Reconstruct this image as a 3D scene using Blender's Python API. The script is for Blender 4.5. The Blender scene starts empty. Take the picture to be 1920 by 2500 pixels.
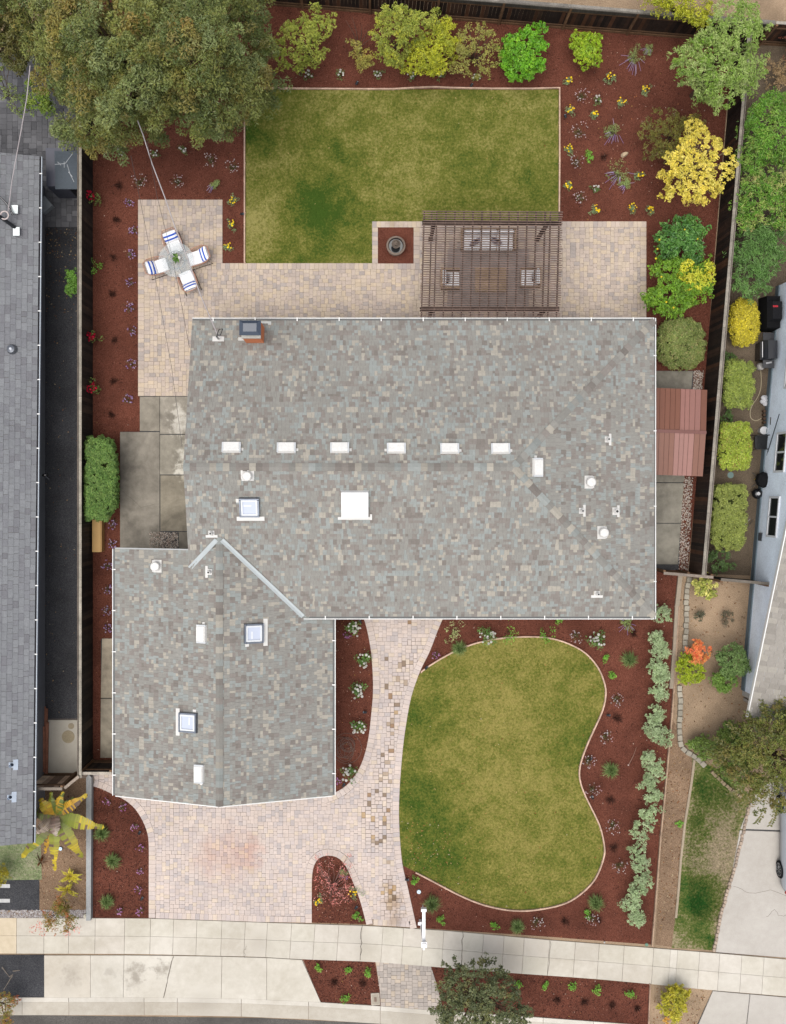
import bpy, math, random
import numpy as np
from mathutils import Matrix, Vector
rng = np.random.default_rng(7); random.seed(7)
sc = bpy.context.scene
COL = sc.collection
# ---------------------------------------------------------------- camera, sky, sun, exposure
HC, SP, NX, NY = 42.0, 60.0, 905.0, 1200.0        # drone height, plan scale (units per metre), point straight below the drone
cam = bpy.data.cameras.new('camera'); co = bpy.data.objects.new('camera', cam); COL.objects.link(co)
co.location = (0, 0, HC); co.rotation_euler = (0, 0, 0)
cam.sensor_fit = 'AUTO'; cam.sensor_width = 36; cam.lens = 36*HC/(2500/SP)
cam.shift_x = 55/2500; cam.shift_y = -50/2500; cam.clip_end = 500
sc.camera = co
W = bpy.data.worlds.new('World'); sc.world = W; W.use_nodes = True
wn, wl = W.node_tree.nodes, W.node_tree.links
sky = wn.new('ShaderNodeTexSky'); sky.sky_type = 'NISHITA'; sky.sun_disc = False
SUN_EL, SUN_AZ = math.radians(77), math.radians(225)      # soft high sun from the south-west behind thin cloud
sky.sun_elevation = SUN_EL; sky.sun_rotation = SUN_AZ; sky.dust_density = 4; sky.air_density = 1; sky.ozone_density = 1
hs = wn.new('ShaderNodeHueSaturation'); hs.inputs['Saturation'].default_value = 0.35
wl.new(sky.outputs[0], hs.inputs['Color']); wl.new(hs.outputs[0], wn['Background'].inputs[0])
wn['Background'].inputs[1].default_value = 0.10
sl = bpy.data.lights.new('sun', 'SUN'); so = bpy.data.objects.new('sun', sl); COL.objects.link(so)
sl.energy = 1.5; sl.angle = math.radians(55); sl.color = (1.0, 0.96, 0.90)
sd = Vector((math.sin(SUN_AZ)*math.cos(SUN_EL), math.cos(SUN_AZ)*math.cos(SUN_EL), math.sin(SUN_EL)))
so.rotation_euler = sd.to_track_quat('Z', 'Y').to_euler(); so.location = (20, -20, 60)
sc.view_settings.view_transform = 'Standard'; sc.view_settings.look = 'None'; sc.view_settings.gamma = 1
sc.view_settings.use_curve_mapping = False
sc.view_settings.exposure = 0.80
sc.render.engine = 'CYCLES'
sc.cycles.max_bounces = 5; sc.cycles.transparent_max_bounces = 6
KE = 1.7      # picture brightness of a level surface divided by its own colour
# ---------------------------------------------------------------- helpers
def lin1(c):
    c = c/255.0
    return c/12.92 if c <= 0.04045 else ((c+0.055)/1.055)**2.4
def I(r, g, b, k=1.0):
    return tuple(min(0.9, lin1(v)/KE*k) for v in (r, g, b))
def g(px, py, h=0.0):
    f = (HC-h)/HC
    return ((px-NX)/SP*f, (NY-py)/SP*f)
def gp(pts, h=0.0): return [g(x, y, h) for x, y in pts]
def pip(P, poly):
    P = np.asarray(P); poly = np.asarray(poly, float); x, y = P[:, 0], P[:, 1]; ins = np.zeros(len(P), bool)
    j = len(poly)-1
    for i in range(len(poly)):
        xi, yi = poly[i]; xj, yj = poly[j]
        c = ((yi > y) != (yj > y)) & (x < (xj-xi)*(y-yi)/((yj-yi) or 1e-12)+xi)
        ins ^= c; j = i
    return ins
def edge_dist(P, poly):
    P = np.asarray(P); poly = np.asarray(poly, float); d = np.full(len(P), 1e9)
    for i in range(len(poly)):
        a = poly[i-1]; b = poly[i]; ab = b-a; t = np.clip(((P-a)@ab)/max(ab@ab, 1e-9), 0, 1)
        d = np.minimum(d, np.linalg.norm(P-(a+t[:, None]*ab), axis=1))
    return d
def sample_poly(poly, n):
    poly = np.asarray(poly, float); lo, hi = poly.min(0), poly.max(0); out = []
    got = 0
    while got < n:
        P = lo+rng.random((max(n*2, 64), 2))*(hi-lo); P = P[pip(P, poly)]; out.append(P); got += len(P)
    return np.concatenate(out)[:n]
def clip_poly(subj, clip):
    """subject polygon cut to a convex counter-clockwise clip polygon"""
    out = list(subj)
    for i in range(len(clip)):
        a, b = clip[i], clip[(i+1) % len(clip)]; inp = out; out = []
        if not inp: return []
        def side(p): return (b[0]-a[0])*(p[1]-a[1])-(b[1]-a[1])*(p[0]-a[0])
        for k in range(len(inp)):
            p, q = inp[k-1], inp[k]; sp, sq = side(p), side(q)
            if sq >= 0:
                if sp < 0: t = sp/(sp-sq); out.append((p[0]+t*(q[0]-p[0]), p[1]+t*(q[1]-p[1])))
                out.append(q)
            elif sp >= 0: t = sp/(sp-sq); out.append((p[0]+t*(q[0]-p[0]), p[1]+t*(q[1]-p[1])))
    return out
def area(p): return 0.5*sum(p[i-1][0]*p[i][1]-p[i][0]*p[i-1][1] for i in range(len(p)))
def ccw(p): return list(p) if area(p) > 0 else list(p)[::-1]
def smooth_line(pts, n=4):
    """Catmull-Rom through pts"""
    p = [np.array(a, float) for a in pts]; p = [2*p[0]-p[1]]+p+[2*p[-1]-p[-2]]; out = []
    for i in range(1, len(p)-2):
        for k in range(n):
            t = k/n
            out.append(0.5*((2*p[i])+(p[i+1]-p[i-1])*t+(2*p[i-1]-5*p[i]+4*p[i+1]-p[i+2])*t*t+(3*p[i]-p[i-1]-3*p[i+1]+p[i+2])*t**3))
    out.append(p[-2]); return [tuple(a) for a in out]
def offset_line(pts, d):
    """polyline moved sideways by d (positive = to the left of travel)"""
    P = np.array(pts, float); T = np.gradient(P, axis=0); T /= np.linalg.norm(T, axis=1)[:, None]+1e-12
    return [tuple(a) for a in P+d*np.stack([-T[:, 1], T[:, 0]], 1)]
WLOC = {}
def setp(o, **k):
    for a, b in k.items():
        if b is not None: o[a] = b
def T(name, label, cat, loc, group=None):
    o = bpy.data.objects.new(name, None); COL.objects.link(o); o.location = loc; o.empty_display_size = 0.2
    setp(o, label=label, category=cat, group=group); WLOC[o.name] = np.array(loc, float); return o
def link(name, me, parent=None, mat4=None, color=None):
    o = bpy.data.objects.new(name, me); COL.objects.link(o)
    w = np.zeros(3)
    if parent is not None: o.parent = parent; w = WLOC.get(parent.name, w)
    WLOC[o.name] = w
    if mat4 is not None: o.matrix_basis = Matrix.Translation(Vector(-w)) @ mat4
    if color is not None: o.color = (*color, 1)
    return o
class M:
    def __init__(s): s.V = []; s.n = 0; s.L = []; s.S = []; s.C = []; s.sm = []
    def add(s, verts, faces, col=(1, 1, 1)):
        s.V.append(np.asarray(verts, float).reshape(-1, 3))
        for f in faces: s.L.extend([i+s.n for i in f]); s.S.append(len(f)); s.C.append(col)
        s.n += len(verts); return s
    def quads(s, Q, cols):
        Q = np.asarray(Q, float); k = Q.shape[1]; N = len(Q)
        s.V.append(Q.reshape(-1, 3)); s.L.extend((np.arange(N*k)+s.n).tolist()); s.S.extend([k]*N)
        s.C.extend(map(tuple, np.broadcast_to(np.asarray(cols, float), (N, 3)))); s.n += N*k; return s
    def hexa(s, b, t, col, bottom=True):
        n = len(b); f = [[(i) for i in range(n, 2*n)]]
        if bottom: f.append(list(range(n))[::-1])
        f += [[i, (i+1) % n, n+(i+1) % n, n+i] for i in range(n)]
        return s.add(list(b)+list(t), f, col)
    def prism(s, poly, z0, z1, col, bottom=False, inset=0):
        p = ccw(poly); q = p
        if inset: c = np.mean(np.array(p), 0); q = [(x+(c[0]-x)*inset, y+(c[1]-y)*inset) for x, y in p]
        return s.hexa([(x, y, z0) for x, y in p], [(x, y, z1) for x, y in q], col, bottom)
    def sheet(s, poly, z, col=(1, 1, 1)):
        p = ccw(poly); return s.add([(x, y, z) for x, y in p], [list(range(len(p)))], col)
    def box(s, cx, cy, z0, sx, sy, sz, col, rot=0, bev=0.0):
        c, d = math.cos(rot), math.sin(rot)
        def R(x, y, z): return (cx+x*c-y*d, cy+x*d+y*c, z)
        hx, hy = sx/2, sy/2
        if bev <= 0:
            b = [(-hx, -hy), (hx, -hy), (hx, hy), (-hx, hy)]
            return s.hexa([R(x, y, z0) for x, y in b], [R(x, y, z0+sz) for x, y in b], col)
        def ring(k, z): 
            e = bev
            return [R(x, y, z) for x, y in ((-hx+k+e, -hy+k), (hx-k-e, -hy+k), (hx-k, -hy+k+e), (hx-k, hy-k-e), (hx-k-e, hy-k), (-hx+k+e, hy-k), (-hx+k, hy-k-e), (-hx+k, -hy+k+e))]
        rs = [ring(bev*.6, z0), ring(0, z0+bev), ring(0, z0+sz-bev), ring(bev*.6, z0+sz)]
        v = sum(rs, []); f = [list(range(8))[::-1], list(range(24, 32))]
        for k in range(3): f += [[k*8+i, k*8+(i+1) % 8, k*8+8+(i+1) % 8, k*8+8+i] for i in range(8)]
        return s.add(v, f, col)
    def obox(s, O, U, V, N, u0, u1, v0, v1, n0, n1, col, taper=0.0):
        O, U, V, N = (np.array(a, float) for a in (O, U, V, N))
        def p(u, v, n): return tuple(O+U*u+V*v+N*n)
        a = taper
        return s.hexa([p(u0, v0, n0), p(u1, v0, n0), p(u1, v1, n0), p(u0, v1, n0)], [p(u0+a, v0+a, n1), p(u1-a, v0+a, n1), p(u1-a, v1-a, n1), p(u0+a, v1-a, n1)], col)
    def tube(s, pts, r, col, sides=6, r2=None, closed=False):
        P = [Vector(p) for p in pts]; n = len(P); v = []; f = []; up = Vector((0, 0, 1))
        for i, p in enumerate(P):
            t = (P[(i+1) % n]-P[i-1]) if closed else (P[min(i+1, n-1)]-P[max(i-1, 0)])
            t = t.normalized() if t.length > 1e-9 else Vector((0, 0, 1))
            a = t.cross(up if abs(t.z) < .95 else Vector((1, 0, 0))).normalized(); b = t.cross(a)
            rr = r if r2 is None else r+(r2-r)*i/max(n-1, 1)
            for k in range(sides): q = 2*math.pi*k/sides; v.append(tuple(p+a*math.cos(q)*rr+b*math.sin(q)*rr))
        for i in range(n if closed else n-1):
            j = (i+1) % n
            f += [[i*sides+k, i*sides+(k+1) % sides, j*sides+(k+1) % sides, j*sides+k] for k in range(sides)]
        if not closed: f += [list(range(sides)), list(range((n-1)*sides, n*sides))[::-1]]
        return s.add(v, f, col)
    def lathe(s, prof, cx, cy, col, seg=20, z=0, axis=None, cols=None):
        v = []; n = len(prof)
        if axis is None: ax = (Vector((1, 0, 0)), Vector((0, 1, 0)), Vector((0, 0, 1)))
        else: ax = axis
        for r, h in prof:
            for k in range(seg):
                q = 2*math.pi*k/seg; p = ax[0]*(r*math.cos(q))+ax[1]*(r*math.sin(q))+ax[2]*h; v.append((cx+p.x, cy+p.y, z+p.z))
        base = s.n
        for i in range(n-1):
            fs = [[i*seg+k, i*seg+(k+1) % seg, (i+1)*seg+(k+1) % seg, (i+1)*seg+k] for k in range(seg)]
            for f in fs: s.L.extend([base+j for j in f]); s.S.append(4); s.C.append(cols[i] if cols else col)
        for f in (list(range(seg))[::-1], list(range((n-1)*seg, n*seg))):
            s.L.extend([base+j for j in f]); s.S.append(seg); s.C.append(cols[-1] if cols else col)
        s.V.append(np.array(v)); s.n += len(v); return s
    def blob(s, c, r, col, sq=1.0):
        v = [(0, 0, 1)]+[(math.cos(a)*.86, math.sin(a)*.86, .35) for a in np.arange(5)*1.2566]+[(math.cos(a+.63)*.86, math.sin(a+.63)*.86, -.35) for a in np.arange(5)*1.2566]+[(0, 0, -1)]
        f = [[0, 1+k, 1+(k+1) % 5] for k in range(5)]+[[1+k, 6+k, 1+(k+1) % 5] for k in range(5)]+[[6+k, 6+(k+1) % 5, 1+(k+1) % 5] for k in range(5)]+[[11, 6+(k+1) % 5, 6+k] for k in range(5)]
        return s.add([(c[0]+x*r, c[1]+y*r, c[2]+z*r*sq) for x, y, z in v], f, col)
    def build(s, name, mat, parent=None, smooth=False, kind=None, label=None, cat=None, group=None):
        me = s.mesh(name, mat, WLOC.get(parent.name) if parent is not None else None, smooth)
        o = link(name, me, parent); setp(o, kind=kind, label=label, category=cat, group=group); return o
    def mesh(s, name, mat, off=None, smooth=False):
        V = np.concatenate(s.V) if s.V else np.zeros((0, 3))
        if off is not None: V = V-off
        me = bpy.data.meshes.new(name); me.vertices.add(len(V)); me.vertices.foreach_set('co', V.astype(np.float32).ravel())
        me.loops.add(len(s.L)); me.loops.foreach_set('vertex_index', np.array(s.L, np.int32))
        S = np.array(s.S, np.int32); me.polygons.add(len(S))
        me.polygons.foreach_set('loop_start', np.concatenate([[0], np.cumsum(S)[:-1]]).astype(np.int32) if len(S) else S)
        at = me.attributes.new('col', 'FLOAT_COLOR', 'FACE'); C = np.ones((len(S), 4), np.float32); C[:, :3] = np.array(s.C, np.float32).reshape(-1, 3)
        at.data.foreach_set('color', C.ravel())
        me.polygons.foreach_set('use_smooth', np.full(len(S), bool(smooth)))
        me.update(calc_edges=True); me.validate()
        if mat: me.materials.append(mat)
        return me
def structure(name, m, mat, parent=None, kind='structure', label=None): return m.build(name, mat, parent, kind=kind, label=label)
# ---------------------------------------------------------------- materials: the mesh carries each piece's own colour, the nodes add grain and relief
class N:
    def __init__(s, name):
        s.m = bpy.data.materials.new(name); s.m.use_nodes = True; s.t = s.m.node_tree; s.b = s.t.nodes['Principled BSDF']; s.out = s.t.nodes['Material Output']
        s.pos = s.n('ShaderNodeNewGeometry').outputs['Position']
    def n(s, t, **k):
        x = s.t.nodes.new(t)
        for a, v in k.items(): setattr(x, a, v)
        return x
    def l(s, a, b): s.t.links.new(a, b)
    def val(s, sock, v):
        if isinstance(v, bpy.types.NodeSocket): s.l(v, sock)
        else: sock.default_value = v
    def noise(s, scale, detail=3, rough=.55, vec=None, dist=0):
        x = s.n('ShaderNodeTexNoise'); x.inputs['Scale'].default_value = scale; x.inputs['Detail'].default_value = detail; x.inputs['Roughness'].default_value = rough
        x.inputs['Distortion'].default_value = dist; s.l(vec or s.pos, x.inputs['Vector']); return x.outputs['Fac']
    def ramp(s, fac, stops):
        x = s.n('ShaderNodeValToRGB'); r = x.color_ramp
        while len(r.elements) < len(stops): r.elements.new(.5)
        for e, (p, c) in zip(r.elements, stops):
            e.position = p; e.color = (*c, 1) if len(c) == 3 else c
        s.l(fac, x.inputs[0]); return x.outputs[0]
    def mr(s, v, a, b, c, d):
        x = s.n('ShaderNodeMapRange'); s.l(v, x.inputs[0])
        for i, q in zip((1, 2, 3, 4), (a, b, c, d)): x.inputs[i].default_value = q
        return x.outputs[0]
    def mix(s, f, a, b, t='MIX'):
        x = s.n('ShaderNodeMix', data_type='RGBA', blend_type=t); s.val(x.inputs[0], f)
        for sock, v in ((x.inputs[6], a), (x.inputs[7], b)):
            if isinstance(v, bpy.types.NodeSocket): s.l(v, sock)
            else: sock.default_value = (*v, 1)
        return x.outputs[2]
    def math(s, op, a, b=0.0):
        x = s.n('ShaderNodeMath', operation=op); s.val(x.inputs[0], a); s.val(x.inputs[1], b); return x.outputs[0]
    def dist(s, p):
        x = s.n('ShaderNodeVectorMath', operation='DISTANCE'); s.l(s.pos, x.inputs[0]); x.inputs[1].default_value = p; return x.outputs['Value']
    def tint(s):
        a = s.n('ShaderNodeAttribute', attribute_name='col').outputs['Color']; o = s.n('ShaderNodeObjectInfo').outputs['Color']
        return s.mix(1.0, a, o, 'MULTIPLY')
    def bump(s, h, dist=.01, strength=1.0):
        x = s.n('ShaderNodeBump'); x.inputs['Distance'].default_value = dist; x.inputs['Strength'].default_value = strength
        s.l(h, x.inputs['Height']); s.l(x.outputs[0], s.b.inputs['Normal'])
    def done(s, col, rough=.8, spec=.3, metal=0.0):
        s.val(s.b.inputs['Base Color'], col if isinstance(col, bpy.types.NodeSocket) else (*col, 1)); s.val(s.b.inputs['Roughness'], rough)
        s.b.inputs['Specular IOR Level'].default_value = spec; s.b.inputs['Metallic'].default_value = metal; return s.m
def grained(name, scales=((3, .12), (40, .12)), rough=.85, spec=.25, bump=0.004, metal=0.0, bscale=60):
    n = N(name); c = n.tint()
    for sc_, amt in scales:
        f = n.noise(sc_, 4); v = n.mr(f, .3, .7, 1-amt, 1+amt); x = n.n('ShaderNodeVectorMath', operation='SCALE'); n.l(c, x.inputs[0]); n.l(v, x.inputs['Scale']); c = x.outputs[0]
    if bump: n.bump(n.noise(bscale, 3), bump)
    return n.done(c, rough, spec, metal)
MT = {}
MT['matte'] = grained('painted_surface', ((2, .05), (25, .05)), .6, .35, .001)
MT['rough'] = grained('rough_mineral', ((1.2, .08), (14, .08), (70, .14)), .92, .2, .006)
MT['shingle'] = grained('asphalt_shingle', ((.5, .05), (9, .06), (90, .16)), .95, .15, .004, bscale=120)
MT['metal'] = grained('bare_metal', ((3, .08),), .35, .5, 0, .85)
MT['gloss'] = grained('glossy_coat', ((2, .03),), .22, .5, 0)
MT['plastic'] = grained('plastic', ((5, .04),), .4, .4, 0)
MT['grimy'] = grained('grimy_white', ((1.5, .05), (14, .07), (60, .04)), .5, .35, .001)
MT['fabric'] = grained('fabric', ((4, .05), (120, .06)), .95, .1, .002, bscale=200)
def mk_wood():
    n = N('weathered_wood'); c = n.tint()
    mp = n.n('ShaderNodeMapping'); n.l(n.n('ShaderNodeTexCoord').outputs['Object'], mp.inputs[0]); mp.inputs['Scale'].default_value = (18, 18, 2.2)
    oi = n.n('ShaderNodeObjectInfo').outputs['Random']; cb = n.n('ShaderNodeVectorMath', operation='ADD'); n.l(mp.outputs[0], cb.inputs[0])
    mu = n.math('MULTIPLY', oi, 37.0); n.l(mu, cb.inputs[1])
    f = n.noise(1.6, 5, .6, cb.outputs[0], 1.2); v = n.mr(f, .25, .75, .55, 1.4); f2 = n.noise(2.5, 3); v2 = n.mr(f2, .3, .7, .75, 1.25)
    x = n.n('ShaderNodeVectorMath', operation='SCALE'); n.l(c, x.inputs[0]); n.l(n.math('MULTIPLY', v, v2), x.inputs['Scale'])
    n.bump(f, .006); return n.done(x.outputs[0], .85, .2)
MT['wood'] = mk_wood()
def mk_leaf(name, tr=.35, rough=.5, spec=.3):
    n = N(name); c = n.tint(); f = n.noise(1.1, 3); v = n.mr(f, .3, .7, .85, 1.15)
    x = n.n('ShaderNodeVectorMath', operation='SCALE'); n.l(c, x.inputs[0]); n.l(v, x.inputs['Scale']); n.done(x.outputs[0], rough, spec)
    t = n.n('ShaderNodeBsdfTranslucent'); n.l(x.outputs[0], t.inputs[0]); mx = n.n('ShaderNodeMixShader'); mx.inputs[0].default_value = tr
    n.l(n.b.outputs[0], mx.inputs[1]); n.l(t.outputs[0], mx.inputs[2]); n.l(mx.outputs[0], n.out.inputs[0]); return n.m
MT['leaf'] = mk_leaf('leaf', .2, .45, .4); MT['petal'] = mk_leaf('petal', .3, .6, .2); MT['grass'] = mk_leaf('grass_blade', .25, .7, .15)
MT['bark'] = grained('bark', ((6, .2), (40, .25)), .9, .15, .01)
def mk_glass():
    n = N('clear_glass'); n.done((.5, .56, .58), .08, .3); n.b.inputs['Alpha'].default_value = .2; return n.m
MT['glass'] = mk_glass()
def mk_darkglass():
    n = N('window_glass'); return n.done(n.tint(), .06, .6)
MT['pane'] = mk_darkglass()
def mk_mulch(name, a, b, c):
    n = N(name); f = n.noise(34, 4, .7); f2 = n.noise(.55, 3, .6); f3 = n.noise(120, 2, .6)
    col = n.ramp(f, [(.28, a), (.5, b), (.74, c)]); v = n.mr(f2, .3, .7, .72, 1.25)
    x = n.n('ShaderNodeVectorMath', operation='SCALE'); n.l(col, x.inputs[0]); n.l(v, x.inputs['Scale'])
    n.bump(n.math('ADD', f, n.math('MULTIPLY', f3, .5)), .02); return n.done(x.outputs[0], .95, .1)
MT['mulch'] = mk_mulch('red_mulch', I(73, 42, 33), I(119, 70, 56), I(154, 103, 86))
MT['soil'] = mk_mulch('dark_soil', I(66, 54, 44), I(104, 86, 72), I(142, 122, 104))
MT['dirt'] = mk_mulch('dry_dirt', I(140, 116, 94), I(186, 160, 132), I(214, 192, 166))
MT['yard_dirt'] = mk_mulch('yard_dirt', I(84, 72, 60), I(120, 106, 90), I(150, 134, 116))
MT['bark_bed'] = mk_mulch('bark_litter', I(98, 78, 62), I(158, 130, 106), I(206, 178, 148))
def mk_lawn(name, dark, mid, dry, spots, bias=0.0):
    n = N(name); big = n.noise(.22, 4, .55); med = n.noise(1.3, 5, .65); fine = n.noise(11, 5, .75); vf = n.noise(90, 2, .7)
    k = n.math('ADD', n.math('MULTIPLY', big, .5), n.math('MULTIPLY', med, .5)); k = n.math('ADD', n.math('MULTIPLY', n.math('SUBTRACT', k, .5), 1.15), .49); k = n.math('ADD', k, bias)
    for (p, r0, r1, amt) in spots:
        d = n.math('ADD', n.dist(p), n.math('MULTIPLY', n.math('SUBTRACT', med, .5), .7)); k = n.math('ADD', k, n.mr(d, r0, r1, amt, 0))
    k = n.math('ADD', k, n.math('MULTIPLY', n.math('SUBTRACT', fine, .5), 1.0))
    col = n.ramp(k, [(.22, dark), (.46, mid), (.68, dry)])
    v = n.mr(vf, .3, .7, .62, 1.38)
    x = n.n('ShaderNodeVectorMath', operation='SCALE'); n.l(col, x.inputs[0]); n.l(v, x.inputs['Scale'])
    n.bump(n.math('ADD', fine, vf), .02); n.done(x.outputs[0], .95, .08); return n.m
def P3(px, py, h=0): return (*g(px, py, h), h)
GD, GM, GY = I(76, 104, 38), I(131, 134, 60), I(180, 172, 104)
MT['lawn'] = mk_lawn('back_lawn_grass', GD, GM, GY, [(P3(772, 498), .25, 1.6, -.27), (P3(772, 502), .3, 2.6, -.05), (P3(826, 372), .2, .7, -.12), (P3(700, 640), .2, 1.6, -.08), (P3(610, 320), .3, 1.4, -.2), (P3(860, 560), .3, 2.0, -.08), (P3(1320, 430), .4, 4.5, -.10), (P3(640, 560), .2, 1.4, .10)])
MT['front_lawn'] = mk_lawn('front_lawn_grass', GD, GM, I(178, 166, 94), [(P3(1180, 1660), .3, 3.2, .10), (P3(1010, 1760), .2, 1.7, -.2), (P3(1030, 1960), .2, 2.0, -.18), (P3(1060, 2110), .2, 2.2, -.16), (P3(1430, 1840), .2, 2.0, -.14), (P3(1250, 2130), .3, 2.0, .06)], .02)
MT['strip_lawn'] = mk_lawn('patchy_lawn_grass', I(44, 88, 34), I(112, 122, 62), I(190, 172, 142), [(P3(1700, 2210), .2, 1.6, -.35), (P3(1740, 1930), .2, 2.4, -.2), (P3(1770, 2090), .3, 1.5, .05), (P3(1660, 1960), .2, .9, .12), (P3(1740, 2310), .2, .7, -.2)], .08)
MT['pale_lawn'] = mk_lawn('pale_lawn_grass', I(112, 138, 92), I(160, 172, 126), I(192, 184, 158), [], 0)
def mk_concrete(name, base, stain, amt=.5, big=.5, spots=(), dark=None):
    n = N(name); f = n.noise(big, 5, .62, None, .6); fine = n.noise(60, 3, .6); m_ = n.noise(3.5, 5, .65)
    k = n.math('ADD', n.math('MULTIPLY', f, .65), n.math('MULTIPLY', m_, .35)); k = n.mr(k, .38, .62, 0, amt)
    c = n.mix(k, base, stain)
    for (p, r0, r1, a_) in spots:
        d = n.math('ADD', n.dist(p), n.math('MULTIPLY', n.math('SUBTRACT', m_, .5), 1.6)); c = n.mix(n.mr(d, r0, r1, a_, 0), c, dark or stain)
    c = n.mix(1.0, c, n.tint(), 'MULTIPLY'); v = n.mr(fine, .3, .7, .9, 1.1)
    x = n.n('ShaderNodeVectorMath', operation='SCALE'); n.l(c, x.inputs[0]); n.l(v, x.inputs['Scale']); n.bump(fine, .003); return n.done(x.outputs[0], .9, .2)
MT['walk'] = mk_concrete('sidewalk_concrete', I(236, 230, 219), I(206, 198, 184), .8, .35, [(P3(330, 2370), .1, .5, .9), (P3(395, 2365), .05, .4, .9), (P3(182, 2375), .0, .6, .6), (P3(165, 2400), .0, .7, .4), (P3(330, 2400), .0, .4, .7), (P3(275, 2370), .0, .3, .5), (P3(1245, 2330), .2, 1.6, .5), (P3(640, 2300), 0, .6, .3), (P3(885, 2300), 0, .7, .35), (P3(1000, 2470), 0, .6, .4), (P3(500, 2450), 0, .8, .3)], I(176, 168, 156))
def mk_stone():
    n = N('paver_stone'); c = n.tint(); m_ = n.noise(2.2, 5, .65)
    for p, r, amt, tn in ((P3(560, 2085), 1.5, .75, (.93, .80, .76)), (P3(610, 2080), .7, .7, (.95, .78, .74)), (P3(500, 2095), .8, .5, (.95, .84, .78)), (P3(965, 2200), .55, .95, (.74, .66, .56)), (P3(950, 2160), .4, .8, (.80, .72, .62)), (P3(968, 2240), .5, .9, (.74, .68, .60)), (P3(960, 548), .35, .7, (.7, .68, .66)), (P3(470, 2040), .5, .5, (.9, .88, .88))):
        d = n.math('ADD', n.dist(p), n.math('MULTIPLY', n.math('SUBTRACT', m_, .5), 1.4)); f = n.mr(d, r*.25, r, amt, 0); c = n.mix(f, c, n.mix(1.0, c, tn, 'MULTIPLY'))
    for sc_, amt in ((.35, .07), (3, .06), (50, .1)):
        v = n.mr(n.noise(sc_, 4), .3, .7, 1-amt, 1+amt); x = n.n('ShaderNodeVectorMath', operation='SCALE'); n.l(c, x.inputs[0]); n.l(v, x.inputs['Scale']); c = x.outputs[0]
    n.bump(n.noise(60, 3), .004); return n.done(c, .88, .25)
MT['stone'] = mk_stone()
MT['oldslab'] = mk_concrete('old_concrete', I(174, 168, 157), I(122, 117, 109), .9, .6, [(P3(440, 1010), .0, .45, 1), (P3(445, 1040), .0, .5, .9), (P3(450, 1110), 0, .4, .9), (P3(445, 1150), 0, .3, 1)], I(214, 210, 202))
MT['newslab'] = mk_concrete('drive_concrete', I(218, 212, 204), I(196, 189, 180), .7, .4)
MT['asphalt'] = mk_mulch('black_asphalt', I(50, 51, 54), I(80, 81, 86), I(122, 120, 118))
MT['road'] = mk_mulch('road_asphalt', I(74, 71, 69), I(112, 108, 104), I(150, 145, 140))
MT['sand'] = mk_mulch('joint_sand', I(150, 134, 120), I(176, 158, 144), I(194, 176, 160))
MT['worn_sand'] = mk_mulch('worn_joint_sand', I(84, 68, 54), I(120, 100, 82), I(150, 128, 108))
MT['greysand'] = mk_mulch('grey_joint_sand', I(70, 70, 72), I(92, 92, 94), I(110, 110, 112))
def mk_brick():
    n = N('chimney_brick'); tc = n.n('ShaderNodeTexCoord'); mp = n.n('ShaderNodeMapping'); n.l(tc.outputs['Object'], mp.inputs[0])
    mp.inputs['Rotation'].default_value = (math.radians(90), 0, 0)
    b = n.n('ShaderNodeTexBrick'); n.l(mp.outputs[0], b.inputs[0]); b.inputs['Scale'].default_value = 5; b.inputs['Color1'].default_value = (*I(222, 122, 76, 1.35), 1); b.inputs['Color2'].default_value = (*I(236, 144, 98, 1.35), 1); b.inputs['Mortar'].default_value = (*I(206, 164, 134), 1)
    b.inputs['Mortar Size'].default_value = .03; b.inputs['Brick Width'].default_value = 1.0; b.inputs['Row Height'].default_value = .36
    return n.done(b.outputs[0], .9, .2)
MT['brick'] = mk_brick()
# shared unit pieces
def unit_box(name, mat, cham=0.0):
    m = M(); a = .5-cham
    m.hexa([(-.5, -.5, 0), (.5, -.5, 0), (.5, .5, 0), (-.5, .5, 0)], [(-a, -a, 1), (a, -a, 1), (a, a, 1), (-a, a, 1)], (1, 1, 1)); return m.mesh(name, mat)
U_PAVER = unit_box('paver', MT['stone'], .02); U_BOARD = unit_box('fence_board', MT['wood']); U_SLAB = unit_box('slab', MT['walk'], .004)
def mat_box(cx, cy, z0, sx, sy, sz, rot=0.0, tx=0.0, ty=0.0):
    return Matrix.Translation((cx, cy, z0)) @ Matrix.Rotation(rot, 4, 'Z') @ Matrix.Rotation(tx, 4, 'X') @ Matrix.Rotation(ty, 4, 'Y') @ Matrix.Diagonal((sx, sy, sz, 1))
def pick(pal, n):
    cs = np.array([c for c, w in pal], float); w = np.array([w for c, w in pal], float); return cs[rng.choice(len(cs), n, p=w/w.sum())]
# ================================================================ GROUND
m = M(); m.sheet([(-90, -90), (90, -90), (90, 90), (-90, 90)], 0); GROUND = m.build('ground', MT['dirt'], kind='structure')
LOT = [(228, -60), (640, -8), (1210, 40), (1540, 72), (1800, 98), (1775, 259), (1741, 669), (1722, 948), (1680, 1395), (1665, 1402), (1657, 1480), (1637, 1755), (1621, 1951), (1616, 1980), (1596, 2247), (1590, 2306), (1330, 2286), (1095, 2270), (895, 2256), (640, 2249), (225, 2240)]
def sheet(name, px, z, mat, kind='structure'):
    m = M(); m.sheet(gp(px), z); return m.build(name, MT[mat], kind=kind)
sheet('garden_bed', LOT, .010, 'mulch')
STRIP1 = [(737, 2340), (916, 2347), (928, 2420), (930, 2454), (784, 2446)]
STRIP2 = [(1052, 2357), (1275, 2376), (1587, 2402), (1583, 2506), (1293, 2480), (1075, 2468)]
sheet('parking_strip_bed', STRIP1, .010, 'mulch'); sheet('parking_strip_bed', STRIP2, .010, 'mulch')
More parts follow.
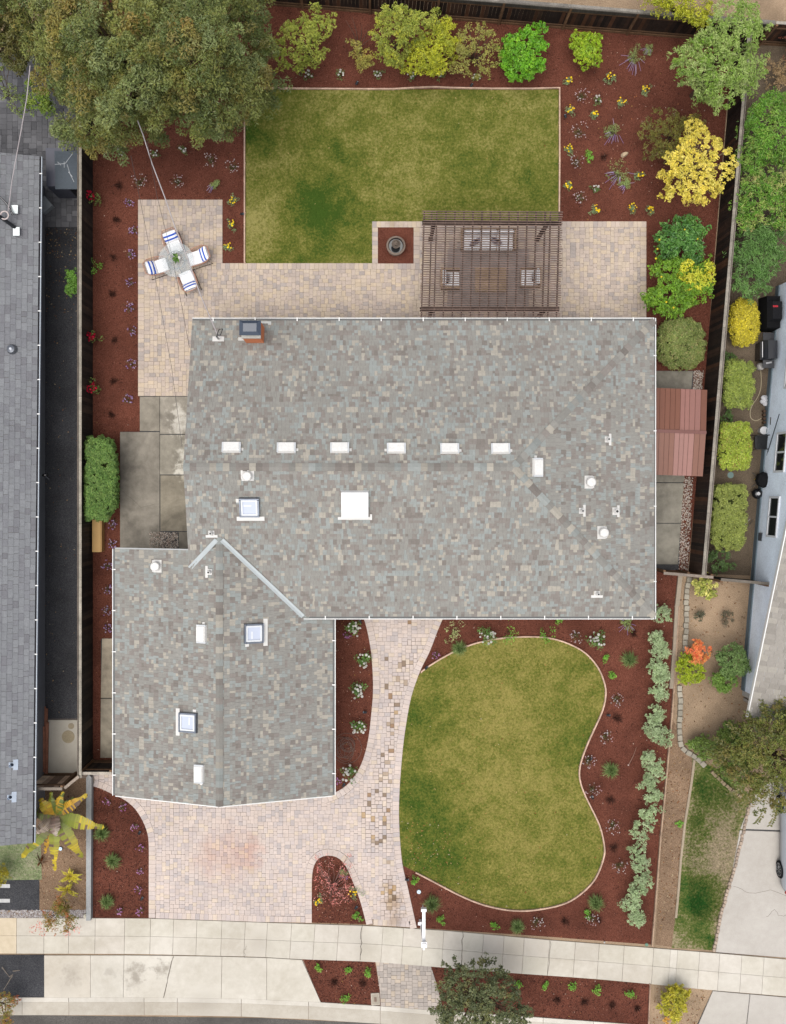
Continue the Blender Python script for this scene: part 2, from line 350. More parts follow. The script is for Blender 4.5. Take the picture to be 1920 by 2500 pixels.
sheet('road', [(-1200, 2478), (60, 2478), (640, 2485), (915, 2498), (1300, 2523), (1920, 2568), (3200, 2640), (3200, 4200), (-1200, 4200)], .006, 'road')
BLAWN = [(600, 219), (1364, 219), (1364, 541), (909, 541), (909, 643), (600, 643)]
sheet('back_lawn', BLAWN, .020, 'lawn')
WR = [(1084, 1505), (1069, 1540), (1050, 1590), (1030, 1630), (1018, 1660), (1005, 1700), (995, 1750), (985, 1820), (978, 1900), (975, 1960), (975, 2000), (978, 2060), (984, 2115)]
BEAN = [(1028, 1640), (1050, 1624), (1090, 1600), (1140, 1577), (1190, 1563), (1240, 1556), (1300, 1554), (1345, 1558), (1390, 1572), (1430, 1595), (1460, 1630), (1476, 1670), (1478, 1700), (1470, 1735), (1450, 1780), (1432, 1820), (1418, 1860), (1414, 1890), (1420, 1920), (1435, 1955), (1455, 1995), (1467, 2025), (1475, 2065), (1474, 2090), (1460, 2130), (1440, 2160), (1405, 2190), (1370, 2207), (1320, 2218), (1270, 2222), (1220, 2217), (1170, 2204), (1120, 2183), (1070, 2157), (1030, 2136), (985, 2113)]
BEANS = smooth_line(BEAN, 3); FLAWN = BEANS+smooth_line(WR[4:], 2)[::-1][1:]
sheet('front_lawn', FLAWN, .020, 'front_lawn')
# neighbouring ground
sheet('asphalt_yard', [(60, 555), (226, 555), (226, 1755), (60, 1755)], .010, 'asphalt')
sheet('dark_undergrowth_ground', [(110, 300), (226, 300), (226, 380), (150, 380)], .012, 'soil')
sheet('soil_bed', [(60, 1900), (218, 1900), (218, 2225), (60, 2225)], .010, 'bark_bed')
sheet('neighbour_lawn', [(-200, 2055), (100, 2040), (103, 2147), (-200, 2152)], .018, 'pale_lawn')
sheet('asphalt_path', [(-200, 2149), (97, 2146), (97, 2222), (-200, 2224)], .016, 'asphalt')
sheet('asphalt_verge', [(-200, 2332), (109, 2330), (109, 2436), (-200, 2440)], .012, 'asphalt')
sheet('pad_ground', [(60, 1755), (226, 1755), (226, 1900), (60, 1900)], .008, 'sand')
STL = [(1690, 1850), (1760, 1880), (1830, 1940), (1826, 1990), (1806, 2080), (1788, 2150), (1768, 2220), (1748, 2320), (1640, 2314), (1655, 2190), (1670, 2010), (1690, 1905)]
sheet('patchy_lawn', STL, .012, 'strip_lawn')
sheet('side_strip', [(1640, 1750), (1690, 1850), (1690, 1905), (1670, 2010), (1655, 2190), (1640, 2312), (1600, 2306), (1620, 1980)], .008, 'bark_bed')
sheet('neighbour_yard', [(1806, 98), (2300, 120), (2300, 720), (1900, 712), (1832, 1405), (1690, 1400), (1728, 948), (1781, 259)], .006, 'yard_dirt')
sheet('back_road', [(-1000, -900), (3000, -900), (3000, 30), (1990, 62), (1700, 40), (1400, 16), (-1000, -80)], .005, 'dirt')
# chips of mulch and fallen petals, scattered over every bed
MAIN_W = [(-6.2, -4.3), (10.3, -4.3), (10.3, 6.0), (-6.2, 6.0)]; WING_W = [(-9.3, -11.1), (-1.9, -11.1), (-1.9, -1.5), (-9.3, -1.5)]
PATIO = [(338, 488), (544, 488), (544, 643), (909, 643), (909, 541), (1578, 541), (1578, 839), (505, 839), (505, 967), (340, 967)]
FSQ = [(923, 556), (1010, 556), (1010, 644), (923, 644)]
LB = smooth_line([(364, 2240), (364, 2150), (364, 2065), (361, 2035), (350, 2005), (330, 1973), (303, 1951), (275, 1938), (250, 1926), (228, 1919)], 3)
LWK = smooth_line([(788, 1946), (815, 1936), (845, 1918), (870, 1888), (888, 1850), (900, 1800), (907, 1740), (911, 1690), (910, 1640), (906, 1590), (897, 1540), (887, 1505), (876, 1470)], 3)
LRK = smooth_line([(1098, 1470)]+WR+[(995, 2160), (1006, 2210), (1018, 2264)], 3)
ISL = smooth_line([(895, 2257), (880, 2200), (865, 2160), (845, 2115), (828, 2095), (806, 2088), (784, 2092), (770, 2107), (763, 2135), (762, 2190), (762, 2252)], 3)
DRIVE = LB+[(228, 1887), (347, 1887), (347, 1870), (788, 1870)]+LWK+LRK+ISL
CLIP_OUT = [gp(PATIO), gp(BLAWN), gp(FLAWN), gp(DRIVE), MAIN_W, WING_W, gp([(294, 1054), (470, 1054), (470, 1340), (294, 1340)]), gp([(340, 967), (470, 967), (470, 1060), (340, 1060)]), gp([(1600, 905), (1694, 905), (1668, 1390), (1600, 1390)]), gp([(247, 1560), (290, 1560), (290, 1850), (247, 1850)])]
def keep_out(P, polys):
    k = np.ones(len(P), bool)
    for q in polys: k &= ~pip(P, q)
    return P[k]
def frames(nrm):
    a = rng.normal(size=nrm.shape); t = a-(a*nrm).sum(1)[:, None]*nrm; t /= np.linalg.norm(t, axis=1)[:, None]+1e-9; return t, np.cross(nrm, t)
def flakes(P, z, smin, smax, pal, aspect=.4, tilt=.35, jit=.15):
    n = len(P); nr = rng.normal(size=(n, 3))*tilt+np.array([0, 0, 1]); nr /= np.linalg.norm(nr, axis=1)[:, None]; t, b = frames(nr)
    s = rng.uniform(smin, smax, n)[:, None]; c = np.column_stack([P, np.full(n, z)+rng.uniform(0, .015, n)])
    Q = np.stack([c-t*s/2, c+b*s*aspect/2, c+t*s/2, c-b*s*aspect/2], 1); return Q, pick(pal, n)*(1+rng.uniform(-jit, jit, (n, 1)))
chips = [(I(72, 41, 33), 4), (I(100, 59, 49), 4), (I(122, 76, 63), 3), (I(150, 102, 86), 1), (I(50, 28, 23), 3)]
P = np.concatenate([keep_out(sample_poly(gp(LOT), 60000), CLIP_OUT), sample_poly(gp(STRIP1), 1800), sample_poly(gp(STRIP2), 3600), sample_poly(gp(FSQ), 700), sample_poly(gp(ISL), 1100), sample_poly(gp(LB+[(228, 2240)]), 3000)])
m = M(); Q, c = flakes(P, .018, .025, .085, chips); m.quads(Q, c); m.build('mulch_chips', MT['rough'], kind='stuff')
pet = [(I(214, 170, 150), 4), (I(226, 200, 184), 3), (I(186, 120, 78), 2), (I(200, 160, 90), 1.5)]
P = keep_out(sample_poly(gp(LOT), 900), CLIP_OUT[:6])
P = np.concatenate([P, keep_out(sample_poly(gp([(1400, 80), (1760, 100), (1740, 480), (1390, 480)]), 180), CLIP_OUT[:2]), sample_poly(gp([(815, 1510), (900, 1510), (905, 1880), (815, 1900)]), 110), sample_poly(gp([(770, 2100), (840, 2100), (890, 2250), (764, 2250)]), 90), sample_poly(gp(STRIP1), 30), sample_poly(gp(STRIP2), 60)])
m = M(); Q, c = flakes(P, .035, .03, .075, pet, .6, .4); m.quads(Q, c); m.build('fallen_petals', MT['petal'], kind='stuff')
P = np.concatenate([sample_poly(gp(BLAWN), 34), sample_poly(gp(FLAWN), 130), sample_poly(gp([(990, 1990), (1080, 2010), (1150, 2170), (1050, 2140), (995, 2105)]), 120)])
m = M(); Q, c = flakes(P, .05, .03, .085, [(I(206, 160, 96), 3), (I(222, 190, 132), 2), (I(180, 110, 66), 2), (I(216, 200, 170), 1)], .6, .4); m.quads(Q, c); m.build('fallen_leaves', MT['petal'], kind='stuff')
P = np.concatenate([sample_poly(gp([(98, 558), (190, 558), (190, 640), (98, 620)]), 90), sample_poly(gp([(98, 600), (190, 600), (190, 800), (98, 760)]), 120), sample_poly(gp([(98, 800), (190, 800), (190, 1740), (98, 1740)]), 90), sample_poly(gp([(1640, 1420), (1830, 1420), (1800, 1880), (1640, 1750)]), 420), sample_poly(gp([(1610, 1760), (1690, 1860), (1660, 2190), (1605, 2300)]), 420), sample_poly(gp([(90, 1940), (216, 1940), (216, 2220), (100, 2220)]), 420), sample_poly(gp([(1600, 2410), (1725, 2418), (1700, 2500), (1590, 2500)]), 200)])
m = M(); Q, c = flakes(P, .03, .03, .09, [(I(168, 112, 70), 3), (I(196, 160, 112), 3), (I(220, 196, 158), 2), (I(120, 84, 60), 2)], .6, .5); m.quads(Q, c); m.build('fallen_leaves', MT['petal'], kind='stuff')
# mown grass: short blades over both lawns, coloured per blade with the same patches as the turf below
def grass(name, poly, n, pal, hmin=.02, hmax=.05, z=.02, mat='grass'):
    P = sample_poly(gp(poly), n); n = len(P); nr = rng.normal(size=(n, 3))*.5+np.array([0, 0, 1]); nr /= np.linalg.norm(nr, axis=1)[:, None]
    a = rng.uniform(0, 6.283, n); d = np.stack([np.cos(a), np.sin(a), np.zeros(n)], 1); l = rng.uniform(.03, .07, n)[:, None]; w = np.stack([-d[:, 1], d[:, 0], np.zeros(n)], 1)*rng.uniform(.006, .012, n)[:, None]
    c = np.column_stack([P, np.full(n, z)]); tip = c+d*l+np.array([0, 0, 1])*rng.uniform(hmin, hmax, n)[:, None]
    Q = np.stack([c-w, c+w, tip], 1); k = .5+.5*np.sin(P[:, 0]*1.7+np.sin(P[:, 1]*1.3)*2)*np.sin(P[:, 1]*1.1+1)
    col = pick(pal, n)*(1+rng.uniform(-.2, .2, (n, 1)))*(.9+.2*k[:, None]); m = M(); m.quads(Q, col); return m.build(name, MT[mat], kind='stuff')
gpal = [(I(84, 96, 34), 3), (I(122, 122, 56), 4), (I(158, 150, 88), 2), (I(66, 86, 30), 2)]
grass('grass_blades', BLAWN, 40000, [((1, 1, 1), 1)], mat='lawn'); grass('grass_blades', FLAWN, 30000, [((1, 1, 1), 1)], mat='front_lawn')
grass('grass_blades', [(-200, 2055), (100, 2040), (103, 2147), (-200, 2152)], 4000, [(I(128, 150, 100), 2), (I(176, 182, 142), 3)])
grass('grass_blades', [(1700, 1890), (1810, 1950), (1795, 2080), (1755, 2250), (1690, 2250), (1672, 2080)], 9000, [((1, 1, 1), 1)], mat='strip_lawn')
# ================================================================ PAVING
def pave(name, label, region, unit, pal, z0, z1, rot=0.0, nind=300, parent=None, base_mat='sand', extra=None, base_region=None, sink=0.0, avoid=None, recol=None):
    """bed of sand (the structure) + its pavers: up to nind whole pavers as objects, the rest joined"""
    base = M(); base.sheet(base_region or region, z0); base = base.build(name, MT[base_mat], kind='structure', label=label)
    R = np.array(region); c, s = math.cos(rot), math.sin(rot); Rl = np.stack([R[:, 0]*c+R[:, 1]*s, -R[:, 0]*s+R[:, 1]*c], 1)
    lo = Rl.min(0); nx, ny = (np.ceil((Rl.max(0)-lo)/unit)+4).astype(int); occ = np.zeros((ny+4, nx+4), bool); cells = []
    occ[:, nx:] = True
    for j in range(ny):
        i = 0
        while i < nx:
            if occ[j, i]: i += 1; continue
            Lr = 0
            while Lr < 9 and not occ[j, i+Lr]: Lr += 1
            opts = [(w, h) for w, h in ((2, 2), (3, 2), (3, 2), (3, 2), (2, 3)) if w <= Lr and Lr-w != 1] or [(Lr, 2)]
            w, h = random.choice(opts); occ[j:j+h, i:i+w] = True; cells.append((i, j, w, h)); i += w
    poly = ccw([tuple(p) for p in Rl]); full = []; part = []
    rect = np.array([[(lo[0]+i*unit, lo[1]+j*unit), (lo[0]+(i+w)*unit, lo[1]+j*unit), (lo[0]+(i+w)*unit, lo[1]+(j+h)*unit), (lo[0]+i*unit, lo[1]+(j+h)*unit)] for i, j, w, h in cells])
    ins = pip(rect.reshape(-1, 2), poly).reshape(-1, 4); gap = unit*.014
    jm = M(); ids = []
    for q, r in zip(ins, rect):
        k = q.sum()
        if k == 0: continue
        if avoid is not None and avoid(r): continue
        if k == 4: full.append(r)
        else:
            pc = clip_poly(poly, [tuple(a) for a in r])
            if len(pc) >= 3 and abs(area(pc)) > unit*unit*.25: part.append(pc)
    def W2(x, y): return (x*c-y*s, x*s+y*c)
    def tz(): return z1+random.uniform(-.004, .004)-(sink if random.random() < .04 else 0)
    cols = pick(pal, len(full)+len(part))*(1+rng.uniform(-.05, .05, (len(full)+len(part), 1))); order = list(range(len(full)))
    big = sorted(order, key=lambda k: -((full[k][2]-full[k][0]).prod())-random.random()*1e-4); pickset = set(big[:nind])
    for k in order:
        r = full[k]; w, h = r[2]-r[0]; cx, cy = W2(*((r[0]+r[2])/2)); col = tuple(cols[k]); t = tz()
        gg = gap
        if recol: col, t, gg = recol(cx, cy, col, t, gap)
        if k in pickset: ids.append((cx, cy, w-gg*2, h-gg*2, t, col))
        else:
            a = [W2(*(p+(np.mean(r, 0)-p)*(gg/unit))) for p in r]; b = [W2(*(p+(np.mean(r, 0)-p)*(gg/unit+.02))) for p in r]
            jm.hexa([(x, y, z0+.001) for x, y in a], [(x, y, t) for x, y in b], col, False)
    for k, pc in enumerate(part):
        ctr = np.mean(pc, 0); a = [W2(*(np.array(p)+(ctr-p)*.05)) for p in pc]; jm.hexa([(x, y, z0+.001) for x, y in a], [(x, y, z1) for x, y in a], tuple(cols[len(full)+k]), False)
    for (line, width, plen) in (extra or []):
        L = np.array(line); seg = np.linalg.norm(np.diff(L, axis=0), axis=1); S = np.concatenate([[0], np.cumsum(seg)]); nn = max(1, int(round(S[-1]/plen)))
        tt = np.linspace(0, S[-1], nn+1); A = np.stack([np.interp(tt, S, L[:, 0]), np.interp(tt, S, L[:, 1])], 1); L2 = np.array(offset_line(line, width)); B = np.stack([np.interp(tt, S, L2[:, 0]), np.interp(tt, S, L2[:, 1])], 1)
        cc = pick(pal, nn)*(1+rng.uniform(-.05, .05, (nn, 1)))
        for k in range(nn):
            q = np.array([A[k], A[k+1], B[k+1], B[k]]); ctr = q.mean(0); q0 = q+(ctr-q)*.016; q1 = q+(ctr-q)*.036; q0 = ccw([tuple(a) for a in q0]); q1 = ccw([tuple(a) for a in q1])
            jm.hexa([(x, y, z0+.001) for x, y in q0], [(x, y, z1+.001) for x, y in q1], tuple(cc[k]), False)
    for cx, cy, w, h, t, col in ids: link('paver', U_PAVER, base, mat_box(cx, cy, z0+.001, w, h, t-z0-.001, rot), col)
    if jm.n: jm.build('paver_field', MT['stone'], base, kind='stuff')
    return base
ppal = [(I(220, 202, 183), 4), (I(217, 199, 185), 3), (I(206, 190, 179), 3), (I(224, 204, 180), 1.6), (I(194, 182, 175), 1.2)]
dpal = [(I(230, 213, 203), 5), (I(226, 211, 203), 4), (I(219, 205, 200), 2.4), (I(234, 216, 198), 1.6), (I(209, 198, 195), .8)]
fieldP = gp([(353, 503), (529, 503), (529, 658), (1025, 658), (1025, 556), (1563, 556), (1563, 839), (505, 839), (505, 967), (353, 967)])
pb = [(gp(a), s*.25, .18) for a, s in [([(338, 495.5), (544, 495.5)], 0)]][:0]
def strip(a, b, w=.25, s=-1): return (gp([a, ((a[0]+b[0])/2, (a[1]+b[1])/2), b]), s*w, .18)
pb = [strip((338, 488), (544, 488)), strip((544, 503), (544, 643)), strip((529, 643), (909, 643)), strip((909, 643), (1025, 643)), strip((909, 643), (909, 556)), strip((909, 541), (1578, 541)), strip((1025, 556), (1025, 643)), strip((1578, 556), (1578, 839)), strip((338, 967), (338, 503))]
pave('patio', None, fieldP, .078, ppal, .014, .048, base_region=gp(PATIO[:3]+[(544, 643), (909, 643), (909, 541), (1578, 541), (1578, 839), (505, 839), (505, 967), (338, 967)]), extra=pb)
sheet('fountain_bed', FSQ, .052, 'mulch')
lb, lw, lr, isl = (gp(a) for a in (LB, LWK, LRK, ISL)); BW = .27
def up(p, d=15): return (p[0], p[1]-d)
fieldD = offset_line(lb, -BW)[1:]+gp([(228, 1890), (347, 1887), (347, 1870), (788, 1870)])+offset_line(lw, -BW)+offset_line(lr, -BW)[:-2]+gp([(1000, 2249), (897, 2242)])+offset_line(isl, -BW)[2:-1]+gp([(746, 2236), (640, 2235), (381, 2226)])
BR_ = [I(176, 146, 118), I(196, 176, 156), I(160, 140, 122), I(204, 176, 140)]
WORN = [gp(a) for a in ([(985, 1560), (1040, 1560), (1010, 1640), (985, 1740), (975, 1850), (940, 1850), (950, 1700)], [(925, 1840), (975, 1840), (965, 1960), (968, 2080), (900, 2080), (880, 1990)], [(930, 2140), (985, 2110), (1000, 2235), (935, 2235)])]
def worn(x, y, c, t, gap):     # sunken and browned stones along the front walk
    hit = any(pip([(x, y)], q)[0] for q in WORN)
    if hit and random.random() < .13: return random.choice(BR_), t-.014, gap*3
    if x > -.3 and random.random() < .02: return random.choice(BR_), t-.01, gap
    return c, t, gap*(random.choice((2, 4, 5)) if hit else 1)
pave('driveway', None, fieldD, .078, dpal, .014, .048, base_region=gp(DRIVE), sink=.012, recol=worn,
     extra=[(lb, -BW, .18), (lw, -BW, .18), (lr, -BW, .18), (isl, -BW, .18), (gp([(381, 2241), (500, 2245), (640, 2250), (745, 2251.5)]), .25, .18), (gp([(912, 2258), (960, 2260), (1001, 2263)]), .25, .18)])
fw = gp([(918, 2347), (1052, 2357), (1066, 2400), (1085, 2474), (930, 2456), (928, 2420)])
for q in WORN:
    m = M(); m.sheet(q, .0147); m.build('worn_joint_sand', MT['worn_sand'], kind='structure')
pave('strip_path', None, fw, .078, [(I(204, 192, 182), 3), (I(190, 180, 172), 3), (I(212, 196, 178), 1)], .012, .046, nind=120)
pave('grey_patio', None, gp([(-160, 130), (226, 130), (226, 555), (-160, 555)]), .11, [(I(112, 112, 116), 3), (I(126, 126, 130), 2), (I(100, 100, 104), 2)], .012, .04, nind=160, base_mat='greysand')
pave('entry_path', None, gp([(229, 1890), (290, 1890), (290, 1938), (262, 1930), (229, 1917)]), .0875, dpal, .0155, .050, nind=10, base_region=gp([(229, 1890), (262, 1890), (262, 1900), (229, 1900)])) if False else None
# ---------------------------------------------------------------- concrete: sidewalk flags, apron, kerb, side slabs
def quad_slab(parent, px4, z0, z1, mat, col=(1, 1, 1), gap=.008, name='slab', kind=None):
    p = ccw(gp(px4)); c = np.mean(p, 0); q = [tuple(np.array(a)-(np.array(a)-c)/np.linalg.norm(np.array(a)-c)*gap) for a in p]
    m = M(); m.prism(q, z0, z1, col, False, .004); return m.build(name, MT[mat], parent, kind=kind)
xt = [-130, -74, -18, 42, 109, 169, 234, 306, 369, 425, 482, 543, 600, 654, 713, 770, 828, 885, 936, 986, 1035, 1084, 1131, 1181, 1231, 1280, 1342, 1405, 1463, 1524, 1596, 1637, 1654, 1708, 1757, 1811, 1865, 1925, 1985]
def ytop(x): return np.interp(x, [-200, 364, 640, 895, 1090, 1330, 1590, 1750, 1920, 2100], [2239, 2241, 2251, 2259, 2271, 2293, 2313, 2326, 2341, 2357])
def ybot(x): return np.interp(x, [-200, 340, 640, 740, 915, 1085, 1275, 1450, 1590, 1750, 1920, 2100], [2326, 2328, 2335, 2341, 2347, 2361, 2376, 2388, 2401, 2417, 2431, 2447])
def slant(x): return np.interp(x, [0, 500, 800, 1900], [0, -3, -6, -6])
m = M(); m.sheet(gp([(x, ytop(x)) for x in xt]+[(x, ybot(x)) for x in xt[::-1]]), .013); SW = m.build('sidewalk', MT['sand'], kind='structure')
for a, b in zip(xt[:-1], xt[1:]):
    for k in range(2):
        def pt(x, f): return (x+slant(x)*f, ytop(x)+(ybot(x)-ytop(x))*f)
        f0, f1 = k*.5, k*.5+.5; t = random.uniform(.97, 1.03); w = (t, t*random.uniform(.985, 1.0), t*random.uniform(.96, .99))
        if a < 42: w = (1.12, 1.02, .86)
        if 1637 <= a < 1654: w = (1.1, 1.1, 1.1)
        quad_slab(SW, [pt(a, f0), pt(b, f0), pt(b, f1), pt(a, f1)], .013, .05, 'walk', w, .006)
m = M(); m.sheet(gp([(109, 2331), (740, 2342), (784, 2447), (109, 2436)]), .014); AP = m.build('drive_apron', MT['sand'], kind='structure')
for q, c in (([(109, 2331), (222, 2331), (222, 2435), (109, 2435)], (1, .98, .95)), ([(222, 2331), (304, 2331), (302, 2435), (222, 2435)], (1.0, 1.0, .99)), ([(304, 2331), (424, 2332), (400, 2435), (302, 2435)], (1.06, 1.06, 1.05)), ([(424, 2332), (543, 2334), (541, 2437), (400, 2435)], (1.04, 1.04, 1.03)), ([(543, 2334), (652, 2337), (652, 2440), (541, 2437)], (1.05, 1.05, 1.04)), ([(652, 2337), (738, 2342), (784, 2446), (652, 2440)], (1.04, 1.04, 1.02))):
    quad_slab(AP, q, .014, .05, 'walk', c, .006)
KT = [(-200, 2434), (60, 2434), (400, 2434), (640, 2438), (754, 2444), (929, 2455), (1066, 2466), (1293, 2481), (1590, 2503), (1920, 2528), (2300, 2560)]
def kx(x): return np.interp(x, [p[0] for p in KT], [p[1] for p in KT])
m = M(); m.sheet(gp([(x, kx(x)+1) for x in range(-200, 2301, 100)]+[(x, kx(x)+44) for x in range(2300, -201, -100)]), .009); KB = m.build('kerb', MT['sand'], kind='structure')
ks = [-200, -60, 55, 169, 353, 434, 590, 754, 929, 1066, 1180, 1326, 1449, 1620, 1790, 1960, 2140]
for a, b in zip(ks[:-1], ks[1:]):
    k = random.uniform(.94, 1.05)
    quad_slab(KB, [(a, kx(a)), (b, kx(b)), (b, kx(b)+11), (a, kx(a)+11)], .009, .055, 'walk', (k*1.05, k*1.05, k*1.05), .005, 'kerb_stone')
    quad_slab(KB, [(a, kx(a)+12), (b, kx(b)+12), (b, kx(b)+44), (a, kx(a)+44)], .009, .022, 'walk', (k*.86, k*.84, k*.81), .005, 'gutter_slab')
m = M(); m.sheet(gp([(294, 1054), (342, 1054), (342, 967), (520, 967), (520, 1345), (294, 1345)]), .012); SY = m.build('side_yard_paving', MT['greysand'], kind='structure')
for q, c in (([(342, 968), (391, 968), (391, 1053), (342, 1053)], (1, .97, .92)), ([(391, 968), (519, 968), (519, 1060), (391, 1060)], (1.22, 1.2, 1.16)), ([(294, 1054), (391, 1054), (391, 1340), (294, 1340)], (1.0, .98, .95)), ([(391, 1061), (519, 1061), (519, 1159), (391, 1159)], (1.25, 1.24, 1.18)), ([(392, 1160), (519, 1160), (519, 1297), (392, 1297)], (1.04, 1.0, .9)), ([(437, 1298), (519, 1298), (519, 1344), (437, 1344)], (.9, .88, .84))):
    quad_slab(SY, q, .012, .05, 'oldslab', c, .012)
m = M(); m.sheet(gp([(247, 1560), (330, 1560), (330, 1850), (247, 1850)]), .012); SY2 = m.build('side_path', MT['greysand'], kind='structure')
quad_slab(SY2, [(250, 1558), (330, 1558), (330, 1704), (247, 1704)], .012, .05, 'oldslab', (1.45, 1.35, 1.2)); quad_slab(SY2, [(247, 1705), (330, 1705), (330, 1850), (246, 1850)], .012, .05, 'oldslab', (1.3, 1.24, 1.12))
m = M(); m.sheet(gp([(1560, 905), (1694, 905), (1692, 940), (1668, 1170), (1658, 1392), (1560, 1392)]), .012); SY3 = m.build('east_side_paving', MT['greysand'], kind='structure')
for q in ([(1560, 906), (1692, 906), (1688, 950), (1560, 950)], [(1560, 951), (1688, 951), (1670, 1178), (1560, 1178)], [(1560, 1179), (1670, 1179), (1662, 1277), (1560, 1277)], [(1560, 1278), (1662, 1278), (1655, 1378), (1560, 1378)]): quad_slab(SY3, q, .012, .05, 'oldslab', (.95, .96, .93), .008)
m = M(); m.sheet(gp([(115, 1756), (226, 1756), (226, 1892), (115, 1892)]), .012); PD = m.build('concrete_pad', MT['greysand'], kind='structure'); quad_slab(PD, [(112, 1757), (192, 1757), (191, 1890), (112, 1890)], .012, .05, 'newslab', (1.0, .99, .93), .004)
DRV = smooth_line([(1700, 2570), (1720, 2470), (1737, 2416)], 2); ND = [(1832, 1960), (1812, 2080), (1790, 2160), (1768, 2230), (1748, 2325)]
m = M(); m.sheet(gp(ND+[(2100, 2352), (2100, 1950), (1900, 1900)]), .011); NDW = m.build('neighbour_driveway', MT['greysand'], kind='structure')
quad_slab(NDW, smooth_line([(1806, 2026), (1796, 2080), (1780, 2160), (1762, 2230), (1747, 2324)], 2)+[(2100, 2352), (2100, 2036)], .011, .045, 'newslab', (1, 1, 1), .004)
quad_slab(NDW, smooth_line([(1850, 1930), (1830, 1965), (1807, 2023)], 2)+[(2100, 2033), (2100, 1900), (1900, 1890)], .011, .045, 'newslab', (.97, .97, .97), .004)
m = M(); m.sheet(gp([(1740, 2418), (2100, 2450), (2100, 2540), (1700, 2506)]), .011); NDA = m.build('neighbour_apron', MT['greysand'], kind='structure')
quad_slab(NDA, [(1740, 2418), (1830, 2426), (1820, 2516), (1702, 2506)], .011, .048, 'newslab', (1, 1, .99), .005); quad_slab(NDA, [(1831, 2426), (2100, 2450), (2100, 2540), (1821, 2516)], .011, .048, 'newslab', (1, 1, 1), .005)
# gravel: pebbles as joined stuff
def gravel(name, poly, n, pal, smin=.03, smax=.06, z=.03):
    P = sample_poly(gp(poly), n); m = M(); c = pick(pal, n)
    base = np.array([(1, 0, 0), (0, 1, 0), (-1, 0, 0), (0, -1, 0), (0, 0, 1)], float); V = []
    for k, (x, y) in enumerate(P):
        s = rng.uniform(smin, smax)/2; a = rng.uniform(0, 6.28); ca, sa = math.cos(a), math.sin(a); e = rng.uniform(.6, 1)
        v = [(x+(p[0]*ca-p[1]*e*sa)*s, y+(p[0]*sa+p[1]*e*ca)*s, z+p[2]*s*.8) for p in base]
        m.add(v, [[0, 1, 4], [1, 2, 4], [2, 3, 4], [3, 0, 4]], tuple(c[k]))
    return m.build(name, MT['rough'], kind='stuff')
gr = [(I(222, 208, 194), 3), (I(192, 176, 162), 3), (I(240, 232, 224), 3), (I(150, 134, 122), 2), (I(220, 190, 172), 1)]
gravel('gravel', [(367, 1299), (436, 1299), (436, 1340), (367, 1340)], 900, gr, z=.055); gravel('gravel', [(1669, 1165), (1692, 1165), (1680, 1392), (1656, 1392)], 900, gr, .04, .08); gravel('gravel', [(1694, 905), (1718, 905), (1713, 952), (1692, 952)], 260, gr, .04, .08)
gravel('gravel', [(-40, 2222), (216, 2221), (216, 2241), (-40, 2241)], 1500, [(I(214, 206, 204), 4), (I(186, 176, 176), 2), (I(236, 232, 230), 3), (I(150, 136, 132), 1)], .05, .08, .02)
# wooden lawn edging and kerbs of the beds
def edging(name, label, px, w, h, col, mat='wood', cat='edging', z=.0, closed=False):
    m = M(); L = gp(px); A, B = offset_line(L, w/2), offset_line(L, -w/2)
    for i in range(len(L)-1):
        q = ccw([A[i], A[i+1], B[i+1], B[i]]); k = random.uniform(.93, 1.07); m.prism(q, z, z+h, tuple(c*k for c in col))
    t = T(name, label, cat, (*L[0], 0)); m.build('edging_strip', MT[mat], t); 
    s = M()
    for i in range(0, len(L)-1, max(1, len(L)//14)): s.box(B[i][0], B[i][1], z, .05, .03, h*.9, col, random.random())
    s.build('edging_stake', MT[mat], t, kind='stuff'); return t
EC = I(224, 190, 168)
edging('lawn_edging', 'pale bent timber edging curving round the front lawn', BEANS[:-2], .055, .11, EC)
edging('lawn_edging', 'pale straight timber edging along the top and sides of the back lawn', [(598, 643), (598, 520), (598, 400), (598, 217), (640, 217), (750, 218), (900, 219), (960, 219), (1010, 216), (1060, 214), (1100, 216), (1200, 218), (1300, 218), (1366, 216), (1366, 300), (1366, 400), (1365, 520)], .055, .11, EC)
edging('bed_edging', 'long weathered plank between red mulch and dry neighbouring strip', [(1657, 1480), (1640, 1740), (1621, 1951), (1612, 2040), (1596, 2250), (1591, 2308)], .06, .14, I(190, 162, 138))
edging('bed_edging', 'thin plank at the end of the parking strip mulch', [(1587, 2401), (1583, 2500)], .05, .1, I(190, 160, 138))
edging('lawn_edging', 'thin grey concrete edging between bark strip and patchy neighbouring lawn', [(1695, 1855), (1688, 1910), (1672, 2010), (1662, 2100), (1655, 2190), (1650, 2240)], .09, .06, I(186, 170, 148), 'rough')
edging('bed_edging', 'straight concrete kerb beside the block edging near the side gate', [(1660, 1402), (1652, 1480), (1646, 1590), (1638, 1680)], .17, .12, I(178, 164, 146), 'rough')
t = T('stone_edging', 'row of grey concrete blocks bordering the dry neighbouring bed', 'edging', (*g(1680, 1410), 0))
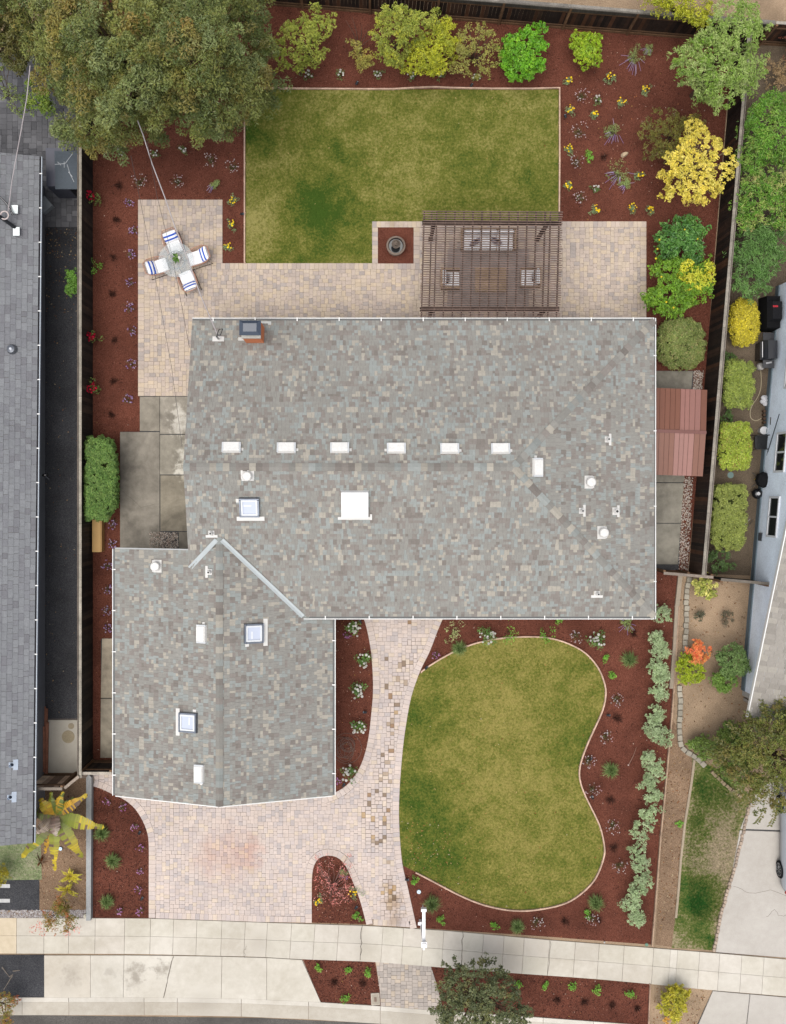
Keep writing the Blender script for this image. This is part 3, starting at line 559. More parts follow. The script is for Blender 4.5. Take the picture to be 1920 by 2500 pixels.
def stones(px, n, w, parent, cols=I(188, 180, 164)):
    L = np.array(gp(smooth_line(px, 6))); S = np.concatenate([[0], np.cumsum(np.linalg.norm(np.diff(L, axis=0), axis=1))]); tt = np.linspace(0, S[-1], n+1)
    for a, b in zip(tt[:-1], tt[1:]):
        c = (a+b)/2; p = [np.interp(c, S, L[:, k]) for k in (0, 1)]; q0 = [np.interp(a, S, L[:, k]) for k in (0, 1)]; q1 = [np.interp(b, S, L[:, k]) for k in (0, 1)]
        rot = math.atan2(q1[1]-q0[1], q1[0]-q0[0])+random.uniform(-.07, .07); k = random.uniform(.82, 1.1)
        m = M(); m.box(p[0]+random.uniform(-.02, .02), p[1], 0, (b-a)*.92, w*random.uniform(.9, 1.05), .12, tuple(c*k for c in cols), rot, .02); m.build('edging_stone', MT['rough'], parent)
stones([(1684, 1408), (1676, 1450), (1675, 1510), (1672, 1590)], 13, .2, t); stones([(1658, 1672), (1661, 1720), (1657, 1770), (1661, 1815), (1672, 1832), (1700, 1850), (1722, 1870)], 15, .2, t)
t2 = T('brick_edging', 'thin row of pale bricks along the neighbouring concrete driveway', 'edging', (*g(1745, 2325), 0)); stones([(1829, 1962), (1802, 2080), (1780, 2160), (1760, 2230), (1742, 2322)], 40, .12, t2, I(196, 176, 158))
t3 = T('stone_edging', 'low curved line of pale blocks beside the arching shrub', 'edging', (*g(1740, 1880), 0)); stones([(1735, 1882), (1770, 1915), (1808, 1945)], 10, .14, t3, I(170, 152, 124))
m = M(); m.prism(gp([(216, 1893), (222, 1885), (229, 1893), (227, 2240), (216, 2240)]), 0, .32, I(182, 184, 184)); o = m.build('low_wall', MT['rough']); setp(o, label='low narrow pale grey wall between the brown bark bed and red mulch', category='wall')
# ================================================================ MAIN HOUSE
PT = .334
XL, XR, YN_, YS_, YR, ZE = -6.78, 10.79, 6.50, -4.75, .883, 2.75
ZR = ZE+PT*(YN_-YR); XH = XR-(YN_-YR)
WL_, WRR, WX, WZE, WS, WN = -9.80, -1.45, -5.60, 2.38, -11.67, -2.2
WZR = WZE+PT*(WRR-WX)
def zroof(x, y):
    z = min(ZE+PT*(YN_-y), ZE+PT*(y-YS_), ZE+PT*(XR-x)) if XL <= x <= XR and YS_ <= y <= YN_ else -1
    w = min(WZE+PT*(WRR-x), WZE+PT*(x-WL_)+.0) if WL_ <= x <= WRR and WS <= y <= -1.6 else -1
    return (z, 0) if z >= w else (w, 1)
def roof_frame(px, py):
    """point of the roof seen at px, py with its along-eave, up-slope and normal directions"""
    h = 3.2
    for _ in range(12): x, y = g(px, py, h); h = max(zroof(x, y)[0], 2.3)
    z, w = zroof(x, y); e = 1e-3
    gx = (zroof(x+e, y)[0]-zroof(x-e, y)[0])/(2*e); gy = (zroof(x, y+e)[0]-zroof(x, y-e)[0])/(2*e)
    n = np.array([-gx, -gy, 1]); n /= np.linalg.norm(n)
    v = np.array([gx, gy, gx*gx+gy*gy]); v /= np.linalg.norm(v); u = np.cross(v, n)
    return np.array([x, y, z]), u, v, n
def wedge_mesh(name, mat):
    m = M(); m.add([(-.5, 0, 0), (.5, 0, 0), (.5, 1, 0), (-.5, 1, 0), (-.495, .0, 1), (.495, .0, 1), (.495, 1, .25), (-.495, 1, .25)], [[4, 5, 6, 7], [0, 1, 5, 4], [1, 2, 6, 5], [3, 0, 4, 7]]); return m.mesh(name, mat)
U_SHINGLE = wedge_mesh('shingle', MT['shingle'])
def shingles(jm, singles, O, U, V, Nn, poly, e, wr, pal, th=.009, rep=.55):
    """rows of tabs on the plane O+u*U+v*V inside the convex poly (u, v)"""
    poly = ccw(poly); pa = np.array(poly); u0, u1 = pa[:, 0].min(), pa[:, 0].max(); v0, v1 = pa[:, 1].min(), pa[:, 1].max()
    tabs = []; nr = int(math.ceil((v1-v0)/e))
    last = []
    for k in range(nr):
        u = u0-random.uniform(0, wr[1])
        if rep > .3 and k % 2 and last:      # the upper half of a laminated tab keeps most of the cuts of the lower half
            for (uu, vv, w) in last:
                tabs.append((uu+random.choice((0, 0, .03, -.03))*0, v0+k*e, w))
            continue
        n0_ = len(tabs)
        while u < u1:
            w = random.uniform(*wr); tabs.append((u, v0+k*e+random.choice((0, 0, -.012)), w)); u += w
        last = tabs[n0_:]
    gp_ = .003 if rep > .3 else .008
    R = np.array([[(u+gp_, v), (u+w-gp_, v), (u+w-gp_, v+e+.03), (u+gp_, v+e+.03)] for u, v, w in tabs])
    ins = pip(R.reshape(-1, 2)+np.array([0, 1e-4]), poly).reshape(-1, 4); cols = []
    prev = None
    pc = pick(pal, len(tabs))
    for i in range(len(tabs)):
        if i and random.random() < rep*.3: pc[i] = pc[i-1]
    V0 = np.array([t[1] for t in tabs]); U0 = np.array([t[0] for t in tabs]); rowk = np.round((V0-v0)/e).astype(int)
    for k in range(1, nr, 2):      # laminated tabs: an odd course often repeats the tone of the course below it
        a = np.where(rowk == k-1)[0]; b = np.where(rowk == k)[0]
        if not len(a) or not len(b): continue
        j = np.clip(np.searchsorted(U0[a], U0[b]), 0, len(a)-1); mk = rng.random(len(b)) < rep; pc[b[mk]] = pc[a[j[mk]]]
    pc = pc*(1+rng.uniform(-.04, .04, (len(tabs), 1)))
    for q, r, t, c in zip(ins, R, tabs, pc):
        if not q.any(): continue
        c = tuple(c); v_ = t[1]; top = th*random.uniform(.8, 1.25)
        if q.all() and t[2] > wr[0]*1.15: singles.append((O+U*(t[0]+t[2]/2)+V*v_, U, V, Nn, t[2]-.006, e+.03, top, c)); continue
        p = [tuple(a) for a in r] if q.all() else clip_poly(poly, [tuple(a) for a in r])
        if len(p) < 3 or abs(area(p)) < 1e-4: continue
        a = [tuple(O+U*x+V*y) for x, y in p]; b = [tuple(O+U*x+V*y+Nn*(top*(1-.75*(y-v_)/(e+.03)))) for x, y in p]
        jm.hexa(a, b, c, False)
def place_shingles(roof, singles, jm, n=300, name='shingle'):
    random.shuffle(singles); order = sorted(range(len(singles)), key=lambda i: -round(singles[i][4], 2)); ch = set(order[:n])
    for i, (o, U, V, Nn, w, e, t, c) in enumerate(singles):
        if i in ch:
            mt = Matrix(((U[0]*w, V[0]*e, Nn[0]*t, o[0]), (U[1]*w, V[1]*e, Nn[1]*t, o[1]), (U[2]*w, V[2]*e, Nn[2]*t, o[2]), (0, 0, 0, 1)))
            link('shingle', U_SHINGLE, roof, mt, c)
        else:
            q = [(-.5, 0, 1), (.5, 0, 1), (.5, 1, .25), (-.5, 1, .25)]; tp = [tuple(o+U*(a*w)+V*(b*e)+Nn*(k*t)) for a, b, k in q]; bt = [tuple(o+U*(a*w)+V*(b*e)) for a, b, k in q]
            jm.hexa(bt, tp, c, False)
    jm.build('shingle_field', MT['shingle'], roof, kind='stuff')
rpal = [(I(164, 162, 156), 7), (I(169, 174, 171), 3), (I(156, 149, 143), 3.2), (I(190, 184, 172), 1.8), (I(146, 139, 133), 1.0)]
V3 = lambda *a: np.array(a, float)
house = T('house', 'single storey L shaped house with mottled grey shingle roof at the centre', 'house', (2, 0, 0))
STUC = I(214, 206, 192)
m = M(); m.box((XL+.6+XR-.5)/2, (YN_+YS_)/2, 0, XR-XL-1.1, YN_-YS_-1.0, 2.55, STUC); m.box((WL_+WRR)/2, (WS+.55+WN-.35)/2, 0, WRR-WL_-1.0, WN-.35-WS-.55, 2.3, STUC); m.build('wall', MT['rough'], house)
m = M(); DK = I(120, 116, 110)
def slab_roof(m, pts, th=.1):
    m.hexa([(x, y, z-th) for x, y, z in pts], [(x, y, z-.004) for x, y, z in pts], DK)
slab_roof(m, [(XL, YN_, ZE), (XL, YR, ZR), (XH, YR, ZR), (XR, YN_, ZE)]); slab_roof(m, [(XL, -2.95, ZE+PT*(-2.95-YS_)), (XL+.9, -2.95, ZE+PT*(-2.95-YS_)), (XL+4.6, YS_, ZE), (XR, YS_, ZE), (XH, YR, ZR), (XL, YR, ZR)])
slab_roof(m, [(XR, YN_, ZE), (XH, YR, ZR), (XR, YS_, ZE)])
slab_roof(m, [(WL_, WN, WZE), (WL_, WS, WZE), (WX, WS, WZR), (WX, -1.75, WZR), (XL+.2, WN, WZE+PT*(XL+.2-WL_))]); slab_roof(m, [(WX, WS, WZR), (WRR, WS, WZE), (WRR, YS_+.3, WZE), (WX, -1.75, WZR)])
roof = m.build('roof', MT['matte'], house)
jm = M(); sg = []; cs = 1/math.sqrt(1+PT*PT); EX, WRG = .105, (.08, .17)
def plane(a, eave_dir, up2, poly2):
    """a: a point on the eave; up2: horizontal up-slope direction; poly2 in (along, horizontal distance up)"""
    U = V3(*eave_dir, 0); V = V3(up2[0], up2[1], PT)*cs; Nn = np.cross(U, V)
    shingles(jm, sg, V3(*a), U, V, Nn, [(u, h/cs) for u, h in poly2], EX, WRG, rpal)
hw = YN_-YR; L_ = XR-XL
plane((XR, YN_, ZE), (-1, 0), (0, -1), [(0, 0), (L_, 0), (L_, hw), (hw, hw)])
plane((XL, YS_, ZE), (1, 0), (0, 1), [(.85, 1.75), (4.35, 0), (L_, 0), (L_-hw, hw), (0, hw), (0, 1.75)])
plane((XR, YS_, ZE), (0, 1), (-1, 0), [(0, 0), (2*hw, 0), (hw, hw)])
ww = WRR-WX
plane((WL_, WN, WZE), (0, -1), (1, 0), [(0, 0), (WN-WS, 0), (WN-WS, ww), (-.15, ww), (-.15, ww-.35), (0, XL-WL_+.1)][:4]+[(0, ww-.6)])
plane((WRR, WS, WZE), (0, 1), (-1, 0), [(0, 0), (YS_+.2-WS, 0), (-1.75-WS, ww), (0, ww)])
place_shingles(roof, sg, jm)
# ridge and hip caps
def cap_mesh(slope):
    m = M(); h = .5*slope; th = .12
    m.add([(-.5, 0, -h), (0, 0, 0), (.5, 0, -h), (-.5, 1, -h), (0, 1, 0), (.5, 1, -h), (-.5, 0, -h+.1), (0, 0, .1), (.5, 0, -h+.1), (-.5, 1, -h+.03), (0, 1, .03), (.5, 1, -h+.03)],
          [[6, 7, 10, 9], [7, 8, 11, 10], [0, 1, 7, 6], [1, 2, 8, 7], [0, 6, 9, 3], [2, 5, 11, 8]]); return m.mesh('ridge_shingle', MT['shingle'])
CAPR, CAPH = cap_mesh(PT), cap_mesh(PT*.72)
def caps(a, b, mesh, w=.29, step=.235):
    a, b = V3(*a), V3(*b); d = b-a; L = np.linalg.norm(d); d /= L; U = np.cross(d, V3(0, 0, 1)); U /= np.linalg.norm(U); Nn = np.cross(U, d); n = int(L/step)
    for k in range(n):
        o = a+d*(k*L/n)+Nn*.018; e = L/n+.03; c = pick(rpal, 1)[0]*random.uniform(.78, 1.05)
        mt = Matrix(((U[0]*w, d[0]*e, Nn[0]*w, o[0]), (U[1]*w, d[1]*e, Nn[1]*w, o[1]), (U[2]*w, d[2]*e, Nn[2]*w, o[2]), (0, 0, 0, 1))); link('ridge_shingle', mesh, roof, mt, tuple(c))
caps((XL, YR, ZR), (XH, YR, ZR), CAPR); caps((XR, YN_, ZE), (XH, YR, ZR), CAPH, .27); caps((XR, YS_, ZE), (XH, YR, ZR), CAPH, .27); caps((WX, WS, WZR), (WX, -1.72, WZR), CAPR, .27)
# valley flashings
FL = I(206, 214, 216)
def valley(a, b, w=.17):
    a, b = V3(*a), V3(*b); d = b-a; d /= np.linalg.norm(d); s = np.cross(d, V3(0, 0, 1)); s /= np.linalg.norm(s); m = M()
    up_ = V3(0, 0, .035)
    m.add([tuple(a-s*w/2+up_*1.5), tuple(a+up_*.6), tuple(a+s*w/2+up_*1.5), tuple(b-s*w/2+up_*1.5), tuple(b+up_*.6), tuple(b+s*w/2+up_*1.5)], [[0, 1, 4, 3], [1, 2, 5, 4]], FL)
    m.build('valley_flashing', MT['plastic'], roof)
yv = YR-(ZR-WZR)/PT
valley((WX+.1, yv-.1, WZR), (WX+(WZR-ZE)/PT, YS_, ZE)); dz = WX-XL; valley((WX-.1, yv-.1, WZR), (XL+.02, yv-dz, WZR-PT*dz))
# gutters with their clips
WHT = I(246, 246, 244, 1.15)
def gutter(a, b, out, w=.11, parent=house, col=WHT, inner=I(120, 122, 122), clip=1.55, clipcol=None):
    a, b, out = V3(*a), V3(*b), V3(*out, 0); d = b-a; L = np.linalg.norm(d); d /= L; z = V3(0, 0, 1); m = M()
    m.obox(a, d, out, z, 0, L, w-.03, w, -.1, .0, col); m.obox(a, d, out, z, 0, L, 0, w-.03, -.1, -.07, inner); m.obox(a, d, out, z, 0, L, -.025, 0, -.12, -.025, col)
    gt = m.build('gutter', MT['grimy'], parent); n = int(L/clip)
    for k in range(n):
        c = M(); c.obox(a, d, out, z, (k+.5)*L/n-.02, (k+.5)*L/n+.02, -.03, w+.01, .001, .016, clipcol or col); c.build('gutter_clip', MT['plastic'], gt)
gutter((XL, YN_, ZE), (XR, YN_, ZE), (0, 1)); gutter((XR, YN_+.1, ZE), (XR, YS_-.1, ZE), (1, 0), .07, clip=2.4); gutter((XR, YS_, ZE), (-2.55, YS_, ZE), (0, -1)); gutter((WL_, WN, WZE), (WL_, WS, WZE), (-1, 0)); gutter((WRR, WS, WZE), (WRR, YS_-.12, WZE), (1, 0))
m = M(); m.obox(V3(WL_, WN, WZE), V3(1, 0, PT)*cs, V3(0, 1, 0), V3(-PT, 0, 1)*cs, 0, (XL-WL_)/cs, 0, .05, -.1, .02, I(196, 198, 198)); m.build('barge_board', MT['plastic'], roof)
m = M(); m.obox(V3(WL_, WS, WZE), V3(1, 0, PT)*cs, V3(0, 1, 0), V3(-PT, 0, 1)*cs, 0, ww/cs, -.04, 0, -.14, -.005, WHT); m.obox(V3(WRR, WS, WZE), V3(-1, 0, PT)*cs, V3(0, 1, 0), V3(PT, 0, 1)*cs, 0, ww/cs, -.04, 0, -.14, -.005, WHT); m.build('barge_board', MT['plastic'], roof)
# roof fittings
WV = I(238, 236, 232, 1.1); PXM = 1/66.0
def rbox(fr, su, sv, h, col, name, mat='plastic', parent=house, off=(0, 0), n0=.005, taper=0.0, du=0, dv=0):
    m = M(); m.obox(fr[0], fr[1], fr[2], fr[3], du-su/2, du+su/2, dv-sv/2, dv+sv/2, n0, h, col, taper); return m.build(name, MT[mat], parent)
for px, py in ((566, 1094), (700, 1095), (830, 1095), (968, 1096), (1098, 1097), (1222, 1097), (1311, 1141), (495, 1547), (489, 1888)):
    f = roof_frame(px, py); m = M(); m.obox(*f, -.34, .34, -.185, .185, .012, .12, WV, .03); m.obox(*f, -.29, .29, -.2, .13, .13, .15, I(244, 243, 240, 1.12), .02)
    m.obox(*f, -.345, -.29, -.19, .19, .12, .135, I(226, 230, 234)); m.obox(*f, .29, .345, -.19, .19, .12, .135, I(226, 230, 234)); v = m.build('roof_vent', MT['grimy'], house)
    rbox(f, .08, .1, .02, WV, 'flashing', parent=v, du=random.choice((-.39, .39)), dv=.05)
def skylight(px, py, s=.74, blind=True, apron=True):
    f = roof_frame(px, py); h = s/2; m = M(); F = I(150, 158, 172)
    for a in ((-h, h, -h, -h+.07), (-h, h, h-.07, h), (-h, -h+.07, -h+.07, h-.07), (h-.07, h, -h+.07, h-.07)): m.obox(*f, *a, .0, .17, F, .01)
    k = m.build('skylight', MT['metal'], house); w = h-.07
    m = M()
    for a in ((-w, w, -w, -w+.06), (-w, w, w-.06, w), (-w, -w+.06, -w+.06, w-.06), (w-.06, w, -w+.06, w-.06)): m.obox(*f, *a, .08, .152, I(238, 242, 246, 1.1))
    m.build('inner_frame', MT['plastic'], k)
    m = M(); m.obox(*f, -w+.06, w-.06, -w+.06, w-.06, .08, .11, I(206, 214, 232, 1.2)); m.build('pane', MT['pane'], k)
    m = M(); m.obox(*f, -w+.1, w-.22, w-.26, w-.19, .112, .118, I(236, 240, 246, 1.1)); m.build('blind_rail', MT['plastic'], k)
    m = M(); m.obox(*f, -h-.12, h+.16, -h-.17, -h-.01, .012, .03, WV); m.build('apron', MT['plastic'], k)
    m = M(); m.obox(*f, -h-.12, -h-.02, h-.2, h-.06, .012, .028, WV); m.build('flashing', MT['plastic'], k)
skylight(610, 1237); skylight(619, 1546); skylight(462, 1763, .74)
f = roof_frame(867, 1229); m = M(); m.obox(*f, -.5, .5, -.5, .5, 0, .22, I(250, 250, 250, 1.25), .01); k = m.build('skylight', MT['plastic'], house, label='large white domed skylight on the front slope')
m = M(); m.obox(*f, -.475, .475, -.475, .475, .22, .27, I(254, 254, 254, 1.3), .06); m.build('dome', MT['plastic'], k); m = M(); m.obox(*f, -.63, .63, -.62, -.51, .012, .05, WV); m.obox(*f, .55, .63, -.62, -.4, .05, .07, WV); m.build('apron', MT['plastic'], k)
def vent_pipe(px, py, r=.055, h=.3, dark=True, plate=(.22, .3), side=0, cap=False):
    f = roof_frame(px, py); m = M(); ax = (Vector((1, 0, 0)), Vector((0, 1, 0)), Vector((0, 0, 1))); x, y, z = f[0]
    prof = [(r*1.5, -.02), (r*1.45, h*.35), (r, h*.5), (r, h), (r*.72, h), (r*.72, h-.03)]
    if cap: prof = [(r*1.1, 0), (r*1.1, h*.5), (r*1.5, h*.55), (r*1.5, h*.85), (r*1.2, h), (r*.2, h*1.03)]
    m.lathe(prof, x, y, WV, 14, z, cols=[WV]*4+[I(60, 60, 62)]*2 if not cap else None)
    p = m.build('vent_pipe', MT['grimy'], house); m = M()
    if side == 0: m.obox(*f, -plate[0], plate[0], -.16, -.06, .012, .03, WV); m.obox(*f, -r*2, r*2, -.1, r*2, .013, .028, WV)
    else: m.obox(*f, -plate[1]/2-.05, plate[1]/2+.05, -.16, -.05, .012, .03, WV); m.obox(*f, -r*1.7, r*1.7, -.1, r*2, .013, .028, WV)
    m.build('flashing', MT['grimy'], p)
vent_pipe(605, 1163, .12, .3, cap=True); vent_pipe(517, 1302); vent_pipe(512, 1396); vent_pipe(382, 1382, .12, .3, cap=True); vent_pipe(1483, 1073); vent_pipe(1441, 1177, .12, .32, cap=True); vent_pipe(1420, 1247); vent_pipe(1503, 1248, .07); vent_pipe(1472, 1300, .12, .32, cap=True); vent_pipe(1458, 1449)
# chimney
f = roof_frame(622, 810); cx, cy = g(624, 818, 3.0); z0 = 2.85; ct = 4.3
m = M(); m.box(cx, cy, z0, .66, .62, ct-z0, (1, 1, 1)); ch = m.build('chimney', MT['brick'], house)
m = M(); m.box(cx, cy, ct, .7, .66, .12, I(214, 212, 204)); m.build('crown', MT['rough'], ch)
m = M(); m.box(cx, cy, ct+.12, .34, .3, .3, I(60, 64, 70)); a, b = .39, .27; zc = ct+.4
m.hexa([(cx-a, cy-b, zc), (cx+a, cy-b, zc), (cx+a, cy+b, zc), (cx-a, cy+b, zc)], [(cx-a, cy-b, zc+.03), (cx+a, cy-b, zc+.03), (cx+a, cy+b, zc+.03), (cx-a, cy+b, zc+.03)], I(62, 68, 78))
m.hexa([(cx-a, cy-b, zc+.031), (cx+a, cy-b, zc+.031), (cx+a, cy+b, zc+.031), (cx-a, cy+b, zc+.031)], [(cx-a*.62, cy-b*.55, zc+.12), (cx+a*.62, cy-b*.55, zc+.12), (cx+a*.62, cy+b*.55, zc+.12), (cx-a*.62, cy+b*.55, zc+.12)], I(78, 88, 104)); m.build('chimney_cap', MT['gloss'], ch)
m = M(); m.obox(*f, -.5, .5, -.42, -.33, .01, .05, I(232, 234, 230)); m.obox(*f, -.62, -.5, -.42, -.28, .01, .04, I(232, 234, 230)); m.obox(*f, .35, .6, .25, .38, .01, .04, I(232, 234, 230)); m.build('flashing', MT['plastic'], ch)
# service mast where the cable lands
f = roof_frame(535, 828); m = M(); m.tube([f[0], f[0]+V3(0, 0, .55), f[0]+V3(.06, .05, .66), f[0]+V3(.12, .05, .6)], .035, I(190, 192, 194), 8); ms = m.build('service_mast', MT['metal'], house)
m = M(); m.obox(*f, -.2, .24, -.1, .1, .012, .03, WV); m.build('flashing', MT['plastic'], ms)
m = M(); m.tube([f[0]+V3(0, 0, .62), f[0]+V3(.1, .25, .7), f[0]+V3(.22, .3, .55), f[0]+V3(.1, .1, .3)], .014, I(30, 30, 32), 5); m.build('cable_loop', MT['plastic'], ms)
# ================================================================ NEIGHBOURING HOUSES
lh = T('house', 'long neighbouring house under a plain dark grey shingle roof beside black asphalt', 'house', (*g(-60, 1200), 0))
pL = .3; zE = 2.7; ye0 = g(0, 382, zE)[1]; ye1 = g(0, 2058, zE)[1]
e0 = g(97, 382, zE)[0]; e1 = g(80, 2058, zE)[0]; xe = (e0+e1)/2; tilt = (e0-e1)/(ye0-ye1)
Ud = np.array([tilt, 1.0]); Ud /= np.linalg.norm(Ud); Ld = (ye0-ye1)/Ud[1]
m = M(); m.box(xe-4.6, (ye0+ye1)/2, 0, 8.2, ye0-ye1-.8, 2.5, I(150, 152, 158)); m.build('wall', MT['rough'], lh)
A = V3(e1, ye1, zE); U = V3(Ud[0], Ud[1], 0); H2 = V3(-Ud[1], Ud[0], 0); V = (H2+V3(0, 0, pL)); V /= np.linalg.norm(V); Nn = np.cross(U, V)
m = M(); p4 = [A, A+U*Ld, A+U*Ld+V*4.6, A+V*4.6]; m.hexa([tuple(p-V3(0, 0, .1)) for p in p4], [tuple(p-V3(0, 0, .004)) for p in p4], DK)
B2 = A+V*4.6; V2 = (H2-V3(0, 0, pL)); V2 /= np.linalg.norm(V2); p4 = [B2, B2+U*Ld, B2+U*Ld+V2*4.6, B2+V2*4.6]; m.hexa([tuple(p-V3(0, 0, .1)) for p in p4], [tuple(p-V3(0, 0, .004)) for p in p4], I(130, 130, 136))
r2 = m.build('roof', MT['matte'], lh); jm2 = M(); s2 = []
lpal = [(I(144, 146, 150), 5), (I(139, 140, 145), 3), (I(149, 151, 155), 3), (I(133, 133, 138), 1)]
shingles(jm2, s2, A, U, V, Nn, [(0, 0), (Ld, 0), (Ld, 4.6), (0, 4.6)], .2, (.2, .36), lpal, .022, .1)
s2.sort(key=lambda q: (q[0]-A)@V); vis = [q for q in s2 if (q[0]-A)@V < 1.65]; rest = [q for q in s2 if (q[0]-A)@V >= 1.65]
random.shuffle(vis); place_shingles(r2, vis+rest, jm2, 0) if False else None
def place2(roof, vis, rest, jm, n):
    for i, (o, U, V, Nn, w, e, t, c) in enumerate(vis+rest):
        if i < n and i < len(vis):
            mt = Matrix(((U[0]*w, V[0]*e, Nn[0]*t, o[0]), (U[1]*w, V[1]*e, Nn[1]*t, o[1]), (U[2]*w, V[2]*e, Nn[2]*t, o[2]), (0, 0, 0, 1))); link('shingle', U_SHINGLE, roof, mt, c)
        else:
            q = [(-.5, 0, 1), (.5, 0, 1), (.5, 1, .25), (-.5, 1, .25)]; jm.hexa([tuple(o+U*(a*w)+V*(b*e)) for a, b, k in q], [tuple(o+U*(a*w)+V*(b*e)+Nn*(k*t)) for a, b, k in q], c, False)
    jm.build('shingle_field', MT['shingle'], roof, kind='stuff')
place2(r2, vis, rest, jm2, 300)
gutter(tuple(A+U*Ld), tuple(A), (-H2[0], -H2[1]), .1, lh, I(196, 206, 218), I(52, 46, 52), 1.3, WHT)
def nroof(px, py):
    h = 3.0
    for _ in range(8): x, y = g(px, py, h); h = zE+pL*max(0, (V3(x, y, 0)-A)@H2)
    return (V3(x, y, h), U, V, Nn)
for px, py in ((30, 1867), (26, 1946)):
    f = nroof(px, py); m = M(); m.lathe([(.07, 0), (.05, .1), (.05, .22), (.02, .23)], f[0][0], f[0][1], I(100, 112, 130), 12, f[0][2]); k = m.build('vent_pipe', MT['metal'], lh); m = M(); m.obox(*f, -.2, .2, -.22, -.04, .012, .03, I(150, 160, 174)); m.obox(*f, -.1, .1, -.1, .12, .012, .026, I(150, 160, 174)); m.build('flashing', MT['metal'], k)
f = nroof(30, 853); m = M(); m.lathe([(.2, 0), (.19, .05), (.14, .16), (.05, .2)], f[0][0], f[0][1], I(156, 160, 168), 16, f[0][2]); m.build('roof_turbine', MT['metal'], lh)
f = nroof(24, 535); o = f[0]; mast = T('roof_mast', 'black and white service mast with bent arms on the grey roof', 'mast', tuple(o))
m = M(); m.tube([o+V3(.25, -.35, 0), o+V3(-.1, -.1, .5), o+V3(-.35, .05, .75)], .07, I(34, 36, 42), 8); m.build('arm', MT['gloss'], mast); m = M(); m.tube([o+V3(-.25, .75, .4), o+V3(.0, .5, .3), o+V3(.2, .1, .2)], .035, I(30, 34, 50), 6); m.build('arm', MT['gloss'], mast)
m = M(); m.tube([o+V3(math.cos(a)*.15, math.sin(a)*.15, .55) for a in np.arange(14)*.4488], .025, I(230, 214, 210), 6, closed=True); m.build('ring', MT['plastic'], mast)
for du, dv in ((.28, -.48), (.22, .35)): m = M(); m.obox(o+V3(du, dv, .05), V3(1, 0, 0), V3(0, 1, 0), V3(0, 0, 1), -.12, .12, -.16, .16, 0, .03, I(214, 222, 224)); m.build('base_plate', MT['metal'], mast)
# right neighbour: pale blue gable wall, its windows, a grey roof
rh = T('house', 'pale blue rendered neighbouring house with white windows along the right edge', 'house', (*g(1900, 1200), 0))
b0, b1 = V3(*g(1897, 700), 0), V3(*g(1812, 1684), 0); d = (b1-b0); Lw = np.linalg.norm(d); d /= Lw; nrm = V3(-d[1], d[0], 0); nrm = nrm if nrm[0] > 0 else -nrm; BL = (.74, .82, .92)
zN, zS = 3.75, 2.25
def hw_(t): return zS+(zN-zS)*(1-t/Lw)
m = M(); p = [b0, b1, b1+nrm*8, b0+nrm*8]; m.hexa([tuple(q) for q in p], [tuple(b0+V3(0, 0, zN)), tuple(b1+V3(0, 0, zS)), tuple(b1+nrm*8+V3(0, 0, zS)), tuple(b0+nrm*8+V3(0, 0, zN))], BL); m.build('wall', MT['rough'], rh)
m = M(); m.obox(b0, d, -nrm, V3(0, 0, 1), -.0, Lw, .0, .05, 0, .35, I(120, 136, 146)); m.build('plinth', MT['rough'], rh)
def rw(px, py, z):   # station along the wall of a point seen at px, py at height z
    return (V3(*g(px, py, z), 0)-b0)@d
def window(t0, t1, z0, z1, bars):
    m = M(); W_ = I(240, 242, 246, 1.1); O = b0
    m.obox(O, d, -nrm, V3(0, 0, 1), t0, t1, .0, .06, z0, z0+.08, W_); m.obox(O, d, -nrm, V3(0, 0, 1), t0, t1, .0, .06, z1-.08, z1, W_); m.obox(O, d, -nrm, V3(0, 0, 1), t0, t0+.08, .0, .06, z0+.08, z1-.08, W_); m.obox(O, d, -nrm, V3(0, 0, 1), t1-.08, t1, .0, .06, z0+.08, z1-.08, W_)
    mid = (t0+t1)/2; m.obox(O, d, -nrm, V3(0, 0, 1), mid-.035, mid+.035, .0, .055, z0+.08, z1-.08, W_); w = m.build('window', MT['plastic'], rh)
    for a, b in ((t0+.08, mid-.035), (mid+.035, t1-.08)):
        m = M(); m.obox(O, d, -nrm, V3(0, 0, 1), a, b, .004, .025, z0+.08, z1-.08, I(44, 46, 50)); m.build('pane', MT['pane'], w)
for ya, yb, z0, z1 in ((1212, 1312, 1.25, 2.25), (1056, 1154, 1.45, 2.45), (790, 950, 1.75, 2.8)): window(rw(1890, ya, 1.4), rw(1886, yb, 1.4), z0, z1, 1)
m = M(); m.obox(b0, d, -nrm, V3(0, 0, 1), rw(1847, 1300, 1.0), rw(1847, 1320, 1.0), 0, .03, .4, .75, I(90, 98, 108)); m.build('wall_vent', MT['plastic'], rh)
m = M(); m.obox(b0, d, -nrm, V3(0, 0, 1), rw(1905, 750, .8), rw(1905, 775, .8), 0, .03, .45, .8, I(90, 98, 108)); m.build('wall_vent', MT['plastic'], rh)
ra, rb = V3(*g(1935, 1225, 3.3), 3.3), V3(*g(1826, 1752, 2.35), 2.35); ev = rb-ra; Le = np.linalg.norm(ev); ev /= Le; hd = V3(1, .12, 0); hd /= np.linalg.norm(hd)
ra2 = ra-ev*10; Le += 10; Vv = hd-ev*(hd@ev); Vv /= np.linalg.norm(Vv); Nn = np.cross(ev, Vv); 
if Nn[2] < 0: Nn = -Nn
m = M(); q = [ra2, ra2+ev*Le, ra2+ev*Le+Vv*6, ra2+Vv*6]; m.hexa([tuple(a-Nn*.12) for a in q], [tuple(a-Nn*.004) for a in q], I(232, 234, 236)); r3 = m.build('roof', MT['matte'], rh)
jm3 = M(); s3 = []; npal = [(I(176, 170, 162), 4), (I(166, 160, 152), 3), (I(186, 180, 170), 2)]
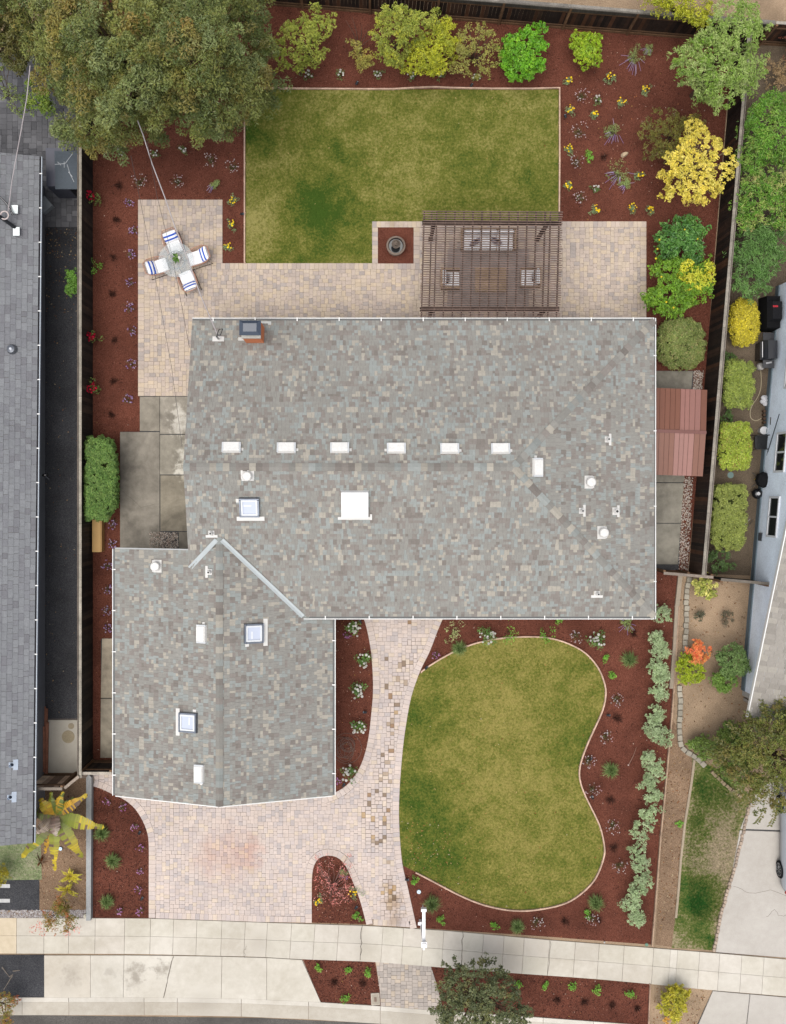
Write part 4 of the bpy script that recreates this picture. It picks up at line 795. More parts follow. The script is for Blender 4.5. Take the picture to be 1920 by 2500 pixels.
O3 = ra2+ev*Le; shingles(jm3, s3, O3, Vv, -ev, np.cross(Vv, -ev), [(0, 0), (6, 0), (6, Le), (0, Le)], .21, (.24, .4), npal, .016, .1)
O_ = O3; vis = [q for q in s3 if (q[0]-O_)@Vv < 1.9 and (q[0]-O_)@(-ev) < 9]; rest = [q for q in s3 if not ((q[0]-O_)@Vv < 1.9 and (q[0]-O_)@(-ev) < 9)]; vis.sort(key=lambda q: (q[0]-O_)@Vv); place2(r3, vis, rest, jm3, 300)
m = M(); m.obox(ra2, ev, -Vv, Nn, 0, Le, 0, .04, -.14, .03, WHT); m.build('barge_board', MT['plastic'], rh)
m = M(); q0 = V3(*g(1824, 1680), 0); m.box(q0[0], q0[1], 0, .35, .6, 1.6, I(206, 204, 198), -.1); m.box(q0[0]-.1, q0[1]-.45, 0, .1, .12, 2.2, I(196, 188, 178), -.1); m.build('porch_post', MT['rough'], rh)
# ================================================================ FENCES
def fence(name, label, a, b, h, cols, capcol, side, posts, bw=.145, post_col=I(138, 106, 80), cap2=None, kick=True, cap_w=.11, cat='fence', rail=True, boards=True, gap=.006):
    """side: +1 posts and rails on the left of a->b"""
    A, B = V3(*g(*a), 0), V3(*g(*b), 0); d = B-A; L = np.linalg.norm(d); d /= L; n = V3(-d[1], d[0], 0)*side; rot = math.atan2(d[1], d[0]); t = T(name, label, cat, tuple(A)); Z = V3(0, 0, 1)
    k = int(L/(bw+gap)); cc = pick(cols, k)
    for i in range(k):
        p = A+d*((i+.5)*L/k); hh = h-random.uniform(.0, .02)
        link('fence_board', U_BOARD, t, mat_box(p[0]-n[0]*.0, p[1]-n[1]*.0, .02, L/k-gap, .02, hh-.05, rot), tuple(cc[i]*random.uniform(.8, 1.2)))
    for f in posts:
        p = A+d*(f*L)+n*.06; link('fence_post', U_BOARD, t, mat_box(p[0], p[1], 0, .09, .09, h+.01, rot), tuple(np.array(post_col)*random.uniform(.8, 1.15)))
    m = M(); m.obox(A, d, n, Z, 0, L, .012, .05, .0, .16, tuple(np.array(post_col)*.9)); kb = m.build('kickboard', MT['wood'], t)
    m = M(); m.obox(A, d, n, Z, 0, L, .012, .05, .25, .34, tuple(np.array(post_col)*.55)); m.obox(A, d, n, Z, 0, L, .012, .05, h-.42, h-.33, tuple(np.array(post_col)*.7)); m.build('rail', MT['wood'], t)
    nseg = max(1, int(L/2.4))
    for i in range(nseg):
        c = np.array(capcol)*random.uniform(.86, 1.1); m = M(); m.obox(A, d, n, Z, i*L/nseg+.006, (i+1)*L/nseg-.006, -.07, .04, h, h+.035, tuple(c)); m.build('cap_board', MT['wood'], t)
    if cap2:
        m = M(); m.obox(A, d, n, Z, 0, L, .055, .095, h-.02, h+.05, cap2); m.build('top_rail', MT['wood'], t)
        m = M(); m.obox(A, d, n, Z, 0, L, .045, .055, h-.32, h-.02, tuple(np.array(cap2)*.4)); m.build('trellis', MT['wood'], t)
    return t
BK = [(I(54, 47, 43), 4), (I(66, 57, 51), 3), (I(46, 41, 39), 2), (I(84, 70, 60), 1)]
BKR = [(I(56, 44, 38), 4), (I(72, 54, 44), 3), (I(46, 38, 34), 2), (I(98, 68, 50), 1)]
def frac(y0, y1, ys): return [(y-y0)/(y1-y0) for y in ys]
fence('fence', 'dark stained board fence with pale cap between asphalt yard and mulch bed', (227, -60), (227, 1868), 1.85, BK, I(176, 168, 154), -1, frac(-60, 1868, [60, 220, 345, 470, 603, 752, 908, 1060, 1240, 1404, 1558, 1722, 1864]), cap2=I(120, 110, 100))
fence('fence', 'dark board fence leaning along the right side with broad grey cap', (1792, 96), (1682, 1395), 1.85, BKR, I(168, 160, 148), 1, frac(96, 1395, [100, 259, 400, 532, 672, 822, 956, 1102, 1254, 1392]), cap2=I(142, 132, 122))
fence('fence', 'dark reddish board fence across the top behind the fruit trees', (560, 3), (1850, 106), 1.85, BKR, I(150, 144, 136), -1, frac(560, 1850, [740, 904, 1066, 1218, 1374, 1531, 1690, 1846]), cap2=I(126, 120, 112))
fence('fence', 'short dark fence continuing past the upper right corner', (1851, 107), (2000, 116), 1.85, BKR, I(186, 178, 166), -1, [.02, .6])
fence('fence', 'short fence joining the house corner to the right boundary fence', (1598, 1392), (1716, 1402), 1.3, BK, I(168, 154, 142), 1, [.02, .5, .97])
fence('fence', 'short weathered fence stub reaching the blue house wall', (1722, 1406), (1836, 1416), 1.85, BK, I(132, 124, 114), -1, [.02, .97])
fence('gate', 'closed dark board gate between left fence and garage wing', (227, 1858), (300, 1858), 1.75, BK, I(196, 186, 172), 1, [.02, .96], cat='gate')
fence('fence', 'light and dark striped board fence closing the asphalt yard above the banana plant', (70, 1889), (190, 1889), 2.05, [(I(170, 152, 132, 3), 3), (I(98, 82, 70, 2), 2), (I(142, 120, 102, 3), 2), (I(110, 90, 76, 2.4), 1)], I(156, 144, 132), 1, [.02, .98], bw=.19)
fence('fence', 'brown board fence linking striped fence and low grey wall', (192, 1890), (226, 1862), 1.95, [(I(128, 100, 78, 2), 3), (I(96, 74, 58, 2), 2)], I(170, 156, 142), 1, [.05])
# ================================================================ PERGOLA AND THE LOUNGE BELOW IT
PB = I(134, 112, 102); PD_ = I(80, 66, 60)
ZP = 2.86
pg = T('pergola', 'weathered brown timber pergola with closely spaced slats over the lounge', 'pergola', (*g(1195, 660), 0))
tl, tr, bl, br = (V3(*g(*p, ZP), ZP) for p in ((1034, 516), (1373, 518), (1027, 772), (1366, 772)))
ns = 46
for i in range(ns):
    f = i/(ns-1); a = tl+(bl-tl)*f; b = tr+(br-tr)*f; d = b-a; L = np.linalg.norm(d); d /= L; c = tuple(np.array(PB)*random.uniform(.85, 1.15)); m = M(); m.obox(a, d, V3(-d[1], d[0], 0), V3(0, 0, 1), random.uniform(-.05, .02), L+random.uniform(-.02, .05), -.0175, .0175, 0, .035, c); m.build('slat', MT['wood'], pg)
xs = [.008, .062, .098, .165, .23, .295, .36, .425, .49, .555, .62, .685, .75, .815, .88, .918, .982]
for f in xs:
    a = tl+(tr-tl)*f; b = bl+(br-bl)*f; a = a-V3(0, 0, .13); b = b-V3(0, 0, .13); d = b-a; L = np.linalg.norm(d); d /= L; m = M(); m.obox(a, d, V3(-d[1], d[0], 0), V3(0, 0, 1), -.02, L+.02, -.022, .022, 0, .125, tuple(np.array(PD_)*random.uniform(.9, 1.15))); m.build('rafter', MT['wood'], pg)
for f in (.095, .925):
    for k in (-.03, .03):
        a = tl+(bl-tl)*f-V3(0, 0, .31); b = tr+(br-tr)*f-V3(0, 0, .31); d = b-a; L = np.linalg.norm(d); d /= L; m = M(); m.obox(a, d, V3(-d[1], d[0], 0), V3(0, 0, 1), -.02, L+.02, k*1.5-.02, k*1.5+.02, 0, .17, PD_); m.build('beam', MT['wood'], pg)
for fx in (.085, .905):
    for fy in (.095, .925):
        p = tl+(tr-tl)*fx; q = bl+(br-bl)*fx; p = p+(q-p)*fy; m = M(); m.box(p[0], p[1], .04, .12, .12, ZP-.36, I(72, 52, 48)); po = m.build('post', MT['wood'], pg); m = M(); m.box(p[0], p[1], .04, .17, .17, .12, I(84, 66, 58)); m.build('base', MT['wood'], po)
def mk_rug():
    n = N('patterned_rug'); tc = n.n('ShaderNodeTexCoord'); c = n.n('ShaderNodeTexChecker'); n.l(tc.outputs['Object'], c.inputs[0]); c.inputs['Scale'].default_value = 14; c.inputs['Color1'].default_value = (*I(204, 200, 204), 1); c.inputs['Color2'].default_value = (*I(120, 112, 128), 1)
    v = n.n('ShaderNodeTexVoronoi', distance='CHEBYCHEV'); n.l(tc.outputs['Object'], v.inputs[0]); v.inputs['Scale'].default_value = 6.8; v.inputs['Randomness'].default_value = 0
    f = n.mr(v.outputs['Distance'], .28, .33, 1, 0); return n.done(n.mix(f, I(168, 158, 154), I(252, 250, 248, 1.4)), .95, .1)
MT['rug'] = mk_rug()
m = M(); rx, ry = g(1192, 680); m.box(rx, ry, .049, 3.3, 2.35, .012, I(220, 216, 214)); o = m.build('rug', MT['rug']); setp(o, label='grey and white dotted outdoor rug under the lounge furniture', category='rug')
WC = I(250, 250, 252, 1.3); TK = I(188, 160, 128)
def cushion(px, py, z, sx, sy, h, name, par, col=WC, rot=0, mat='fabric'):
    x, y = g(px, py); m = M(); m.box(x, y, z, sx, sy, h, col, rot, min(.05, h*.4)); return m.build(name, MT[mat], par)
so_ = T('outdoor_sofa', 'long wooden outdoor sofa with white cushions under the pergola', 'sofa', (*g(1190, 592), 0)); x, y = g(1190, 592)
m = M(); m.box(x, y, .22, 2.2, .84, .07, TK); m.build('frame', MT['wood'], so_)
for sx in (-1.04, 1.04):
    for sy in (-.36, .36): m = M(); m.box(x+sx, y+sy, .048, .07, .07, .17, TK); m.build('leg', MT['wood'], so_)
    m = M(); m.box(x+sx*1.03, y, .29, .07, .84, .3, TK); m.build('armrest', MT['wood'], so_)
m = M(); m.box(x, y+.4, .29, 2.2, .05, .42, TK); m.build('backrest', MT['wood'], so_)
for k in (-.67, 0, .67):
    m = M(); m.box(x+k, y-.04, .29, .655, .72, .14, WC, 0, .04); m.build('seat_cushion', MT['fabric'], so_); m = M(); m.box(x+k, y+.27, .435, .65, .16, .34, WC, 0, .05); m.build('back_cushion', MT['fabric'], so_)
def mk_tribal():
    n = N('patterned_pillow'); tc = n.n('ShaderNodeTexCoord'); w = n.n('ShaderNodeTexWave', wave_profile='TRI'); n.l(tc.outputs['Object'], w.inputs[0]); w.inputs['Scale'].default_value = 9; w.inputs['Distortion'].default_value = 5; w.inputs['Detail Scale'].default_value = 3
    return n.done(n.ramp(w.outputs['Fac'], [(.3, I(226, 222, 232)), (.45, I(70, 66, 104)), (.75, I(150, 140, 168))]), .95, .1)
MT['pillow'] = mk_tribal()
for k, (px, py, r, l) in enumerate(((1160, 592, .5, 'patterned purple pillow on the sofa, nearest its open fountain end'), (1212, 590, -.45, 'patterned purple pillow on the sofa, farther from the fountain'))):
    x, y = g(px, py, .6); m = M(); m.box(x, y, .44, .46, .16, .4, (1, 1, 1), r, .07); o = m.build('pillow', MT['pillow']); setp(o, label=l, category='pillow', group='patterned pillows on the sofa')
def armchair(px, py, face, label):
    x, y = g(px, py); t = T('armchair', label, 'armchair', (x, y, 0), 'wooden armchairs under the pergola'); m = M(); m.box(x, y, .22, .78, .8, .06, TK); m.build('frame', MT['wood'], t)
    for sx in (-.34, .34):
        for sy in (-.35, .35): m = M(); m.box(x+sx, y+sy, .062, .06, .06, .16, TK); m.build('leg', MT['wood'], t)
    for sy in (-.37, .37): m = M(); m.box(x, y+sy, .28, .76, .06, .28, TK); m.build('armrest', MT['wood'], t)
    m = M(); m.box(x-face*.36, y, .28, .05, .76, .45, TK); m.build('backrest', MT['wood'], t); m = M(); m.box(x+face*.03, y, .28, .68, .64, .13, WC, 0, .04); m.build('seat_cushion', MT['fabric'], t); m = M(); m.box(x-face*.26, y, .415, .15, .62, .36, WC, 0, .05); m.build('back_cushion', MT['fabric'], t)
    return x, y
x, y = armchair(1098, 686, 1, 'white cushioned wooden armchair under the pergola on the fountain side'); x2, y2 = armchair(1292, 683, -1, 'white cushioned wooden armchair under the pergola on the lemon tree side')
MT['stripe'] = (lambda n: n.done(n.ramp((lambda w: (n.l(n.n('ShaderNodeTexCoord').outputs['Object'], w.inputs[0]), setattr(w.inputs['Scale'], 'default_value', 3.2), w.outputs['Fac'])[2])(n.n('ShaderNodeTexWave', bands_direction='Y')), [(.45, I(240, 240, 244)), (.55, I(40, 50, 70))]), .95, .1))(N('striped_pillow'))
for (a, b, f, l) in ((x, y, 1, 'black and white pillow on the armchair nearer the fountain'), (x2, y2, -1, 'black and white striped pillow on the armchair nearer the lemon trees')):
    m = M(); m.box(a-f*.12, b, .42, .14, .38, .3, (1, 1, 1), 0, .06); o = m.build('pillow', MT['stripe']); setp(o, label=l, category='pillow')
x, y = g(1196, 688); ct_ = T('coffee_table', 'square slatted wooden coffee table on the dotted rug', 'table', (x, y, 0))
for k in range(6): m = M(); m.box(x, y-.4+k*.16, .36, 1.25, .15, .035, tuple(np.array(TK)*random.uniform(.9, 1.1))); m.build('plank', MT['wood'], ct_)
for sx in (-.55, .55):
    for sy in (-.38, .38): m = M(); m.box(x+sx, y+sy, .062, .07, .07, .298, TK); m.build('leg', MT['wood'], ct_)
# ---------------------------------------------------------------- glass table with four striped cushion chairs
tx, ty = g(430, 634, .72); gt = T('glass_table', 'round clear glass table with grey metal frame among four woven chairs', 'table', (tx, ty, 0))
m = M(); m.lathe([(.02, .715), (.69, .715), (.695, .72), (.69, .725), (.02, .725)], tx, ty, (1, 1, 1), 40); m.build('tabletop', MT['glass'], gt)
m = M(); m.tube([(tx+.36*math.cos(a), ty+.36*math.sin(a), .69) for a in np.arange(24)*.2618], .016, I(126, 132, 138), 6, closed=True)
for k in range(4): a = k*1.571+.3; m.tube([(tx, ty, .69), (tx+.36*math.cos(a), ty+.36*math.sin(a), .69)], .012, I(126, 132, 138), 5)
m.build('frame', MT['metal'], gt)
for k in range(4): a = k*1.571+.3; m = M(); m.tube([(tx+.36*math.cos(a), ty+.36*math.sin(a), .69), (tx+.2*math.cos(a), ty+.2*math.sin(a), .4), (tx+.42*math.cos(a), ty+.42*math.sin(a), .05)], .018, I(110, 116, 122), 6); m.build('leg', MT['metal'], gt)
CU = I(206, 152, 126); BLU = I(56, 96, 196, 1.3)
def chair(px, py, rot, label):
    """rot: direction the sitter faces; x forward"""
    x, y = g(px, py, .42); t = T('garden_chair', label, 'chair', (x, y, 0), 'woven chairs round the glass table'); c, s = math.cos(rot), math.sin(rot)
    def L(a, b, z): return (x+a*c-b*s, y+a*s+b*c, z)
    m = M()
    hw1, hw2 = .36, .29
    rim = [(.42, hw1-.05, .56), (.1, hw1, .62), (-.25, hw1-.02, .74), (-.46, hw2-.08, .82), (-.46, -hw2+.08, .82), (-.25, -hw1+.02, .74), (.1, -hw1, .62), (.42, -hw1+.05, .56)]; seat = [(.4, .28, .34), (.1, .28, .33), (-.2, .27, .34), (-.34, .2, .4), (-.34, -.2, .4), (-.2, -.27, .34), (.1, -.28, .33), (.4, -.28, .34)]
    m.tube([L(*p) for p in rim], .016, CU, 6); m.tube([L(*p) for p in seat], .014, CU, 6); m.tube([L(*seat[0]), L(*seat[-1])], .014, CU, 6); m.build('rim', MT['plastic'], t)
    m = M()
    for i in range(len(rim)-1):
        for f in np.linspace(0, 1, 7)[:-1]:
            a = np.array(rim[i])*(1-f)+np.array(rim[i+1])*f; b = np.array(seat[i])*(1-f)+np.array(seat[i+1])*f; m.tube([L(*a), L(*b)], .0075, CU, 4)
    for f in np.linspace(.08, .92, 12): a = np.array(seat[0])*(1-f)+np.array(seat[-1])*f; m.tube([L(*a), L(-.34, a[1]*.8, .38)], .007, CU, 4)
    for f in (.3, .6, .85): m.tube([L(*(np.array(p)*(1-f)+np.array(q)*f)) for p, q in zip(rim, seat)], .007, CU, 4)
    m.build('woven_cords', MT['plastic'], t)
    for b in (-.3, .3): m = M(); m.tube([L(.36, b*.9, .34), L(.44, b*1.1, .06), L(-.42, b*1.1, .06), L(-.28, b*.8, .36)], .012, I(46, 40, 40), 6); m.build('leg', MT['metal'], t)
    m = M(); q = x+.08*c, y+.08*s; m.box(q[0], q[1], .35, .72, .54, .1, WC, rot, .035); m.build('seat_cushion', MT['fabric'], t)
    p = T2('pillow', L(-.25, 0, .46)); setp(p, label='white pillow with blue stripes on the '+label.split(' chair ')[-1].replace('at the', 'chair at the') if ' chair ' in label else 'white and blue striped pillow', category='pillow', group='striped pillows on the woven chairs')
    U_ = V3(-s, c, 0); Nn = V3(c*.6, s*.6, .8); Nn /= np.linalg.norm(Nn); Vv = np.cross(Nn, U_); O = V3(*L(-.22, 0, .58))
    if Vv[2] < 0: Vv = -Vv; U_ = -U_
    m = M(); st = [(-.21, -.13, 0), (-.13, -.055, 1), (-.055, .03, 0), (.03, .105, 1), (.105, .21, 0)]
    for a, b, k in st:
        def bulge(v): return .075*math.sqrt(max(0, 1-(v/.24)**2))+.012
        nn = 5; col = BLU if k else WC
        for i in range(nn):
            va, vb = a+(b-a)*i/nn, a+(b-a)*(i+1)/nn
            for j in range(6):
                ua, ub = -.27+.09*j, -.27+.09*(j+1); 
                def bz(u, v): return bulge(v)*math.sqrt(max(.05, 1-(u/.29)**4))
                m.add([tuple(O+U_*u+Vv*v+Nn*bz(u, v)) for u, v in ((ua, va), (ub, va), (ub, vb), (ua, vb))], [[0, 1, 2, 3]], col)
                m.add([tuple(O+U_*u+Vv*v-Nn*bz(u, v)*.6) for u, v in ((ua, va), (ua, vb), (ub, vb), (ub, va))], [[0, 1, 2, 3]], col)
    m.build('cover', MT['fabric'], p)
def T2(name, loc):
    o = bpy.data.objects.new(name, None); COL.objects.link(o); o.location = loc; WLOC[o.name] = np.array(loc, float); return o
for px, py, r, l in ((423, 592, -1.2, 'woven copper chair at the glass table farthest from the house'), (487, 627, -2.83, 'woven copper chair at the glass table on the lawn side'), (461, 688, 1.97, 'woven copper chair at the glass table nearest the house'), (384, 652, .32, 'woven copper chair at the glass table on the fence side')): chair(px, py, r, l)
vx, vy = g(435, 630, .85); va = T('vase', 'white round vase with green leaves on the glass table', 'vase', (vx, vy, .73)); m = M(); m.lathe([(.05, .728), (.1, .77), (.115, .83), (.08, .89), (.05, .9), (.04, .88)], vx, vy, I(246, 246, 244, 1.1), 16); m.build('body', MT['gloss'], va, True)
m = M()
for k in range(9):
    a = random.uniform(1.8, 5.6); l = random.uniform(.2, .32); d_ = V3(math.cos(a), math.sin(a), 0); s_ = V3(-d_[1], d_[0], 0); o = V3(vx, vy, .92); c = I(*random.choice([(116, 160, 70), (90, 130, 60), (150, 186, 96)]))
    m.add([tuple(o), tuple(o+d_*l*.5+s_*.055+V3(0, 0, .1)), tuple(o+d_*l+V3(0, 0, -.02)), tuple(o+d_*l*.5-s_*.055+V3(0, 0, .1))], [[0, 1, 2, 3]], c)
m.build('leaves', MT['leaf'], va)
# ---------------------------------------------------------------- fountain
fx, fy = g(967, 600, .5); ft = T('fountain', 'round tiered grey stone fountain in the square mulch bed', 'fountain', (fx, fy, .05)); FS = I(148, 132, 120); FD = I(70, 62, 60)
m = M(); m.lathe([(.3, .05), (.33, .12), (.24, .2), (.3, .4), (.37, .5), (.385, .55), (.36, .56), (.34, .545), (.335, .57), (.31, .57), (.295, .5), (.27, .42), (.05, .4)], fx, fy, FS, 36, cols=[FS]*9+[FD]*3); m.build('basin', MT['rough'], ft, True)
m = M(); m.lathe([(.13, .4), (.1, .5), (.07, .62), (.09, .7), (.17, .78), (.18, .82), (.165, .83), (.15, .8), (.06, .78)], fx, fy, I(128, 116, 106), 28); m.build('upper_bowl', MT['rough'], ft, True)
m = M(); m.lathe([(.07, .78), (.055, .86), (.09, .95), (.1, 1.0), (.075, 1.06), (.04, 1.08), (.045, 1.12), (.0, 1.15)], fx, fy, I(140, 126, 114), 20); m.build('finial', MT['rough'], ft, True)
m = M(); m.lathe([(.01, .45), (.29, .452)], fx, fy, I(46, 48, 50), 28); m.build('water', MT['pane'], ft)
# ---------------------------------------------------------------- red-brown shed
sh = T('shed', 'low brown plastic shed with ribbed gable roof beside the house', 'shed', (*g(1660, 1055), 0)); SB = I(124, 80, 62)
c4 = [(1602, 947), (1727, 952), (1716, 1163), (1597, 1159)]; ridge = [(1600, 1052), (1724, 1056)]; zs, zr = 1.75, 2.1
P_ = [V3(*g(*p, zs), zs) for p in c4]; Rg = [V3(*g(*p, zr), zr) for p in ridge]
m = M(); w4 = ccw([tuple(np.array(g(*p, zs))*1) for p in c4]); c_ = np.mean(w4, 0); w4 = [tuple(c_+(np.array(p)-c_)*.92) for p in w4]; m.prism(w4, 0, zs-.02, I(140, 96, 84)); m.build('wall', MT['plastic'], sh)
m = M(); 
for q in ([P_[0], P_[1], Rg[1], Rg[0]], [Rg[0], Rg[1], P_[2], P_[3]]):
    q = ccw3 = q if np.cross(q[1]-q[0], q[2]-q[0])[2] > 0 else q[::-1]; m.hexa([tuple(a-V3(0, 0, .04)) for a in q], [tuple(a) for a in q], SB)
rf = m.build('roof', MT['plastic'], sh)
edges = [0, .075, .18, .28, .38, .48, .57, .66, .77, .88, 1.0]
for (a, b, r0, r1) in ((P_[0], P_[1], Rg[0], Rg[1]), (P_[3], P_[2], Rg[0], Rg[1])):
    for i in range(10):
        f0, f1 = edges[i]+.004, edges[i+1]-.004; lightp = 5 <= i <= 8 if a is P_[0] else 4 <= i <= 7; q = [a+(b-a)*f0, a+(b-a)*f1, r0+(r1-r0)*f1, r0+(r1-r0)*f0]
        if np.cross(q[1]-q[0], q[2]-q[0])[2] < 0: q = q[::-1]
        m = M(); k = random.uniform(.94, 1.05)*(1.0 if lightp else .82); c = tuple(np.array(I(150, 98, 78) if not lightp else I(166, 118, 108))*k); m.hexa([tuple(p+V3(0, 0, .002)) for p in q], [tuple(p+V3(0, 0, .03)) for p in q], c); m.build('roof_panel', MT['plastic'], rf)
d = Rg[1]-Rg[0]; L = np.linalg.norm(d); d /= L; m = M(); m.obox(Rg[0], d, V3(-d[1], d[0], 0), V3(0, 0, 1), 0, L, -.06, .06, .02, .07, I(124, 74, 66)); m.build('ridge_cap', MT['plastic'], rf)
# ---------------------------------------------------------------- sale sign post
wx, wy = g(1030, 2254); sp = T('sign_post', 'white yard sign post with long arm and hanging panel beside the sidewalk', 'sign post', (wx, wy, 0)); SW_ = I(252, 252, 254, 1.3)
m = M(); m.box(wx, wy, 0, .13, .13, 1.95, SW_); m.build('post', MT['plastic'], sp); m = M(); m.box(wx, wy, 1.951, .22, .22, .06, SW_); m.box(wx, wy, 2.012, .16, .16, .06, SW_, 0, .02); m.build('post_cap', MT['plastic'], sp)
m = M(); m.box(wx+.0, wy+.62, 1.6, .12, 1.15, .12, SW_); m.build('arm', MT['plastic'], sp); m = M(); m.box(wx, wy+1.22, 1.54, .21, .1, .2, SW_); m.build('arm_end_cap', MT['plastic'], sp)
m = M(); m.box(wx, wy-.2, 1.6, .08, .3, .08, SW_); m.build('rear_arm', MT['plastic'], sp)
m = M(); m.box(wx, wy+.62, .85, .03, .95, .68, I(222, 226, 236)); m.build('sign_panel', MT['plastic'], sp)
for k in (.3, .9): m = M(); m.tube([(wx, wy+k, 1.6), (wx, wy+k, 1.53)], .01, I(190, 192, 196), 5); m.build('hook', MT['metal'], sp)
m = M(); m.box(wx, wy, .0, .3, .12, .06, SW_); m.box(wx-.06, wy+.1, 0, .1, .14, .3, SW_); m.build('foot', MT['plastic'], sp)
# ================================================================ VEGETATION
LK = 1.75     # leaves lie at all angles and shade each other: their own colour is lighter than a level surface of the same look
def leaf_quads(C, R, npc, size, pal, aspect=.45, spray=False, flat=.6, jit=.16, squash=.8, clump_jit=.1, fold=.12, mixf=.55, shell=.45, sub=0):
    """leaves round clump centres C with radii R: returns quads and colours"""
    if sub:     # every clump breaks up into uneven tufts
        k0 = len(C); dd = rng.normal(size=(k0*sub, 3)); dd /= np.linalg.norm(dd, axis=1)[:, None]; dd[:, 2] = np.abs(dd[:, 2])*1.0-.15; i0 = np.repeat(np.arange(k0), sub)
        C = C[i0]+dd*(R[i0]*rng.uniform(.45, 1.05, k0*sub))[:, None]; R = R[i0]*rng.uniform(.28, .5, k0*sub); npc = max(4, npc//sub)
    k = len(C); n = k*npc; idx = np.repeat(np.arange(k), npc)
    d = rng.normal(size=(n, 3)); d /= np.linalg.norm(d, axis=1)[:, None]; fl = rng.random(n) < .7; d[fl, 2] = np.abs(d[fl, 2])
    r = R[idx]*(shell+(1.05-shell)*rng.random(n)**.6); p = C[idx]+d*np.array([1, 1, squash])*r[:, None]
    nr = d*.5+np.array([0, 0, flat])+rng.normal(size=(n, 3))*.42; nr /= np.linalg.norm(nr, axis=1)[:, None]
    if spray:
        a = d*1.0+rng.normal(size=(n, 3))*.45; t = a-(a*nr).sum(1)[:, None]*nr; t /= np.linalg.norm(t, axis=1)[:, None]+1e-9; b = np.cross(nr, t)
    else: t, b = frames(nr)
    s = (size*rng.uniform(.6, 1.25, n))[:, None]; w = s*aspect
    Q = np.stack([p-t*s/2, p+b*w/2+nr*s*fold-t*s*.05, p+t*s/2, p-b*w/2+nr*s*fold-t*s*.05], 1)
    cc = pick(pal, k)*(1+rng.uniform(-clump_jit, clump_jit, (k, 1)))
    if sub: c0 = np.repeat(pick(pal, k//sub), sub, 0); cc = cc*.4+c0*.6
    lc = pick(pal, n)
    col = (cc[idx]*mixf+lc*(1-mixf))*(1+rng.uniform(-jit, jit, (n, 1)))*LK; return Q, np.minimum(col, .85)
def dome_clumps(poly, hmin, hmax, ncl, rcl, gaps=.0, flat_edge=None, low=.15, even=0):
    P = sample_poly(poly, ncl*3) if gaps or even else sample_poly(poly, ncl)
    if gaps:
        ph = rng.uniform(0, 6.28, 6); s_ = 6.28/max(34, rcl*150); nz = np.sin(P[:, 0]*s_+ph[0])*np.sin(P[:, 1]*s_+ph[1])+.8*np.sin(P[:, 0]*s_*1.7+P[:, 1]*s_*.9+ph[2])*np.sin(P[:, 1]*s_*1.9-P[:, 0]*s_*.6+ph[3]); P = P[np.argsort(-(nz+rng.normal(size=len(P))*.25))[:int(len(P)*(1-gaps))]]; P = P[rng.permutation(len(P))]
    if even:     # puffs keep their distance, so that shade falls between them
        kept = []
        for p in P:
            if all((p[0]-q[0])**2+(p[1]-q[1])**2 > even*even for q in kept): kept.append(p)
            if len(kept) >= ncl: break
        P = np.array(kept)
    P = P[:ncl]; ncl = len(P); d = edge_dist(P, poly); dm = flat_edge or max(d.max(), 1e-6); f = np.clip(d/dm, 0, 1); hf = np.sqrt(np.clip(1-(1-f)**2, 0, 1))
    h = hmin+(hmax-hmin)*hf; lo = rng.random(ncl) < low; h = np.where(lo, hmin+(h-hmin)*rng.uniform(.3, .9, ncl), h*(rng.uniform(.93, 1.04, ncl)))
    C = np.array([(*g(x, y, z), z) for (x, y), z in zip(P, h)]); R = rcl*rng.uniform(.7, 1.25, ncl); return C, R
BARK = I(112, 92, 76)
def tree(name, label, cat, poly, hmin, hmax, ncl, rcl, npc, size, pal, trunk=None, tr=.08, group=None, aspect=.45, spray=False, flat=.6, flat_edge=None, limbs=14, low=.15, bark=BARK, core=None, twig=.012, squash=.8, part='crown', gaps=0, even=0, jit=.2, mixf=.6, shell=.5, sub=5):
    poly = np.array(poly, float); ctr = poly.mean(0); hm = (hmin+hmax)/2
    # keep leaf clumps inside the outline
    C, R = dome_clumps(poly, hmin, hmax, ncl, rcl, flat_edge=flat_edge, low=low, gaps=gaps, even=even)
    b = np.array((*g(*(trunk or ctr), 0 if trunk else hm*.5), 0.0)) if trunk is None else np.array((*g(*trunk, 0), 0.0))
    t = T(name, label, cat, tuple(b), group); m = M(); Q, c = leaf_quads(C, R, npc, size, pal, aspect, spray, flat, jit, squash, mixf=mixf, shell=shell, sub=sub); m.quads(Q, c); m.build(part, MT['leaf'], t)
    m = M(); top = np.array([C[:, 0].mean(), C[:, 1].mean(), max(hmin, .45*hmax)]); top = b+(top-b)*.8
    m.tube([tuple(b), tuple(b+(top-b)*.5+V3(.02, .03, 0)), tuple(top)], tr, bark, 7, tr*.55)
    for i in rng.choice(len(C), min(limbs, len(C)), False):
        e = C[i]; s = b+(top-b)*rng.uniform(.35, 1); mid = (s+e)/2+V3(0, 0, .1*np.linalg.norm(e-s)); m.tube([tuple(s), tuple(mid), tuple(e)], tr*.4, bark, 5, twig)
    m.build('trunk' if tr > .03 else 'stem', MT['bark'], t)
    if core:
        m = M(); q = gp([tuple(ctr+(p-ctr)*.86) for p in poly], hm); c_ = np.mean(q, 0); m.prism(q, .05, hmax*.82, core, False, .12); m.build('inner_twigs', MT['bark'], t)
    return t
def ell(cx, cy, rx, ry, n=18, rot=0, sq=2.0):
    out = []
    for k in range(n):
        a = 2*math.pi*k/n; c, s = math.cos(a), math.sin(a); e = 2/sq; x, y = rx*math.copysign(abs(c)**e, c), ry*math.copysign(abs(s)**e, s); out.append((cx+x*math.cos(rot)-y*math.sin(rot), cy+x*math.sin(rot)+y*math.cos(rot)))
    return out
